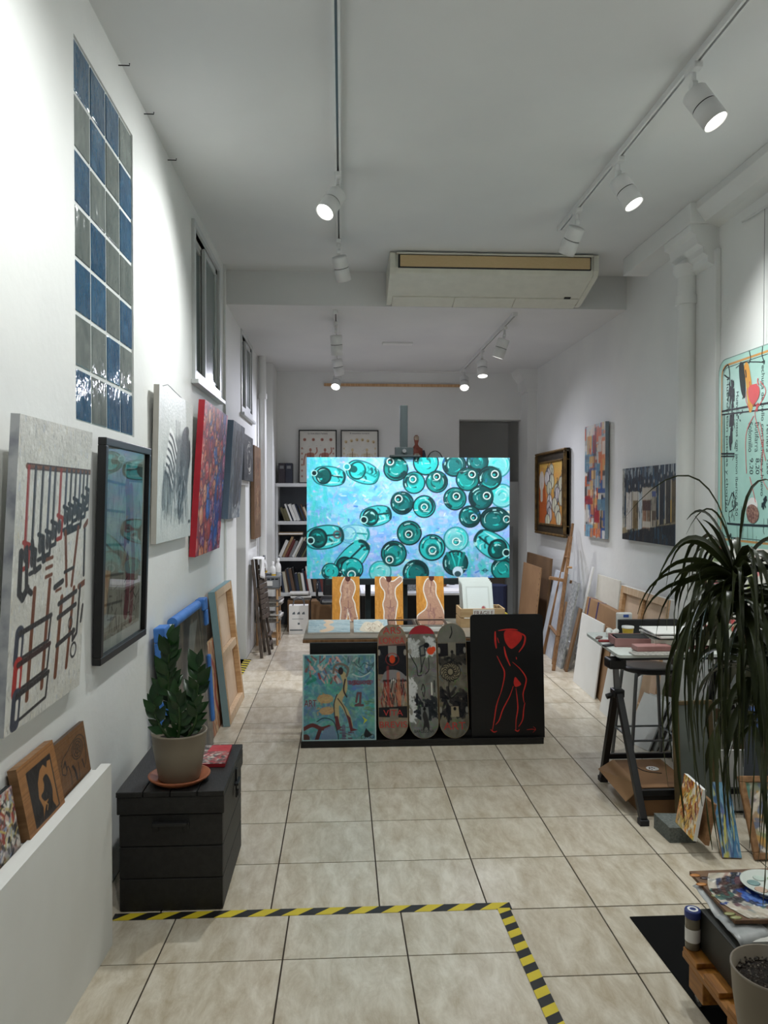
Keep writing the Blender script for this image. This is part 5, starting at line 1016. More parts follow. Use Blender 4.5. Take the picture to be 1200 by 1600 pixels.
# three orange studies at the back of the table
def art_study(k):
    A = Art(90, 140, (204, 142, 60), 90 + k); A.noise(26, 12); A.dabs(200, [(214, 150, 66), (190, 124, 48), (222, 164, 82), (196, 136, 70)], .3, .06, (1.2, 1.9), al=(.2, .6)); sk, sh, hl, W, hr = (186, 146, 124), (140, 100, 96), (214, 180, 156), (240, 236, 228), (84, 44, 40)
    if k == 0: body = [(.50, .02), (.60, .05), (.76, .12), (.82, .26), (.76, .40), (.72, .48), (.80, .60), (.82, .70), (.90, .98), (.68, .98), (.58, .74), (.48, .98), (.32, .98), (.34, .72), (.30, .55), (.36, .40), (.32, .30), (.38, .14)]; head = (.57, .03)
    elif k == 1: body = [(.30, .02), (.44, .10), (.66, .12), (.90, .02), (.96, .10), (.74, .24), (.70, .36), (.72, .48), (.78, .60), (.74, .76), (.66, .98), (.36, .98), (.34, .78), (.30, .62), (.36, .48), (.36, .34), (.24, .22), (.20, .08)]; head = (.50, .05)
    else: body = [(.46, .06), (.60, .10), (.70, .20), (.70, .40), (.82, .58), (.96, .80), (.98, .96), (.60, .96), (.30, .98), (.05, .98), (.06, .88), (.34, .74), (.40, .60), (.34, .46), (.28, .30), (.34, .14)]; head = (.56, .03)
    figure(A, body, sk, W, .075); P = np.array(cr(body, closed=True)); cx_ = P[:, 0].mean()
    A.line(cr([(head[0], .12), (head[0] - .03, .30), (head[0], .46)]), .05, sh, .6); A.dabs(24, [hl], .12, .05, (1.2, 1.9), (.44, .16, .66, .5), (.3, .6)); A.dabs(20, [sh, (158, 116, 120)], .12, .05, (1.2, 1.9), (.42, .7, .7, .94), (.3, .6)); A.ell(head[0], head[1], .10, .13, hr)
    y = .62 if k < 2 else .70; A.line(cr([(cx_, y - .08), (cx_ + .01, y), (cx_, y + .07)]), .03, sh, .9); A.line(cr([(cx_ - .14, y + .06), (cx_ - .05, y + .09), (cx_, y + .07)]), .025, sh, .8); A.line(cr([(cx_, y + .07), (cx_ + .06, y + .09), (cx_ + .14, y + .05)]), .025, sh, .8)
    if k == 0: A.line([(.56, .72), (.54, .98)], .03, (222, 206, 190), .9); A.line(cr([(.38, .20), (.36, .40), (.33, .56)]), .03, sh, .7)
    A.line([(.80, .93), (.92, .92)], .015, (70, 40, 30)); return A
yb = 6.33
for k, (x0, x1, lab) in enumerate(((519, 562, 'orange figure study of a standing back with one arm raised to the shoulder'), (586, 630, 'orange figure study of a standing back with both arms raised'), (651, 694, 'orange figure study of a seated back with folded legs'))):
    a, b = ony(x0, 968, yb).x, ony(x1, 968, yb).x; T, w_, h_ = lean_back(a, b, yb, yb + .07, TZ + .001, 1.045)
    st = thing('figure_study', lab, 'painting', T=T, group='orange figure studies'); art_panel('canvas', None, w_, h_, .018, art_study(k), M('ochre_edge', (176, 120, 52), .6), GESSO, parent=st)
    mb = MB(); mb.bar((w_ / 2, h_ * .7, -.002), (w_ / 2, .035, -.12), .03, .004, CARD); mb.build('prop', st)
# small pictures lying on the table
def art_rest(k):
    A = Art(80, 54, (150, 168, 174), 95 + k); A.noise(24, 8); A.dabs(160, [(160, 178, 184), (130, 150, 160), (176, 188, 190)], .3, .05, (0, .2), al=(.3, .7)); s = (206, 178, 150)
    if k == 0: figure(A, [(.36, .02), (.56, .06), (.60, .24), (.50, .40), (.62, .60), (.56, .86), (.34, .98), (.28, .84), (.44, .66), (.36, .40), (.42, .24)], s)
    else: figure(A, [(.22, .94), (.24, .50), (.36, .20), (.56, .24), (.72, .10), (.84, .40), (.90, .92)], (196, 184, 164)); A.dabs(20, [(150, 130, 110), (220, 206, 186)], .14, .04, (.8, 2.2), (.3, .3, .85, .9), (.5, .9))
    return A
for k, (xa, xb, lab) in enumerate(((481, 547, 'small blue-grey painting of a reclining figure lying on the display table'), (553, 607, 'small pale painting of a curled figure lying on the display table'))):
    a, b = ony(xa, 990, 5.76).x, ony(xb, 990, 5.76).x; T = frame((a, 5.76, TZ + .001), (1, 0, 0), (0, .2, .062)); tag(art_panel('painting', T, b - a, .213, .012, art_rest(k), PAPER), lab, 'painting', 'small pictures on the display table')
    mb = MB(); mb.box((a + .02, 5.90, TZ), (b - .02, 5.95, TZ + .040), PINE); tag(mb.build('wooden_block'), 'wooden block propping up the %s' % ('reclining figure painting' if k == 0 else 'curled figure painting'), 'block')
def small_frame(x0, x1, y0, y1, c, lab, fm):
    T = frame((x0, y0, TZ + .001), (1, 0, 0), (0, 1, .02)); f = thing('framed_picture', lab, 'picture frame', T=T, group='small pictures on the display table'); w, h, b = x1 - x0, y1 - y0, .018; mb = MB()
    for lo, hi in (((0, 0), (w, b)), ((0, h - b), (w, h)), ((0, b), (b, h - b)), ((w - b, b), (w, h - b))): mb.box((*lo, 0), (*hi, .018), fm)
    mb.build('frame', f, bevel=.002); A = Art(40, 40, c, 99); A.noise(40, 6); mb = MB(); p = art_panel('picture', None, w - 2 * b, h - 2 * b, .003, A, PAPER, parent=f, mat=PRINT); p.location = (b, b, .006)
    mb = MB(); mb.add([(b, b, .013), (w - b, b, .013), (w - b, h - b, .013), (b, h - b, .013)], [(0, 1, 2, 3)], GLASS); mb.build('glass', f)
DKF = M('dark_brown_frame', (58, 42, 34), .4)
small_frame(.355, .585, 6.02, 6.28, (120, 132, 150), 'small dark frame with a grey-blue picture lying on the display table', DKF); small_frame(.60, .84, 6.02, 6.28, (190, 140, 80), 'small dark frame with an orange picture lying on the display table', DKF); small_frame(.44, .80, 5.72, 5.98, (176, 176, 172), 'pale wide frame under glass lying near the skateboard tops', M('grey_frame', (130, 124, 116), .4))
# FRAGILE crate with wrapped prints
k0, k1, k2, k3 = .93, 1.285, 5.98, 6.22
fr_ = thing('wooden_crate', 'low pine crate printed with the word FRAGILE', 'crate', ((k0 + k1) / 2, 6.1, TZ))
CRW = M('crate_pine', (196, 168, 128), .6, c2=(180, 150, 110), scale=6, stretch=(1, 8, 8), rnd=.06)
for z0, z1 in ((TZ + .001, TZ + .072), (TZ + .08, TZ + .15)):
    for lo, hi in (((k0, k2), (k1, k2 + .012)), ((k0, k3 - .012), (k1, k3)), ((k0, k2 + .012), (k0 + .012, k3 - .012)), ((k1 - .012, k2 + .012), (k1, k3 - .012))): mb = MB(); mb.box((*lo, z0), (*hi, z1), CRW); mb.build('slat', fr_, bevel=.002)
for x in (k0 + .012, k1 - .032):
    for y in (k2 + .012, k3 - .032): mb = MB(); mb.box((x, y, TZ + .001), (x + .02, y + .02, TZ + .145), CRW); mb.build('corner_post', fr_)
mb = MB(); mb.box((k0 + .012, k2 + .012, TZ + .001), (k1 - .012, k3 - .012, TZ + .006), CRW); mb.build('bottom', fr_)
lt = MB(); v, f = text2d('FRAGILE'); x0 = min(p[0] for p in v); x1 = max(p[0] for p in v); y1 = max(p[1] for p in v)
lt.add([(k0 + .11 + (x - x0) / (x1 - x0) * .15, k2 - .0022, TZ + .10 + y / y1 * .032) for x, y in v], f, M('dark_red_ink', (96, 40, 36), .6)); lt.build('lettering', fr_); mb = MB(); mb.box((k0 + .10, k2 - .0015, TZ + .09), (k0 + .27, k2 - .0002, TZ + .145), PAPER); mb.build('paper_label', fr_)
for k in range(4):
    A = Art(50, 70, (240, 240, 238), 120 + k); A.poly([(.12, .1), (.88, .1), (.88, .9), (.12, .9)], (220, 220, 218)); A.poly([(.16, .13), (.84, .13), (.84, .87), (.16, .87)], (244, 244, 244))
    if k == 3: A.poly(cr([(.55, .85), (.58, .66), (.66, .55), (.76, .62), (.78, .85)], closed=True), (196, 176, 176)); A.ell(.66, .6, .05, .06, (180, 80, 90))
    y = 6.095 - k * .02; T, w_, h_ = lean_back(k0 + .02 + .006 * k, k0 + .265 + .006 * k, y, y + .13, TZ + .0075, 1.052 - .012 * k); pr = thing('wrapped_print', 'white mounted print in clear film standing in the FRAGILE crate' if k < 3 else 'mounted print with a small pink figure, foremost in the FRAGILE crate', 'print', T=T, group='wrapped prints in the crate')
    art_panel('print', None, w_, h_, .006, A, PAPER, parent=pr, mat=PRINT); mb = MB(); mb.add([(0, 0, .0085), (w_, 0, .0085), (w_, h_, .0085), (0, h_, .0085)], [(0, 1, 2, 3)], FILM); mb.build('film', pr)
mb = MB(); mb.lathe([(.022, -.012), (.045, -.012), (.045, .012), (.022, .012), (.022, -.012)], M('yellow_tape_roll', (196, 176, 60), .4), Matrix.Translation((1.32, 6.20, TZ + .0455)) @ Matrix.Rotation(math.pi / 2, 4, 'X'), 24, True, False); tag(mb.build('tape_roll'), 'yellow roll of tape standing beside the FRAGILE crate', 'tape roll')

# ================================================================== behind the display
dk = thing('work_desk', 'white work desk behind the big easel painting', 'desk', (.75, 8.2, 0))
mb = MB(); mb.box((.19, 7.85, .70), (1.55, 8.95, .725), M('white_desk_top', (226, 228, 232), .35)); mb.build('desk_top', dk, bevel=.003)
for x in (.23, 1.48):
    for y in (7.9, 8.88): mb = MB(); mb.box((x - .02, y - .02, 0), (x + .02, y + .02, .70), BLACKM); mb.build('leg', dk)
mb = MB(); mb.box((.26, 8.85, .25), (1.45, 8.87, .68), BLACKM); mb.build('modesty_panel', dk)
pile('sheet_of_paper', 'white sheet lying on the work desk', 'paper', .21, .50, 7.9, 8.3, .726, 2, .002, [PAPER], 11); pile('sheet_of_paper', 'white sheet lying on the work desk', 'paper', .98, 1.4, 7.88, 8.2, .726, 2, .002, [PAPER], 12)
mb = MB(); mb.box((.62, 8.05, .726), (.80, 8.3, .95), M('speckled_grey', (128, 132, 136), .7, c2=(80, 84, 88), scale=140, lo=.45, hi=.55)); tag(mb.build('speaker_box', bevel=.004), 'speckled grey box standing on the work desk', 'box')
mb = MB(); mb.lathe([(0, 0), (.05, 0), (.085, .06), (.09, .07), (.08, .07), (.045, .012), (0, .012)], M('brown_bowl', (150, 92, 60), .4), Matrix.Translation((1.10, 8.45, .726)), 24); tag(mb.build('bowl'), 'brown bowl on the work desk', 'bowl')
for k, (x, c) in enumerate(((1.0, (206, 120, 40)), (1.24, (60, 70, 90)), (.5, (180, 60, 50)), (.46, (210, 208, 200)))):
    mb = MB(); mb.lathe([(0, 0), (.035, 0), (.035, .08), (.03, .085), (.03, .11), (0, .11)], M('jar_%d' % k, c, .4), Matrix.Translation((x, 8.6, .726)), 18); tag(mb.build('paint_jar'), '%s paint jar on the work desk' % ('orange', 'dark blue', 'red', 'white')[k], 'jar', 'jars on the work desk')
# office chair
oc = thing('office_chair', 'black swivel office chair half hidden behind the display table', 'chair', (-.06, 9.25, 0)); BP = M('black_plastic', (26, 27, 30), .35)
for k in range(5):
    a = k * 1.2566 + .3; mb = MB(); mb.bar((-.06, 9.25, .09), (-.06 + .28 * math.cos(a), 9.25 + .28 * math.sin(a), .06), .04, .025, BP); l = mb.build('base_arm', oc, bevel=.004); mb = MB(); mb.tube([(-.06 + .28 * math.cos(a) - .012, 9.25 + .28 * math.sin(a), .025), (-.06 + .28 * math.cos(a) + .012, 9.25 + .28 * math.sin(a), .025)], .025, RUBBER, 12); mb.build('castor', l)
mb = MB(); mb.tube([(-.06, 9.25, .08), (-.06, 9.25, .44)], .025, GREYM, 12); mb.build('column', oc); mb = MB(); mb.box((-.27, 9.05, .44), (.15, 9.45, .50), BP); mb.build('seat', oc, bevel=.03)
mb = MB(); mb.box((-.23, 8.97, .56), (.11, 9.01, .92), BP); mb.build('backrest', oc, bevel=.018); mb = MB(); mb.tube(cr([(-.06, 9.25, .46), (-.06, 9.03, .48), (-.06, 8.99, .62), (-.06, 8.99, .8)]), .02, BP, 10); mb.build('back_stem', oc)
for x in (-.30, .18): mb = MB(); mb.tube(cr([(-.06 + (x + .06) * .8, 9.15, .47), (x, 9.13, .52), (x, 9.15, .66), (x, 9.30, .68)]), .016, BP, 8); mb.build('armrest', oc)
mb = MB(); mb.box((-.40, 9.70, 0), (-.14, 9.95, .40), CARDD); tag(mb.build('cardboard_box', bevel=.004), 'dark cardboard box beside the white paper bag, under the bookcase', 'box')
# anatomical model and bell jar on the bookcase
am = thing('anatomical_model', 'small anatomical torso model with exposed muscles on the bookcase', 'model', (.985, 10.17, 1.90)); FL = M('model_flesh', (150, 84, 66), .45, c2=(120, 60, 50), scale=14); BN = M('model_bone', (176, 160, 140), .5); DB = M('model_dark', (52, 56, 74), .5)
def loft(mb, rings, mat, n=16):
    vs = []; fs = []
    for cx, cy, z, rx, ry in rings:
        for k in range(n): a = 2 * math.pi * k / n; vs.append((cx + rx * math.cos(a), cy + ry * math.sin(a), z))
    for i in range(len(rings) - 1):
        for k in range(n): k2 = (k + 1) % n; fs.append((i * n + k, i * n + k2, (i + 1) * n + k2, (i + 1) * n + k))
    fs += [tuple(range(n - 1, -1, -1)), tuple(range((len(rings) - 1) * n, len(rings) * n))]; mb.add(vs, fs, mat, True)
X, Y = .985, 10.17; mb = MB(); loft(mb, [(X, Y, 1.90, .075, .06), (X, Y, 2.0, .07, .055), (X, Y, 2.12, .062, .05), (X, Y, 2.22, .075, .055), (X, Y, 2.32, .088, .055), (X, Y, 2.365, .085, .05), (X, Y, 2.39, .04, .035), (X, Y, 2.42, .022, .025), (X, Y, 2.44, .024, .028), (X, Y - .005, 2.455, .028, .034), (X, Y - .008, 2.485, .034, .04), (X, Y, 2.52, .034, .042), (X, Y, 2.545, .018, .022)], FL); mb.build('body', am)
mb = MB(); loft(mb, [(X, Y - .055, 2.10, .03, .006), (X, Y - .060, 2.2, .035, .008), (X, Y - .060, 2.30, .03, .006)], BN); mb.build('rib_plate', am)
for s_, m_ in ((-1, FL), (1, DB)): mb = MB(); mb.tube(cr([(X + s_ * .085, Y, 2.34), (X + s_ * .105, Y, 2.26), (X + s_ * .11, Y, 2.12), (X + s_ * .10, Y - .01, 1.98)]), [.024] * 7 + [.018] * 12, m_, 10); mb.build('arm', am)
mb = MB(); loft(mb, [(X, Y - .03, 2.475, .024, .02), (X, Y - .03, 2.505, .029, .02), (X, Y - .02, 2.535, .02, .018)], BN); mb.build('skull', am)
mb = MB(); mb.lathe([(.11, 0), (.11, .3), (.10, .36), (.07, .41), (.03, .435), (0, .44)], FILM, Matrix.Translation((1.235, 10.17, 1.901)), 24); tag(mb.build('bell_jar'), 'clear glass bell jar beside the anatomical model', 'bell jar')
# ================================================================== right wall
def frame_bars(parent, w, h, b, t, mat, z0=0.0, name='frame', bevel=.004):
    mb = MB()
    for lo, hi in (((0, 0), (w, b)), ((0, h - b), (w, h)), ((0, b), (b, h - b)), ((w - b, b), (w, h - b))): mb.box((*lo, z0), (*hi, z0 + t), mat)
    return mb.build(name, parent, bevel=bevel)
T, w_, h_ = hang_right([(833, 712), (880, 697), (880, 842), (836, 832)], .08, .01)
gp = thing('framed_painting', 'still life in a deep gilt frame on the right wall', 'painting', T=T)
frame_bars(gp, w_, h_, .13, .045, GOLDD); frame_bars(gp, w_, h_, .03, .075, GOLD, 0, 'outer_moulding', .012)
mb = MB(); i = .115
for lo, hi in (((i, i), (w_ - i, i + .025)), ((i, h_ - i - .025), (w_ - i, h_ - i)), ((i, i), (i + .025, h_ - i)), ((w_ - i - .025, i), (w_ - i, h_ - i))): mb.box((*lo, .0455), (*hi, .058), GOLD)
mb.build('inner_moulding', gp, bevel=.005)
A = Art(80, 100, (206, 160, 80), 131); A.noise(40, 12, False)
for y in range(100): A.a[y] = A.a[y] * .5 + .5 * (np.array((214, 176, 90)) * (1 - y / 100) + np.array((176, 96, 48)) * (y / 100))
A.poly(cr([(.0, .30), (.2, .26), (.3, .5), (.34, .98), (0, .98)], closed=True), (180, 92, 44)); A.ell(.12, .30, .11, .2, (214, 206, 196)); A.line([(.12, .36), (.12, .60)], .10, (206, 196, 180))
for k in range(16):
    x, y = A.r.uniform(.34, .94), .16 + .052 * k; A.ell(x, y, .11, .15, (70, 60, 66)); A.ell(x, y, .095, .135, A.r.choice([(216, 212, 206), (196, 190, 186), (206, 206, 176)])); A.line([(x, y - .1), (x, y + .1)], .015, (90, 80, 86)); A.line(cr([(x, y - .12), (x + .03, y - .16), (x + .02, y - .2)]), .02, (52, 56, 60)); A.line(cr([(x - .05, y - .08), (x - .07, y), (x - .05, y + .08)]), .012, (110, 100, 110))
p = art_panel('canvas', None, w_ - .25, h_ - .25, .003, A, GESSO, parent=gp); p.location = (.125, .125, .043)
T, w_, h_ = hang_right([(913, 667), (946, 659), (945, 843), (914, 837)], .035)
A = Art(70, 150, (170, 168, 160), 133); cs = [(116, 158, 180), (196, 92, 48), (206, 160, 90), (214, 210, 200), (56, 84, 140), (150, 44, 52), (90, 130, 150), (210, 120, 70), (60, 62, 66), (190, 186, 176)]
for k in range(190):
    x, y, a, b = A.r.random(), A.r.random(), A.r.uniform(.04, .2), A.r.uniform(.01, .07); a, b = (a, b) if A.r.random() < .5 else (a * .4, b * 1.8); A.poly([(x - a, y - b), (x + a, y - b), (x + a, y + b), (x - a, y + b)], A.r.choice(cs), A.r.uniform(.7, 1))
A.dabs(60, [(230, 228, 220), (40, 60, 110)], .2, .02, (1.4, 1.7), al=(.4, .9)); A.line([(.5, .15), (.47, .9)], .05, (60, 70, 80), .5)
tag(art_panel('painting', T, w_, h_, .035, A, M('grey_blue_edge', (130, 146, 156), .6), GESSO), 'tall narrow abstract canvas of coloured blocks between gilt frame and bottle shelf painting', 'painting')
T, w_, h_ = hang_right([(972, 732), (1073, 723), (1073, 857), (973, 842)], .035)
A = Art(200, 106, (34, 50, 64), 135); A.noise(26, 14); A.dabs(480, [(20, 26, 36), (36, 66, 92), (24, 46, 66), (16, 20, 26), (52, 90, 116), (22, 30, 40), (18, 24, 34)], .12, .03, (1.45, 1.7), al=(.3, .9)); A.dabs(46, [(206, 210, 208), (180, 190, 192)], .07, .014, (1.5, 1.64), (0, 0, 1, .10), (.6, 1)); A.dabs(30, [(196, 190, 170), (150, 150, 140)], .12, .03, (1.5, 1.64), (0, .0, .05, 1), (.4, .9)); A.dabs(26, [(206, 206, 196), (90, 140, 176)], .10, .02, (1.5, 1.64), (.94, 0, 1, .9), (.4, .9))
A.poly([(0, .84), (.5, .70), (1, .64), (1, .72), (.5, .80), (0, .92)], (150, 134, 100), .9); A.poly([(0, .92), (.5, .79), (1, .70), (1, 1), (0, 1)], (30, 28, 30), .9); A.dabs(60, [(44, 80, 104), (20, 20, 24), (52, 46, 40)], .12, .03, (1.5, 1.64), (.1, .84, 1, 1), (.4, .9))
for x0, x1, yt, yb_, c in ((.08, .18, .34, .84, (190, 184, 176)), (.19, .28, .33, .82, (112, 92, 56)), (.29, .355, .34, .82, (176, 186, 192)), (.36, .425, .28, .80, (150, 110, 84)), (.43, .49, .28, .80, (126, 100, 76)), (.50, .58, .28, .78, (150, 140, 124)), (.62, .68, .22, .74, (34, 32, 34)), (.71, .78, .20, .72, (54, 46, 36)), (.79, .86, .20, .70, (96, 80, 48))):
    A.poly([(x0, yt), (x1, yt - .01), (x1, yb_), (x0, yb_ + .02)], c); A.line([(x0, yt), (x0, yb_)], .012, (230, 220, 196), .8); A.line([(x1, yt), (x1, yb_)], .012, (26, 24, 26)); A.ell((x0 + x1) / 2, yt - .04, .016, .03, (40, 38, 40)); A.ell((x0 + x1) / 2, yt - .08, .010, .014, (150, 146, 140)); A.dabs(12, [tuple(min(255, v + 40) for v in c), tuple(int(v * .6) for v in c)], .06, .012, (1.5, 1.64), (x0, yt, x1, yb_), (.4, .9))
for x0, x1, y0, y1, c in ((.36, .49, .45, .58, (70, 44, 40)), (.36, .49, .72, .80, (206, 200, 186)), (.20, .28, .33, .45, (206, 200, 192)), (.51, .57, .33, .40, (60, 76, 140)), (.51, .57, .58, .70, (84, 66, 50)), (.36, .49, .28, .44, (196, 188, 174))): A.poly([(x0, y0), (x1, y0), (x1, y1), (x0, y1)], c, .85)
A.line([(.79, .45), (.79, .70)], .012, (214, 170, 80))
tag(art_panel('painting', T, w_, h_, .035, A, M('night_edge', (22, 26, 36), .5), GESSO), 'dark blue canvas of a shelf with bottles beside the white pipe', 'painting')
# enamel menu sign
my0, my1, mz0, mz1 = onx(1121, 700, 2.53).y, 3.90, 1.385, 2.625; mw_, mh_ = my0 - my1, mz1 - mz0; T = frame((2.555, my0, mz0), (0, -1, 0), (0, 0, 1))
ms = thing('menu_sign', 'pale green enamelled menu sign over-painted with black and pink strokes', 'sign', T=T)
def rrect(x0, y0, x1, y1, r, n=6):
    pts = []
    for cx, cy, a0 in ((x1 - r, y0 + r, -math.pi / 2), (x1 - r, y1 - r, 0), (x0 + r, y1 - r, math.pi / 2), (x0 + r, y0 + r, math.pi)):
        for k in range(n + 1): a = a0 + math.pi / 2 * k / n; pts.append((cx + r * math.cos(a), cy + r * math.sin(a)))
    return pts
MENT = M('mint_enamel', (176, 216, 204), .25, c2=(164, 206, 194), scale=4); MBK = M('sign_black', (22, 28, 28), .4); MPK = M('sign_pink', (226, 92, 92), .4); MOR = M('sign_orange', (206, 152, 84), .4); MTX = M('sign_print', (54, 72, 70), .5)
mb = MB(); mb.prism(rrect(0, 0, mw_, mh_, .09), 0, .02, MENT); mb.build('plate', ms, bevel=.004)
def ringstrip(i0, i1, mat, nm, z=.0205):
    a = rrect(i0, i0, mw_ - i0, mh_ - i0, .09 - i0 * .5); b = rrect(i1, i1, mw_ - i1, mh_ - i1, .09 - i1 * .5); n = len(a); mb = MB(); mb.add([(x, y, z) for x, y in a + b], [(k, (k + 1) % n, n + (k + 1) % n, n + k) for k in range(n)], mat); mb.build(nm, ms)
ringstrip(.038, .052, MOR, 'border_line'); ringstrip(.060, .064, MBK, 'border_line'); ringstrip(.0, .006, M('chipped_edge', (128, 150, 144), .5), 'rim')
def mloc(x, y): p = onx(x, y, 2.535); return my0 - p.y, p.z - mz0
def mtext(s, x, ya, yb_, hgt, mat=MTX):
    u, v0 = mloc(x, ya); _, v1 = mloc(x, yb_); lettering(ms, s, u, (v0 + v1) / 2, v0 - v1, hgt, .021, mat, -math.pi / 2)
mtext('Huevos rotos con jamon iberico 8,50', 1152, 612, 806, .042); mtext('Solomillo', 1173, 660, 706, .048); mtext('9,20', 1174, 716, 741, .046, MBK); mtext('Butifarra', 1183, 660, 706, .046); mtext('8,20', 1183.5, 716, 741, .046, MBK); mtext('Pechuga de pollo con lechuga y huevo', 1192, 564, 775, .046)
mtext('Huevos con patatas y chorizo', 1137, 592, 800, .04); mtext('Ternera', 1201, 660, 706, .045); mtext('9,20', 1201, 716, 741, .046, MBK)
def mstroke(pts, wd, mat, nm='paint_stroke', z=.0214):
    P = cr([mloc(*p) for p in pts], 4); vs = []; n = len(P); q = wd / 2
    for k, p in enumerate(P):
        a, b = P[max(k - 1, 0)], P[min(k + 1, n - 1)]; dx, dy = b[0] - a[0], b[1] - a[1]; L = math.hypot(dx, dy) + 1e-9; vs += [(p[0] - dy / L * q, p[1] + dx / L * q, z), (p[0] + dy / L * q, p[1] - dx / L * q, z)]
    mb = MB(); mb.add(vs, [(2 * k, 2 * k + 1, 2 * k + 3, 2 * k + 2) for k in range(n - 1)], mat); mb.build(nm, ms)
def mblob(pts, mat, z=.0218): P = cr([mloc(*p) for p in pts], 4, True); mb = MB(); mb.add([(x, y, z) for x, y in P], [tuple(range(len(P)))], mat); mb.build('paint_patch', ms)
for pts, wd in (([(1128, 643), (1160, 637), (1210, 628)], .012), ([(1128, 648), (1170, 643), (1210, 638)], .009), ([(1127, 709), (1148, 709)], .012), ([(1127, 713), (1148, 713)], .010), ([(1132, 648), (1132, 720), (1134, 800)], .008), ([(1171, 548), (1173, 560), (1170, 568)], .008), ([(1192, 541), (1191, 555), (1194, 564)], .008), ([(1136, 818), (1160, 820), (1205, 822)], .014), ([(1140, 800), (1150, 790), (1145, 770), (1138, 790)], .007), ([(1150, 575), (1165, 566), (1195, 566)], .006), ([(1130, 580), (1138, 570), (1140, 590), (1132, 586)], .01)): mstroke(pts, wd, MBK)
R6 = random.Random(33)
def mscrub(x0, x1, y0, y1, n, mat, ln=18, wd=.012, z=.0216):
    """patch of overlapping vertical brush marks"""
    for k in range(n):
        x, y = R6.uniform(x0, x1), R6.uniform(y0, y1); L = R6.uniform(.4, 1) * ln; mstroke([(x, y - L / 2), (x + R6.uniform(-1, 1), y), (x + R6.uniform(-1.5, 1.5), y + L / 2)], wd * R6.uniform(.3, 1), mat, z=z + .00002 * k)
MGY = M('sign_grey', (70, 88, 84), .45)
mscrub(1140, 1147, 598, 700, 26, MBK, 26, .022); mscrub(1138, 1150, 600, 720, 10, MGY, 16, .01); mscrub(1139, 1149, 834, 852, 10, MBK, 12, .03, .0222); mscrub(1190, 1200, 778, 792, 8, MBK, 12, .03, .0222); mscrub(1137, 1150, 772, 812, 14, MBK, 12, .009); mscrub(1150, 1200, 800, 850, 12, MGY, 22, .006); mscrub(1134, 1160, 640, 660, 6, MBK, 6, .01); mscrub(1172, 1186, 596, 640, 8, MPK, 14, .014, .0228); mscrub(1156, 1166, 570, 620, 6, MBK, 20, .012, .0221)
for x in (1152, 1160, 1168, 1176): mstroke([(x, 822), (x + .5, 845)], .004, M('sign_wash', (96, 130, 124), .5))
mblob([(1155, 572), (1162, 568), (1165, 600), (1164, 622), (1158, 610)], M('sign_dark', (44, 52, 50), .5)); mblob([(1163, 572), (1170, 570), (1177, 620), (1175, 642), (1170, 640), (1166, 600)], M('sign_amber', (226, 160, 60), .4)); mblob([(1170, 606), (1180, 600), (1187, 606), (1186, 620), (1178, 632), (1171, 624)], MPK, .0224)
for pts, wd in (([(1168, 606), (1166, 625), (1172, 640)], .006), ([(1188, 595), (1197, 610), (1190, 628), (1180, 645), (1188, 680), (1197, 720)], .006), ([(1178, 650), (1166, 680), (1167, 740)], .006), ([(1172, 745), (1178, 770), (1181, 785)], .006), ([(1188, 660), (1193, 690), (1190, 740), (1200, 765)], .005)): mstroke(pts, wd, MPK, z=.0226)
mblob([(1167, 790), (1173, 778), (1181, 780), (1184, 792), (1176, 800)], PAPER, .0216); mblob([(1167, 795), (1175, 788), (1184, 794), (1186, 808), (1178, 818), (1169, 812)], M('sign_maroon', (96, 52, 48), .5, c2=(170, 130, 110), scale=60), .023)
# picture rail above it
mb = MB(); mb.tube([onx(1160, 346, 2.55), onx(1215, 312, 2.55)], .008, WMETAL, 8); tag(mb.build('picture_rail'), 'short white hanging rail high on the right wall', 'rail'); mb = MB(); p = onx(1195, 325, 2.55); mb.tube([p, (2.55, p.y, 2.63)], .002, GREYM, 5); tag(mb.build('hanging_wire'), 'thin hanging wire running down to the menu sign', 'wire')

# ================================================================== boards leaning along the right wall
def board(name, bl, br, tl, t, mat, label, cat, edge=None, bevel=.002):
    """flat board; bl, br floor pixels (or points), tl pixel at the depth of bl"""
    bl = onz(*bl) if len(bl) == 2 else Vector(bl); br = onz(*br) if len(br) == 2 else Vector(br); tl = ony(*tl, bl.y) if len(tl) == 2 else Vector(tl)
    T, w, h = lean(bl, br, tl); mb = MB(); mb.box((0, 0, -t), (w, h, 0), mat); o = mb.build(name, None, bevel, False); o.matrix_world = T; return tag(o, label, cat)
board('cardboard_sheet', (2.34, 9.9, 0), (2.34, 8.78, 0), (2.42, 9.9, 1.0), .03, CARDD, 'tall flattened cardboard box leaning in the far right corner', 'cardboard')
b_ = thing('cardboard_sheet', 'corrugated cardboard sheet leaning in front of the tall flattened box', 'cardboard', T=lean((2.15, 9.35, 0), (2.15, 8.52, 0), (2.24, 9.35, .915))[0]); mb = MB(); mb.box((0, 0, -.012), (.83, .92, 0), CARD); mb.build('sheet', b_)
for k in range(14): mb = MB(); mb.box((.80, .04 + k * .062, .0002), (.815, .06 + k * .062, .002), CARDD); mb.build('perforation', b_)
board('film_panel', (2.22, 8.50, 0), (2.20, 7.95, 0), (2.40, 8.50, .90), .03, M('bluish_film_wrap', (178, 186, 196), .25, c2=(206, 212, 218), scale=14, stretch=(6, 1, 6)), 'panel wrapped in bluish film behind the folded wooden easel', 'panel')
board('cardboard_sheet', (2.20, 7.92, 0), (2.19, 7.78, 0), (2.34, 7.92, .62), .012, CARD, 'brown cardboard sheet between the legs of the folded easel', 'cardboard')
board('film_panel', (2.18, 7.74, 0), (2.17, 7.50, 0), (2.36, 7.74, .86), .02, M('clear_wrap', (190, 194, 194), .2, c2=(140, 146, 148), scale=30), 'narrow panel in crumpled clear film beside the folded easel', 'panel')
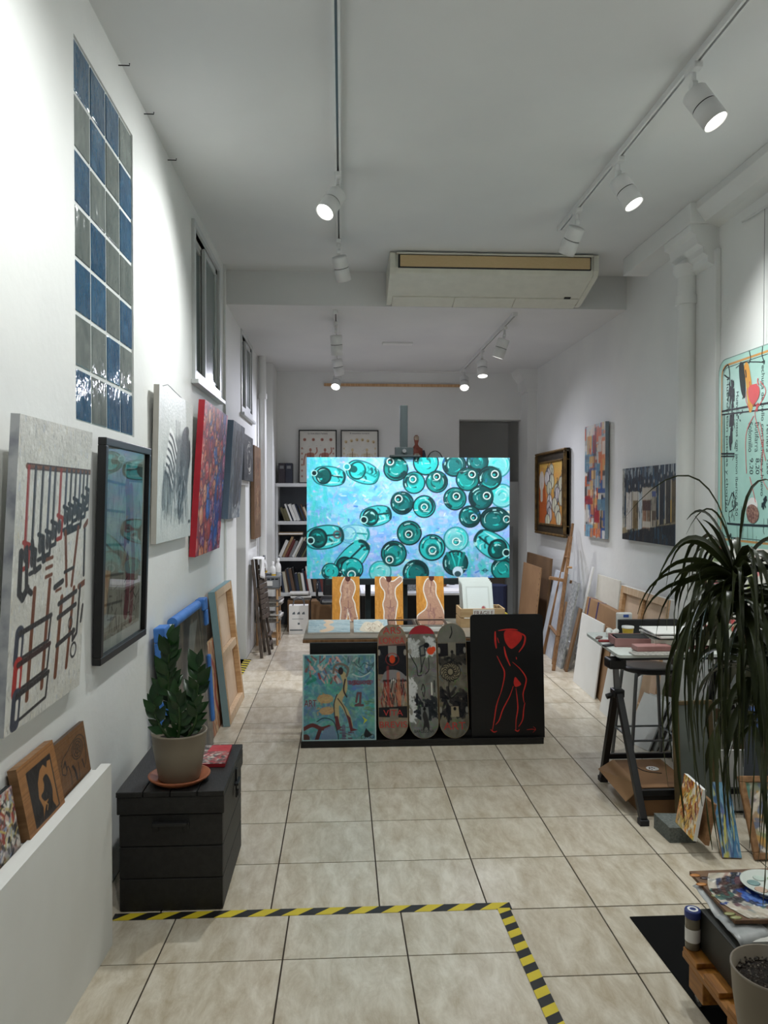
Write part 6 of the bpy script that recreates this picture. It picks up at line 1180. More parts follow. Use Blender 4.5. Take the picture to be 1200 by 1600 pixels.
board('white_plank', (2.27, 7.56, 0), (2.26, 7.48, 0), (2.50, 7.56, 1.02), .012, FOAMB, 'narrow white plank leaning beside the taped cardboard box', 'board')
board('wooden_plank', (2.19, 7.46, 0), (2.18, 7.36, 0), (2.34, 7.46, .62), .02, CARDD, 'narrow brown plank leaning right of the folded easel', 'plank')
cb = lean((2.27, 7.38, 0), (2.18, 6.25, 0), (2.40, 7.38, .74)); tb_ = thing('taped_cardboard_box', 'flat brown cardboard box with purple tape bands leaning on the right wall', 'box', T=cb[0]); mb = MB(); mb.box((0, 0, -.07), (cb[1], cb[2], 0), CARD); mb.build('box', tb_, bevel=.004)
PT_ = M('purple_tape', (62, 56, 104), .4)
for x in (.10, .42): mb = MB(); mb.box((x, cb[2] - .20, .0004), (x + .035, cb[2] + .001, .0016), PT_); mb.box((x, cb[2] + .0004, -.07), (x + .035, cb[2] + .0016, .0016), PT_); mb.build('tape_band', tb_)
mb = MB(); mb.box((cb[1] - .02, 0.0, .0003), (cb[1], .6, .002), CARDD); mb.build('corrugated_edge', tb_)
board('white_sheet', (895, 1064), (928, 1093), (909, 957), .012, FOAMB, 'white foam sheet standing in front of the taped cardboard box', 'board')
board('cardboard_sheet', (931, 1088), (941, 1101), (946, 978), .02, CARD, 'corrugated cardboard end showing behind the table trestle', 'cardboard')
board('white_sheet', (2.06, 6.02, 0), (2.03, 5.30, 0), (2.16, 6.02, .50), .01, FOAMB, 'low white sheet leaning behind the stool', 'board')
board('cream_board', (2.44, 7.45, 0), (2.44, 6.84, 0), (2.53, 7.45, .95), .012, M('cream_card', (216, 212, 200), .7), 'cream board standing against the right wall above the cardboard', 'board')
board('white_sheet', (2.47, 6.82, 0), (2.47, 6.6, 0), (2.55, 6.82, .84), .01, M('grey_white', (200, 202, 202), .6), 'grey-white sheet between the cream board and the stretched canvas', 'board')
T, w_, h_ = lean((2.38, 6.62, 0), (2.38, 5.60, 0), (2.50, 6.62, .93)); stretcher(T, w_, h_, 'large canvas turned to the right wall, bare pine stretcher behind the drawing table', .04, .06, GESSO, (), (.45,))
# folded wooden easel
we = thing('wooden_easel', 'folded pine tripod easel leaning on the right wall', 'easel', (2.2, 7.7, 0))
top = onx(895, 818, 2.52); f1, f2, f3 = onz(864.6, 1048), onz(861, 1038), onz(849, 1022)
for f_, u in ((f1, .90), (f3, .90)): mb = MB(); mb.bar(f_, f_.lerp(top, u), .032, .022, OAK, (0, 1, 0)); mb.build('leg', we, bevel=.002)
mb = MB(); mb.bar(f2 + Vector((.02, 0, 0)), top, .026, .02, OAK, (0, 1, 0)); mb.build('mast', we, bevel=.002)
c_ = f1.lerp(f3, .5).lerp(top, .58); mb = MB(); mb.bar(c_ + Vector((-.13, .06, .02)), c_ + Vector((.10, -.05, -.02)), 0.07, .03, OAK); mb.build('tray', we, bevel=.003)
for u in (.22, .75): a, b = f1.lerp(top, u), f3.lerp(top, u); mb = MB(); mb.bar(a + Vector((-.005, -.02, 0)), b + Vector((-.005, -.02, 0)), .035, .015, OAK); mb.build('cross_bar', we, bevel=.002)
mb = MB(); p = f1.lerp(top, .68); mb.tube([p, p + Vector((.05, -.02, 0))], .012, PINE, 8); mb.build('wing_knob', we)
# alcove: stored canvases
for k, (x0, x1, z1, c) in enumerate(((1.62, 1.78, 1.05, (92, 84, 76)), (2.02, 2.2, 1.28, (86, 76, 66)), (2.22, 2.34, 1.30, (150, 152, 152)))):
    mb = MB(); mb.box((x0, 10.62 + .1 * k, 0), (x1 + .1, 10.66 + .1 * k, z1), M('stored_canvas_%d' % k, c, .7)); tag(mb.build('stored_canvas', bevel=.004), ('brown-grey', 'dark brown', 'pale grey')[k] + ' canvas stored upright in the dark alcove', 'canvas')
mb = MB(); mb.prism(cr([(1.80, 9.35), (1.98, 9.32), (2.06, 9.45), (1.98, 9.6), (1.80, 9.58)], 3, True), 0, .62, M('dark_blue_bag', (34, 44, 76), .7, bump=.6, bscale=12)); tag(mb.build('blue_bag', bevel=.03), 'dark blue bag on the floor behind the black panel', 'bag')

# ================================================================== drawing table, stool and what is around them
tz = .835; dtb = thing('drawing_table', 'drawing table with a paint-stained white top on black telescopic trestles', 'table', (2.0, 4.6, 0))
mb = MB(); _f, _r = onz(966, 1024, tz), onz(912, 988, tz); c0 = cr([(_f.x + .005, _f.y + .05), (_f.x + .012, _f.y + .008), (_f.x + .06, _f.y)], 3) + [(2.50, _f.y), (2.50, _r.y), (_r.x + .09, _r.y)] + cr([(_r.x + .09, _r.y), (_r.x + .02, _r.y - .015), (_r.x + .005, _r.y - .08)], 4)[1:]; mb.prism(c0, tz - .016, tz, M('stained_table_top', (206, 212, 208), .45, c2=(150, 150, 146), scale=30, lo=.6, hi=.75)); mb.build('table_top', dtb, bevel=.003)
mb = MB(); mb.box((_f.x + .03, _f.y + .006, tz - .030), (2.49, _f.y + .025, tz - .0165), BLACKM); mb.bar((_f.x + .04, _f.y + .03, tz - .028), (_r.x + .05, _r.y - .04, tz - .028), .018, .022, BLACKM); mb.build('apron', dtb)
def trestle(x, Y):
    ap = Vector((x, Y, tz - .05)); mb = MB(); mb.box((x - .05, Y - .05, tz - .10), (x + .05, Y + .05, tz - .042), BLACKM); mb.build('bracket', dtb, bevel=.01)
    j = Vector((x + .012, Y, .60)); mb = MB(); mb.bar(ap, j, .028, .028, GREYM, (0, 1, 0)); mb.build('inner_tube', dtb, bevel=.002)
    mb = MB(); mb.box((x - .018, Y - .035, .57), (x + .045, Y + .035, .615), BLACKM); c = mb.build('collar', dtb, bevel=.006); mb = MB(); mb.tube([(x - .02, Y, .58), (x - .05, Y, .57)], .016, BLACKM, 10); mb.build('knob', c)
    for dy in (-.39, .23):
        mb = MB(); mb.bar((x + .012, Y + (.03 if dy > 0 else -.03), .59), (x + .012, Y + dy, .025), .036, .036, BLACKM, (0, 1, 0)); l = mb.build('leg', dtb, bevel=.003); mb = MB(); mb.box((x - .012, Y + dy - .024, 0), (x + .036, Y + dy + .024, .03), RUBBER); mb.build('rubber_foot', l, bevel=.003)
trestle(1.553, 4.27); trestle(2.44, 4.27); trestle(2.44, 4.85)
for y_, z in ((3.965, .12), (4.455, .15)): mb = MB(); mb.box((1.56, y_ - .012, z), (2.44, y_ + .012, z + .03), BLACKM); mb.build('stretcher_rail', dtb, bevel=.002)
# items on the drawing table
PINKB = M('dusty_pink', (172, 128, 124), .6, c2=(150, 106, 102), scale=8); MAR = M('maroon_card', (110, 66, 60), .6); BKC = M('black_cover', (28, 28, 30), .5)
_q = onz(985, 1007, tz); pb = thing('paint_box', 'dusty pink open box of black pens on the drawing table', 'box', (_q.x, _q.y, tz)); T0 = Matrix.Translation((_q.x, _q.y, tz + .001)) @ Matrix.Rotation(-.12, 4, 'Z')
mb = MB()
for lo, hi in (((-.11, -.09, 0), (.11, .09, .006)), ((-.11, -.09, .006), (.11, -.084, .05)), ((-.11, .084, .006), (.11, .09, .05)), ((-.11, -.084, .006), (-.104, .084, .05)), ((.104, -.084, .006), (.11, .084, .05))): mb.box(lo, hi, PINKB, T0)
mb.build('tray', pb, bevel=.002)
for k in range(5): mb = MB(); q0 = T0 @ Vector((-.09, -.065 + k * .03, .043)); q1 = T0 @ Vector((.09, -.055 + k * .028, .045)); mb.tube([q0, q1], .009, BKC, 8); mb.build('pen', pb)
_q = onz(1012, 1017, tz); mb = MB(); mb.box((_q.x - .08, _q.y - .05, tz + .006), (_q.x + .12, _q.y + .04, tz + .035), PINKB); tag(mb.build('flat_box', bevel=.003), 'flat dusty pink box in front of the open pen box', 'box')
_q = onz(981, 994, tz); jr = thing('paint_tub', 'yellow and white paint tub behind the pen box', 'tub', (_q.x, _q.y, tz)); T0 = Matrix.Translation((_q.x, _q.y, tz + .001)) @ Matrix.Diagonal((.75, .75, .7, 1)); mb = MB(); mb.lathe([(0, 0), (.04, 0), (.045, .05), (.047, .075), (0, .075)], M('yellow_tub', (206, 172, 50), .4), T0, 20); mb.build('body', jr); mb = MB(); mb.lathe([(.05, .072), (.05, .09), (0, .09)], WPLAS, T0, 20); mb.build('lid', jr)
z = tz + .001; _q = onz(1062, 1008, tz)
for k, (m_, lab, th, dx) in enumerate(((MAR, 'maroon folder at the bottom of the pile on the drawing table', .012, 0), (MAR, 'second maroon folder of the pile on the drawing table', .010, .01), (M('cream_book', (190, 186, 174), .6), 'thick cream book in the pile on the drawing table', .03, -.005), (BKC, 'black sketchbook in the pile on the drawing table', .010, .02), (PAPER, 'white paper pad on the pile of books', .012, 0), (M('grey_cover', (120, 124, 130), .5), 'grey magazine on the pile of books', .007, .015), (PAPER, 'white open sketchbook topmost of the pile', .008, -.01))):
    T0 = Matrix.Translation((_q.x + dx, _q.y + dx, z)) @ Matrix.Rotation(.1 * math.sin(k * 2), 4, 'Z'); mb = MB(); mb.box((-.19, -.13, 0), (.19, .13, th), m_, T0); tag(mb.build('book', bevel=.002), lab, 'book'); z += th + .0006
_q = onz(1030, 1021, tz); pile('loose_sheet', 'loose printed sheet at the front of the drawing table', 'paper', _q.x - .17, _q.x + .2, _q.y - .06, _q.y + .06, tz + .001, 2, .002, [NEWS, GREYP], 21)
for k, (x, y, c, nm) in enumerate(((944, 1003, (150, 60, 60), 'red'), (950, 1010, (60, 60, 64), 'black'), (936, 998, (120, 96, 90), 'brown'))):
    _q = onz(x, y, tz); T0 = Matrix.Translation((_q.x, _q.y, tz + .001)) @ Matrix.Rotation(.5 * k, 4, 'Z'); mb = MB(); mb.box((-.035, -.014, 0), (.035, .014, .012), M('tin_' + nm, c, .4), T0); tag(mb.build('pastel_box', bevel=.003), 'small %s pastel box at the left end of the drawing table' % nm, 'box', 'pastel boxes on the drawing table')
_q = onz(951, 996, tz); mb = MB(); mb.tube([(_q.x + a, _q.y + b, tz + c) for a, b, c in cr([(0, 0, .02), (.01, .03, .04), (.04, .04, .025), (.05, 0, .04), (.02, -.02, .02)])], .016, CLOTH, 8); tag(mb.build('paper_towel'), 'crumpled white paper towel beside the pen box', 'towel')
yk = _r.y - .05; _a, _c2 = ony(966, 968, yk), ony(1058, 968, yk); mb = MB(); mb.box((_a.x, yk - .015, tz + .001), (_c2.x, yk + .015, _a.z), BKC); tag(mb.build('black_portfolio', bevel=.004), 'long black case standing along the back edge of the drawing table', 'case')
yk += .035; _a, _c2 = ony(963, 957, yk), ony(987, 957, yk); wb = thing('white_case', 'white plastic case with a blue mark behind the long black case', 'case', ((_a.x + _c2.x) / 2, yk, tz)); mb = MB(); mb.box((_a.x, yk - .014, tz + .001), (_c2.x, yk + .014, _a.z), WPLAS); mb.build('body', wb, bevel=.008); mb = MB(); mb.box((_c2.x - .06, yk - .0155, _a.z - .03), (_c2.x - .025, yk - .0142, _a.z - .012), M('blue_mark', (60, 90, 170), .4)); mb.build('blue_mark', wb)
# stool
so = thing('stool', 'black round-seated bar stool on grey tube legs', 'stool', (1.965, 4.93, 0)); _s = ony(1011, 1047, 4.80); sx, sy = _s.x, 4.80
mb = MB(); mb.lathe([(0, .598), (.15, .598), (.170, .606), (.176, .618), (.170, .628), (.10, .630), (0, .628)], M('black_seat', (34, 32, 32), .3), Matrix.Translation((sx, sy, 0)), 36); mb.build('seat', so)
for a, b in ((-1, -1), (1, -1), (1, 1), (-1, 1)):
    mb = MB(); mb.tube(cr([(sx + a * .06, sy + b * .06, .592), (sx + a * .105, sy + b * .105, .588), (sx + a * .12, sy + b * .12, .56), (sx + a * .165, sy + b * .165, 0)], 5), .011, GREYM, 10); mb.build('leg', so)
for (a, b), (c, d) in (((-1, -1), (1, -1)), ((1, -1), (1, 1)), ((1, 1), (-1, 1)), ((-1, 1), (-1, -1))): q = .152; mb = MB(); mb.tube([(sx + a * q, sy + b * q, .19), (sx + c * q, sy + d * q, .19)], .007, GREYM, 8); mb.build('rung', so)
# wrapped prints leaning behind the stool
PLA = M('wrapped_print_face', (206, 208, 208), .18, c2=(222, 224, 224), scale=3)
for k in range(5):
    x = 1.985 + k * .05; T = frame((x, 5.26, .002), (.25, -.97, 0), (.42 - .02 * k, .12, .9)); pr = thing('wrapped_print', 'wrapped white print outermost in the stack beyond the stool' if k == 0 else 'thin wrapped print within the stack beyond the stool', 'print', T=T, group='wrapped prints under the table')
    mb = MB(); mb.box((0, 0, -.012), (.26, .36 - .01 * k, 0), PLA); mb.build('print', pr); mb = MB(); mb.box((-.002, -.002, -.018), (.262, .362 - .01 * k, -.0125), BKC); mb.build('backing', pr)
# cardboard box under the trestle
cbx = thing('cardboard_box', 'open brown cardboard box with round white sticker under the drawing table', 'box', (1.74, 4.3, 0)); K_ = M('box_print', (40, 34, 30), .7)
mb = MB(); mb.box((1.60, 3.985, 0), (1.885, 4.42, .155), M('brown_carton', (136, 100, 66), .8, c2=(120, 88, 58), scale=4)); mb.build('body', cbx, bevel=.003)
mb = MB(); mb.add([(1.60, 3.99, .156), (1.60, 4.415, .156), (1.50, 4.39, .11), (1.53, 4.03, .06)], [(0, 1, 2, 3)], CARD); o = mb.build('flap', cbx); m = o.modifiers.new('thick', 'SOLIDIFY'); m.thickness = .004
mb = MB(); mb.lathe([(0, 0), (.035, 0), (.035, .0012), (0, .0012)], PAPER, Matrix.Translation((1.77, 4.26, .1556)), 24); st_ = mb.build('sticker', cbx); mb = MB()
for k in range(5): a = k * 1.1; mb.box((1.765 + .014 * math.cos(a) - .004, 4.258 + .014 * math.sin(a) - .006, .157), (1.765 + .014 * math.cos(a) + .004, 4.258 + .014 * math.sin(a) + .006, .1574), K_)
mb.build('emblem', st_)
mb = MB(); mb.box((1.605, 3.9835, .085), (1.88, 3.9845, .15), K_); mb.build('printed_band', cbx)
mb = MB(); mb.tube(cr([(1.68, 4.32, .1565), (1.71, 4.22, .1565), (1.79, 4.18, .1565)]), .003, K_, 5); mb.build('printed_line', cbx)
# glazed frame leaning in front
T, w_, h_ = lean((1.745, 3.90, 0), (1.91, 3.915, 0), (1.66, 3.945, .625)); gf = thing('glazed_frame', 'old glazed wooden frame leaning beside the cardboard box', 'frame', T=T); OLDW = M('olive_wood', (98, 82, 52), .6, c2=(78, 64, 40), scale=6)
for lo, hi in (((0, 0), (.032, h_)), ((.2, 0), (.225, h_)), ((.032, 0), (.2, .025)), ((.032, h_ - .02), (.2, h_))): mb = MB(); mb.box((*lo, 0), (*hi, .02), OLDW); mb.build('frame_bar', gf, bevel=.002)
mb = MB(); mb.box((.032, .025, .008), (.2, h_ - .02, .012), M('dull_glass', (104, 110, 104), .12, c2=(92, 98, 94), scale=2)); mb.build('pane', gf)
# stone block, yellow canvas and small board
mb = MB(); mb.prism([(1.612, 3.665), (1.745, 3.66), (1.752, 3.83), (1.605, 3.845)], 0, .075, STONE); tag(mb.build('stone_block', bevel=.005), 'grey stone block on the floor under the yellow canvas', 'block')
A = Art(70, 90, (214, 176, 110), 141); A.noise(50, 12, False); A.dabs(110, [(224, 160, 40), (236, 222, 190), (196, 110, 50), (232, 190, 90), (150, 60, 50), (240, 236, 224)], .22, .09, (.6, 2.2), al=(.6, 1)); A.dabs(50, [(36, 26, 26), (60, 30, 30)], .2, .025, (.6, 2.4), (.1, .3, .9, .9), (.7, 1)); A.dabs(14, [(120, 40, 44)], .14, .06, (.6, 2.4), (0, 0, .5, .25), (.6, 1))
bl, br = onz(1055, 1284, .0765), onz(1083, 1314, .0765); tl = ony(1069, 1208, bl.y); T, w_, h_ = lean(bl, br, tl); tag(art_panel('painting', T, w_, h_, .018, A, PAPER, z0=-.018), 'small yellow and brown canvas leaning on the grey stone block', 'painting')
n_ = T.to_3x3() @ Vector((0, 0, 1)); T2 = T.copy(); T2.translation = T.translation - n_ * .045; mb = MB(); mb.box((.02, .0, -.02), (w_ + .03, h_ * .8, .0), OAK); o = mb.build('plywood_sheet', None, .002, False); o.matrix_world = T2; tag(o, 'brown wooden panel behind the small yellow canvas', 'panel')
# white open box and small canvases below the plant
wx = thing('white_box', 'open white box holding boards beneath the drawing table', 'box', (2.2, 4.2, 0)); x0, x1, y0, y1, zt = 1.955, 2.40, 4.0, 4.42, .335; zf = .34
mb = MB()
for lo, hi in (((x0, y0, 0), (x1, y0 + .014, zf)), ((x0, y1 - .014, 0), (x1, y1, zf)), ((x0, y0 + .014, 0), (x0 + .014, y1 - .014, zf)), ((x1 - .014, y0 + .014, 0), (x1, y1 - .014, zf)), ((x0, y0, 0), (x1, y1, .01))): mb.box(lo, hi, FOAMB)
mb.build('body', wx)
for k, (x, c, lab) in enumerate(((2.02, CARD, 'brown board standing in the white open box'), (2.10, FOAMB, 'white-edged board standing in the white open box'), (2.2, CARDD, 'dark board standing in the white open box'))): mb = MB(); mb.box((x, 4.03, .0105), (x + .02, 4.39, .40 + .03 * k), c); tag(mb.build('small_board', bevel=.002), lab, 'board')
A = Art(60, 50, (90, 130, 160), 143); A.noise(50, 8, False); A.dabs(90, [(70, 120, 160), (130, 170, 190), (196, 186, 90), (60, 90, 130), (170, 180, 180)], .3, .09, al=(.6, 1))
T, w_, h_ = lean((1.79, 3.50, 0), (1.88, 3.49, 0), (1.79, 3.66, .30)); tag(art_panel('painting', T, .09, h_, .015, A, PINE), 'narrow blue canvas leaning below the tall plant', 'painting')
A = Art(70, 70, (150, 140, 120), 144); A.noise(50, 10, False); A.dabs(110, [(206, 196, 180), (120, 90, 60), (60, 130, 120), (196, 150, 80), (96, 110, 140), (220, 214, 204)], .25, .1, al=(.6, 1))
T, w_, h_ = lean((1.93, 3.47, 0), (2.30, 3.45, 0), (1.93, 3.65, .33)); fr2 = thing('small_framed_canvas', 'wood-framed patchwork canvas leaning on the floor below the tall plant', 'painting', T=T); p = art_panel('canvas', None, w_ - .06, h_ - .06, .01, A, GESSO, parent=fr2); p.location = (.03, .03, 0); frame_bars(fr2, w_, h_, .03, .022, OAK)
# floral canvas on the far end of the table
A = Art(90, 110, (222, 220, 210), 146); A.dabs(60, [(226, 120, 120), (240, 200, 60), (90, 110, 60), (206, 60, 60), (240, 236, 226), (180, 190, 120)], .2, .1, al=(.6, 1)); A.ell(.5, .4, .14, .2, (240, 190, 50)); A.ell(.5, .4, .07, .1, (214, 96, 40)); A.dabs(30, [(50, 60, 50)], .2, .02, (1, 2), al=(.5, .9)); A.dabs(30, [(196, 200, 150)], .15, .08, (1.4, 1.7), (0, 0, .1, 1), (.7, 1))
T, w_, h_ = lean((2.36, 4.90, tz + .001), (2.42, 4.28, tz + .001), (2.44, 4.90, 1.40)); tag(art_panel('painting', T, w_, h_, .02, A, M('pale_olive_edge', (176, 180, 140), .6)), 'white canvas with yellow and red flowers behind the tall plant', 'painting')
# things on a low shelf under the table
for k, (x, y, z0, z1, c, lab) in enumerate(((2.13, 3.70, 0, .52, (70, 76, 84), 'dark tall storage bin beside the plant trunk'),)):
    mb = MB(); mb.box((x, y, z0), (x + .26, y + .24, z1), M('storage_%d' % k, c, .6)); tag(mb.build('storage_box', bevel=.01), lab, 'box')
mb = MB(); mb.box((2.12, 3.69, .521), (2.40, 3.93, .60), M('blue_tray', (64, 92, 150), .4)); tag(mb.build('blue_tray', bevel=.012), 'blue plastic tray on the dark storage bin', 'tray')
for k, (x, c, nm) in enumerate(((2.17, (206, 96, 40), 'orange'), (2.26, (214, 180, 60), 'yellow'), (2.35, (206, 206, 200), 'white'))):
    mb = MB(); mb.lathe([(0, 0), (.035, 0), (.035, .07), (.03, .075), (.03, .10), (0, .10)], M('tub_' + nm, c, .4), Matrix.Translation((x, 3.82, .601)), 16); tag(mb.build('paint_jar'), '%s paint jar on the blue tray' % nm, 'jar', 'jars on the blue tray')

# ================================================================== mat, pallet trolley and palette at lower right
pts = [onz(984, 1434), onz(1230, 1427), onz(1400, 1640), onz(1140, 1640)]; mb = MB(); mb.prism([(p.x, p.y) for p in pts], .0005, .005, M('black_mat', (13, 13, 13), .9, spec=.15)); tag(mb.build('black_mat'), 'plain black mat on the tiles under the pallet trolley', 'mat')
pl = thing('pallet_trolley', 'small varnished pallet trolley on rubber castors', 'trolley', (1.45, 2.3, 0)); pz0, pz1 = .058, .168; _p = onz(1066, 1477, pz1); px0, px1, py0, py1 = _p.x, _p.x + .56, _p.y - .71, _p.y
for x, y in ((px0 + .035, py1 - .07), (px1 - .035, py1 - .07), (px0 + .035, py0 + .07), (px1 - .035, py0 + .07)):
    mb = MB(); mb.tube([(x - .012, y, .0325), (x + .012, y, .0325)], .027, RUBBER, 18); c = mb.build('castor', pl); mb = MB(); mb.tube([(x - .0135, y, .0325), (x + .0135, y, .0325)], .013, GREYM, 12); mb.box((x - .017, y - .012, .030), (x - .0145, y + .012, pz0), GREYM); mb.build('castor_fork', c)
for x in (px0, (px0 + px1) / 2 - .035, px1 - .07):
    for y in (py1 - .15, (py0 + py1) / 2 - .05, py0): mb = MB(); mb.box((x, y, pz0), (x + .07, y + (.15 if y > 2.4 else .10), pz1 - .038), ORWOOD); mb.build('block', pl, bevel=.003)
    mb = MB(); mb.box((x, py0, pz1 - .0375), (x + .07, py1, pz1 - .0185), ORWOOD); mb.build('stringer', pl, bevel=.002)
for k in range(5): y = py1 - .105 - k * .15; mb = MB(); mb.box((px0, y, pz1 - .018), (px1, y + .10, pz1), ORWOOD); mb.build('slat', pl, bevel=.003)
bj = thing('paint_jar', 'clear jar of white paint with a blue lid on the pallet trolley', 'jar', tuple(onz(1082, 1481, pz1))); _j = onz(1082, 1481, pz1); T0 = Matrix.Translation((_j.x, _j.y, pz1 + .001)) @ Matrix.Diagonal((.88, .88, .95, 1)); mb = MB(); mb.lathe([(0, 0), (.026, 0), (.028, .004), (.028, .105), (.024, .115), (0, .115)], M('jar_glass', (120, 112, 96), .15), T0, 24); mb.build('body', bj)
mb = MB(); mb.lathe([(.0285, .028), (.0285, .075)], PAPER, T0, 24, True, False); mb.build('label_band', bj); mb = MB(); mb.lathe([(.029, .112), (.031, .116), (.031, .135), (.028, .14), (0, .14)], M('blue_lid', (44, 58, 120), .4), T0, 24); l = mb.build('lid', bj); mb = MB(); mb.lathe([(.012, .1403), (.016, .1408), (.020, .1403)], WPLAS, T0, 24, True, False); mb.build('embossed_ring', l)
_b = ony(1093, 1419, _p.y - .02); mb = MB(); mb.box((_b.x, _b.y - .30, pz1 + .001), (_b.x + .45, _b.y, .305), M('dark_green_box', (30, 31, 28), .45, c2=(38, 38, 34), scale=5)); tag(mb.build('storage_box', bevel=.004), 'black-green storage box on the pallet trolley under the palette', 'box')
# plastic bag and papers under the palette
vs = []; fs = []; n = 12
def film_pt(u, v):
    a = onz(1082, 1384, .328).lerp(onz(1158, 1478, .320), u); b = onz(1115, 1374, .332).lerp(onz(1205, 1456, .326), u); return a.lerp(b, v) + Vector((0, 0, .006 * math.sin(9 * u + 3 * v) + .004 * math.sin(23 * u)))
for j in range(n + 1):
    for i in range(7): vs.append(film_pt(j / n, i / 6))
for j in range(n):
    for i in range(6): a = j * 7 + i; fs.append((a, a + 1, a + 8, a + 7))
mb = MB(); mb.add(vs, fs, M('milky_plastic', (158, 160, 160), .3, c2=(186, 188, 188), scale=12), True); o = tag(mb.build('plastic_sleeve'), 'grey plastic sleeve hanging over the box edge beneath the palette', 'plastic sleeve'); o.modifiers.new('thick', 'SOLIDIFY').thickness = .002
mb = MB(); mb.box((_b.x + .03, _b.y - .22, .306), (_b.x + .42, _b.y - .02, .316), GREYP); tag(mb.build('magazine', bevel=.001), 'grey magazine lying on the storage box under the palette', 'magazine')
PZ = .345
pc_ = [onz(1077, 1361, PZ), onz(1148, 1438, PZ), onz(1330, 1436, PZ), onz(1330, 1352, PZ)]
pt_ = thing('paint_palette', 'wooden palette board crusted with mixed paint', 'palette', (1.6, 2.7, PZ - .012)); mb = MB(); mb.prism([(p.x, p.y) for p in pc_], PZ - .012, PZ, M('stained_ply', (120, 88, 58), .6, c2=(90, 62, 44), scale=18)); mb.build('board', pt_, bevel=.002)
mb = MB(); mb.prism([tuple(onz(x, y, PZ)[:2]) for x, y in ((1107, 1366), (1120, 1385), (1140, 1410), (1172, 1436), (1330, 1434), (1330, 1362))], PZ + .0004, PZ + .0012, M('palette_paper', (186, 178, 164), .6, c2=(150, 130, 110), scale=30)); mb.build('paper', pt_)
R3 = random.Random(14); PC = [(28, 26, 34), (34, 60, 130), (60, 84, 150), (90, 44, 40), (40, 96, 84), (150, 150, 96), (196, 128, 60), (206, 204, 196), (96, 56, 72), (60, 40, 36), (40, 50, 80), (140, 76, 40)]
A = Art(130, 80, (196, 186, 172), 150); A.noise(30, 8); A.dabs(150, [(210, 200, 190), (170, 150, 140), (150, 110, 100), (130, 140, 140), (180, 170, 150)], .12, .05, (0, 3.1), al=(.3, .8)); A.dabs(150, [(30, 28, 36), (60, 38, 36), (44, 52, 84), (80, 46, 44), (36, 34, 40), (50, 90, 84), (96, 60, 70)], .12, .07, (0, 3.1), (.05, .05, 1, .75), (.7, 1)); A.dabs(70, [(50, 84, 166), (34, 56, 126), (96, 130, 196)], .09, .05, (0, 3.1), (.22, .42, .55, .75), (.7, 1)); A.dabs(70, [(96, 44, 30), (60, 30, 26), (170, 110, 50), (40, 30, 34)], .1, .05, (0, 3.1), (.4, .66, 1, .95), (.7, 1)); A.dabs(40, [(236, 232, 226)], .06, .02, (0, 3.1), al=(.6, 1))
q4 = [onz(x, y, PZ) for x, y in ((1107, 1365), (1330, 1361), (1330, 1434), (1168, 1435))]
a_ = np.clip(A.a, 0, 255) / 255; a_ = np.where(a_ <= .04045, a_ / 12.92, ((a_ + .055) / 1.055) ** 2.4); vs = []; ny_, nx_ = 80, 130; org = WORLDROOT[pt_.name]
for jj in range(ny_):
    for ii in range(nx_):
        u, v = ii / (nx_ - 1), jj / (ny_ - 1); e = .05 * math.sin(math.pi * v) * (1 - u); p = q4[0].lerp(q4[1], u).lerp(q4[3].lerp(q4[2], u), v); lum = float(a_[jj, ii].mean()); vs.append((p.x - e - org.x, p.y - org.y, PZ + .0015 + .004 * (1 - lum) * (.5 + .5 * math.sin(ii * .9) * math.sin(jj * 1.1)) - org.z))
me = bpy.data.meshes.new('paint_smear'); me.from_pydata(vs, [], [(r * nx_ + c, (r + 1) * nx_ + c, (r + 1) * nx_ + c + 1, r * nx_ + c + 1) for r in range(ny_ - 1) for c in range(nx_ - 1)]); me.materials.append(ENAMEL); at = me.attributes.new('Col', 'FLOAT_COLOR', 'POINT'); c4 = np.ones((ny_ * nx_, 4)); c4[:, :3] = a_.reshape(-1, 3); at.data.foreach_set('color', c4.ravel()); me.polygons.foreach_set('use_smooth', [True] * len(me.polygons)); o = bpy.data.objects.new('paint_smear', me); COL.objects.link(o); o.parent = pt_
for x, y, c in ((1086, 1368, 6), (1096, 1382, 6), (1102, 1372, 9), (1120, 1400, 5), (1134, 1412, 1), (1140, 1428, 5), (1150, 1434, 5)):
    q = onz(x, y, PZ); mb = MB(); mb.lathe([(0, 0), (.017, 0), (.012, .002), (0, .003)], M('dab_%d' % c, PC[c], .35), Matrix.Translation((q.x, q.y, PZ + .0003)) @ Matrix.Diagonal((1.2, .7, 1, 1)), 10); mb.build('paint_dab', pt_)
q = onz(1205, 1390, PZ); dsh = thing('mixing_plate', 'white round plastic mixing plate with paint wells on the palette', 'plate', (q.x, q.y, PZ + .009)); T0 = Matrix.Translation((q.x, q.y, PZ + .009)); mb = MB(); mb.lathe([(0, 0), (.082, 0), (.098, .012), (.100, .014), (.093, .014), (.080, .004), (0, .004)], M('plate_white', (206, 212, 204), .3), T0, 40); mb.build('plate', dsh)
for k in range(7): a = k * .9; mb = MB(); mb.lathe([(0, .0045), (.022, .0045), (.018, .006), (0, .0055)], M('well_%d' % k, [(150, 110, 96), (150, 176, 120), (186, 200, 190), (120, 150, 150), (190, 160, 140), (160, 170, 130), (200, 206, 196)][k], .3), T0 @ Matrix.Translation((.055 * math.cos(a), .055 * math.sin(a), 0)), 14); mb.build('paint_well', dsh)
mb = MB(); mb.box((_b.x + .16, _b.y - .235, .3165), (_b.x + .40, _b.y - .16, .335), PAPER); tag(mb.build('paper_pack', bevel=.002), 'white paper pack lying on the storage box beside the pot', 'paper')

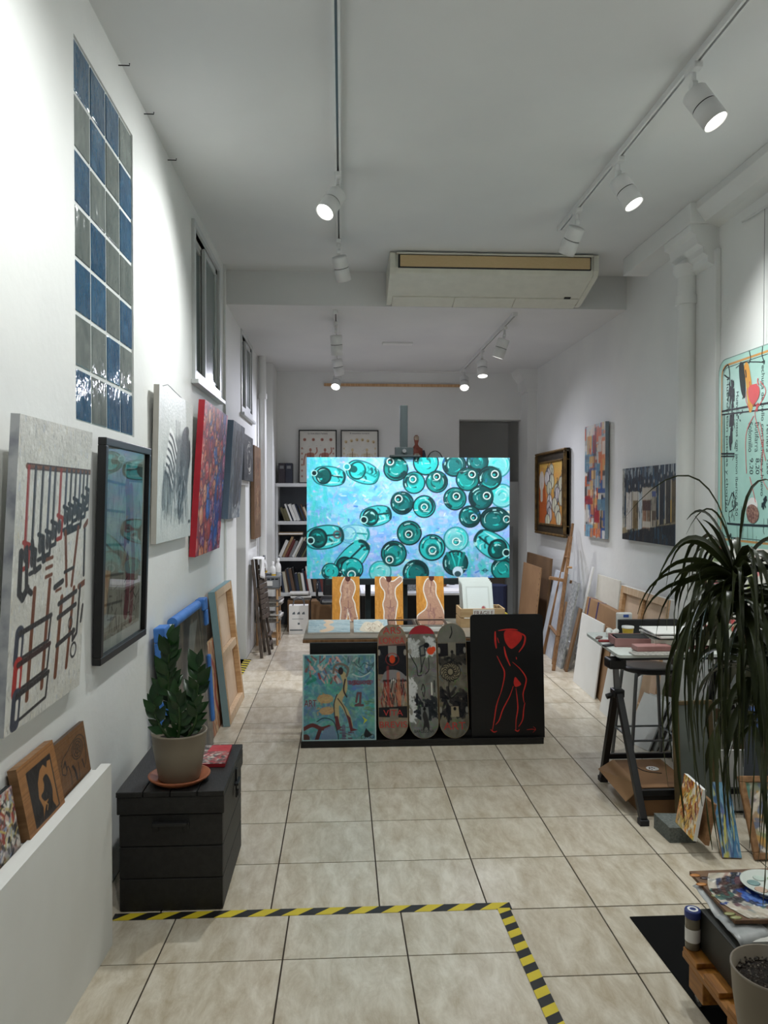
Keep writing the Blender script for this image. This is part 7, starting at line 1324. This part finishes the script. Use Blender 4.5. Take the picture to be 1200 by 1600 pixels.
# ================================================================== tall dracaena
_c = ony(1212, 1513, 2.05); dx, dy, rimz = _c.x, _c.y, _c.z; dr = thing('dracaena', 'tall dracaena with long drooping dark leaves in a taupe pot', 'plant', (dx, dy, pz1 + .0005)); PH = (rimz - pz1) / .197; T0 = Matrix.Translation((dx, dy, pz1 + .0005)) @ Matrix.Diagonal((.93, .93, PH, 1))
mb = MB(); mb.lathe([(0, 0), (.092, 0), (.098, .008), (.118, .12), (.124, .186), (.126, .190), (.126, .197), (.120, .197), (.114, .155), (0, .155)], POT, T0, 44); mb.build('pot', dr)
mb = MB(); mb.lathe([(.116, .160), (.09, .168), (.04, .172), (0, .172)], SOIL, T0, 28); mb.build('soil', dr)
R4 = random.Random(22); mb = MB()
for k in range(420):
    a, r = R4.uniform(0, 6.28), .104 * math.sqrt(R4.random()); s_ = R4.uniform(.002, .0055); c = Vector((dx + r * math.cos(a), dy + r * math.sin(a), pz1 + .168 * PH + .006 * R4.random())); vs = [c + Vector(v) * s_ * R4.uniform(.7, 1.2) for v in ((1, 0, 0), (-1, 0, 0), (0, 1, 0), (0, -1, 0), (0, 0, 1), (0, 0, -1))]; mb.add(vs, [(0, 2, 4), (2, 1, 4), (1, 3, 4), (3, 0, 4), (2, 0, 5), (1, 2, 5), (3, 1, 5), (0, 3, 5)], M('wet_bark', (58, 48, 40), .3) if k % 3 else M('pale_grit', (120, 112, 100), .5))
o = mb.build('bark_chips', dr); o['kind'] = 'stuff'
def P3(x, y, Y): return ony(x, y, Y)
crown = [P3(1150, 905, 2.2), P3(1180, 1030, 2.16), P3(1196, 960, 2.3)]
tr = [[Vector((dx + .03, dy + .02, pz1 + .17 * PH)), P3(1228, 1330, 2.22), P3(1196, 1150, 2.2), P3(1172, 1010, 2.2), crown[0]], [Vector((dx + .05, dy - .03, pz1 + .17 * PH)), P3(1236, 1280, 2.15), P3(1205, 1120, 2.15), crown[1]], [Vector((dx + .05, dy + .04, pz1 + .17 * PH)), P3(1240, 1200, 2.3), crown[2]]]
def bez(p0, p1, p2, t): return p0 * (1 - t) ** 2 + p1 * 2 * t * (1 - t) + p2 * t * t
def ribbon(parent, pts, wd, twist=0.0):
    vs = []; fs = []; n = len(pts)
    for i, p in enumerate(pts):
        t = (pts[min(i + 1, n - 1)] - pts[max(i - 1, 0)]).normalized(); s_ = t.cross(Vector((0, 0, 1)));
        if s_.length < .15: s_ = t.cross((p - pts[0]).normalized().cross(t) if i else Vector((0, 1, 0)))
        if s_.length < 1e-3: s_ = Vector((1, 0, 0))
        s_.normalize(); s_ = Matrix.Rotation(twist, 3, t) @ s_; up = s_.cross(t); u = i / (n - 1); q = wd * min(1, .45 + 2.2 * u) * (1 - max(0, u - .25) / .75 * .94)
        vs += [p - s_ * q / 2 + up * q * .18, p, p + s_ * q / 2 + up * q * .18]
    for i in range(n - 1): a = i * 3; fs += [(a, a + 3, a + 4, a + 1), (a + 1, a + 4, a + 5, a + 2)]
    mb = MB(); mb.add(vs, fs, DLEAF, True); return mb.build('leaf', parent)
def leaves(parent, c, n, L0, L1, rise, droop, az=(0, 6.283), w0=.019, w1=.032):
    for k in range(n):
        a = R4.uniform(*az); L = R4.uniform(L0, L1); el = R4.uniform(*rise); hz = Vector((math.cos(a) * (1 if math.cos(a) > 0 else .5), math.sin(a), 0)); b0 = c + Vector((R4.uniform(-.012, .012), R4.uniform(-.012, .012), R4.uniform(-.07, .04)))
        p1 = b0 + (hz * math.cos(el) + Vector((0, 0, math.sin(el)))) * L * .55; d = R4.uniform(*droop); p2 = b0 + hz * L * (.72 - .42 * d) * max(.3, math.cos(el * .6)) + Vector((0, 0, math.sin(el) * L * .3 - d * L * .85))
        if p1.x > 2.5 or p2.x > 2.5: continue
        p2.z = max(p2.z, .37); ribbon(parent, [bez(b0, p1, p2, j / 9) for j in range(10)], R4.uniform(w0, w1), R4.uniform(-.9, .9))
trunks = []
for k, t_ in enumerate(tr): mb = MB(); P = [Vector(q) for q in cr([tuple(v) for v in t_], 5)]; mb.tube(P, [.013 - .004 * i / len(P) for i in range(len(P))], BARK, 10); trunks.append(mb.build('trunk', dr))
for x0, y0, xm, ym, x1, y1, Y1, wd in ((1150, 905, 1110, 760, 1073, 812, 2.15, .017), (1150, 905, 1075, 770, 1024, 915, 2.1, .016), (1150, 905, 1060, 780, 1040, 920, 2.2, .015), (1150, 905, 1050, 830, 1008, 945, 2.25, .017), (1150, 905, 1040, 840, 1042, 985, 2.05, .020), (1150, 905, 1020, 860, 996, 960, 2.3, .013), (1152, 900, 1110, 640, 975, 810, 2.5, .007), (1152, 900, 1120, 730, 1072, 835, 2.3, .008), (1150, 905, 1125, 820, 1098, 812, 2.2, .015), (1150, 905, 1120, 850, 1086, 806, 2.2, .013), (1152, 900, 1080, 860, 1096, 912, 2.1, .011), (1150, 905, 1030, 880, 1024, 1010, 2.15, .019), (1150, 905, 1070, 850, 1058, 1020, 2.05, .021), (1150, 905, 1000, 890, 1000, 1000, 2.15, .015), (1155, 905, 1150, 660, 1260, 800, 2.3, .008), (1155, 910, 1190, 800, 1260, 860, 2.2, .017), (1155, 910, 1180, 830, 1240, 830, 2.3, .015), (1152, 915, 1080, 900, 1068, 1060, 2.05, .020), (1152, 915, 1060, 930, 1050, 1110, 2.12, .018), (1152, 915, 1095, 890, 1088, 1080, 2.0, .021)):
    ribbon(trunks[0], [bez(P3(x0, y0, 2.2), P3(xm, ym, (2.2 + Y1) / 2), P3(x1, y1, Y1), j / 11) for j in range(12)], wd * 1.35, R4.choice((.9, 1.1, -1.0)))
leaves(trunks[0], crown[0], 44, .40, .62, (.1, 1.0), (.35, .85), (1.2, 5.6)); leaves(trunks[0], crown[0] + Vector((.01, 0, -.06)), 52, .5, .85, (-.3, .5), (.7, 1.15)); leaves(trunks[1], crown[1], 46, .4, .7, (-.1, .7), (.6, 1.1)); leaves(trunks[2], crown[2], 30, .4, .65, (0, .8), (.4, 1.05)); leaves(trunks[1], crown[1] + Vector((0, 0, -.12)), 30, .35, .6, (-.5, .3), (.7, 1.1))
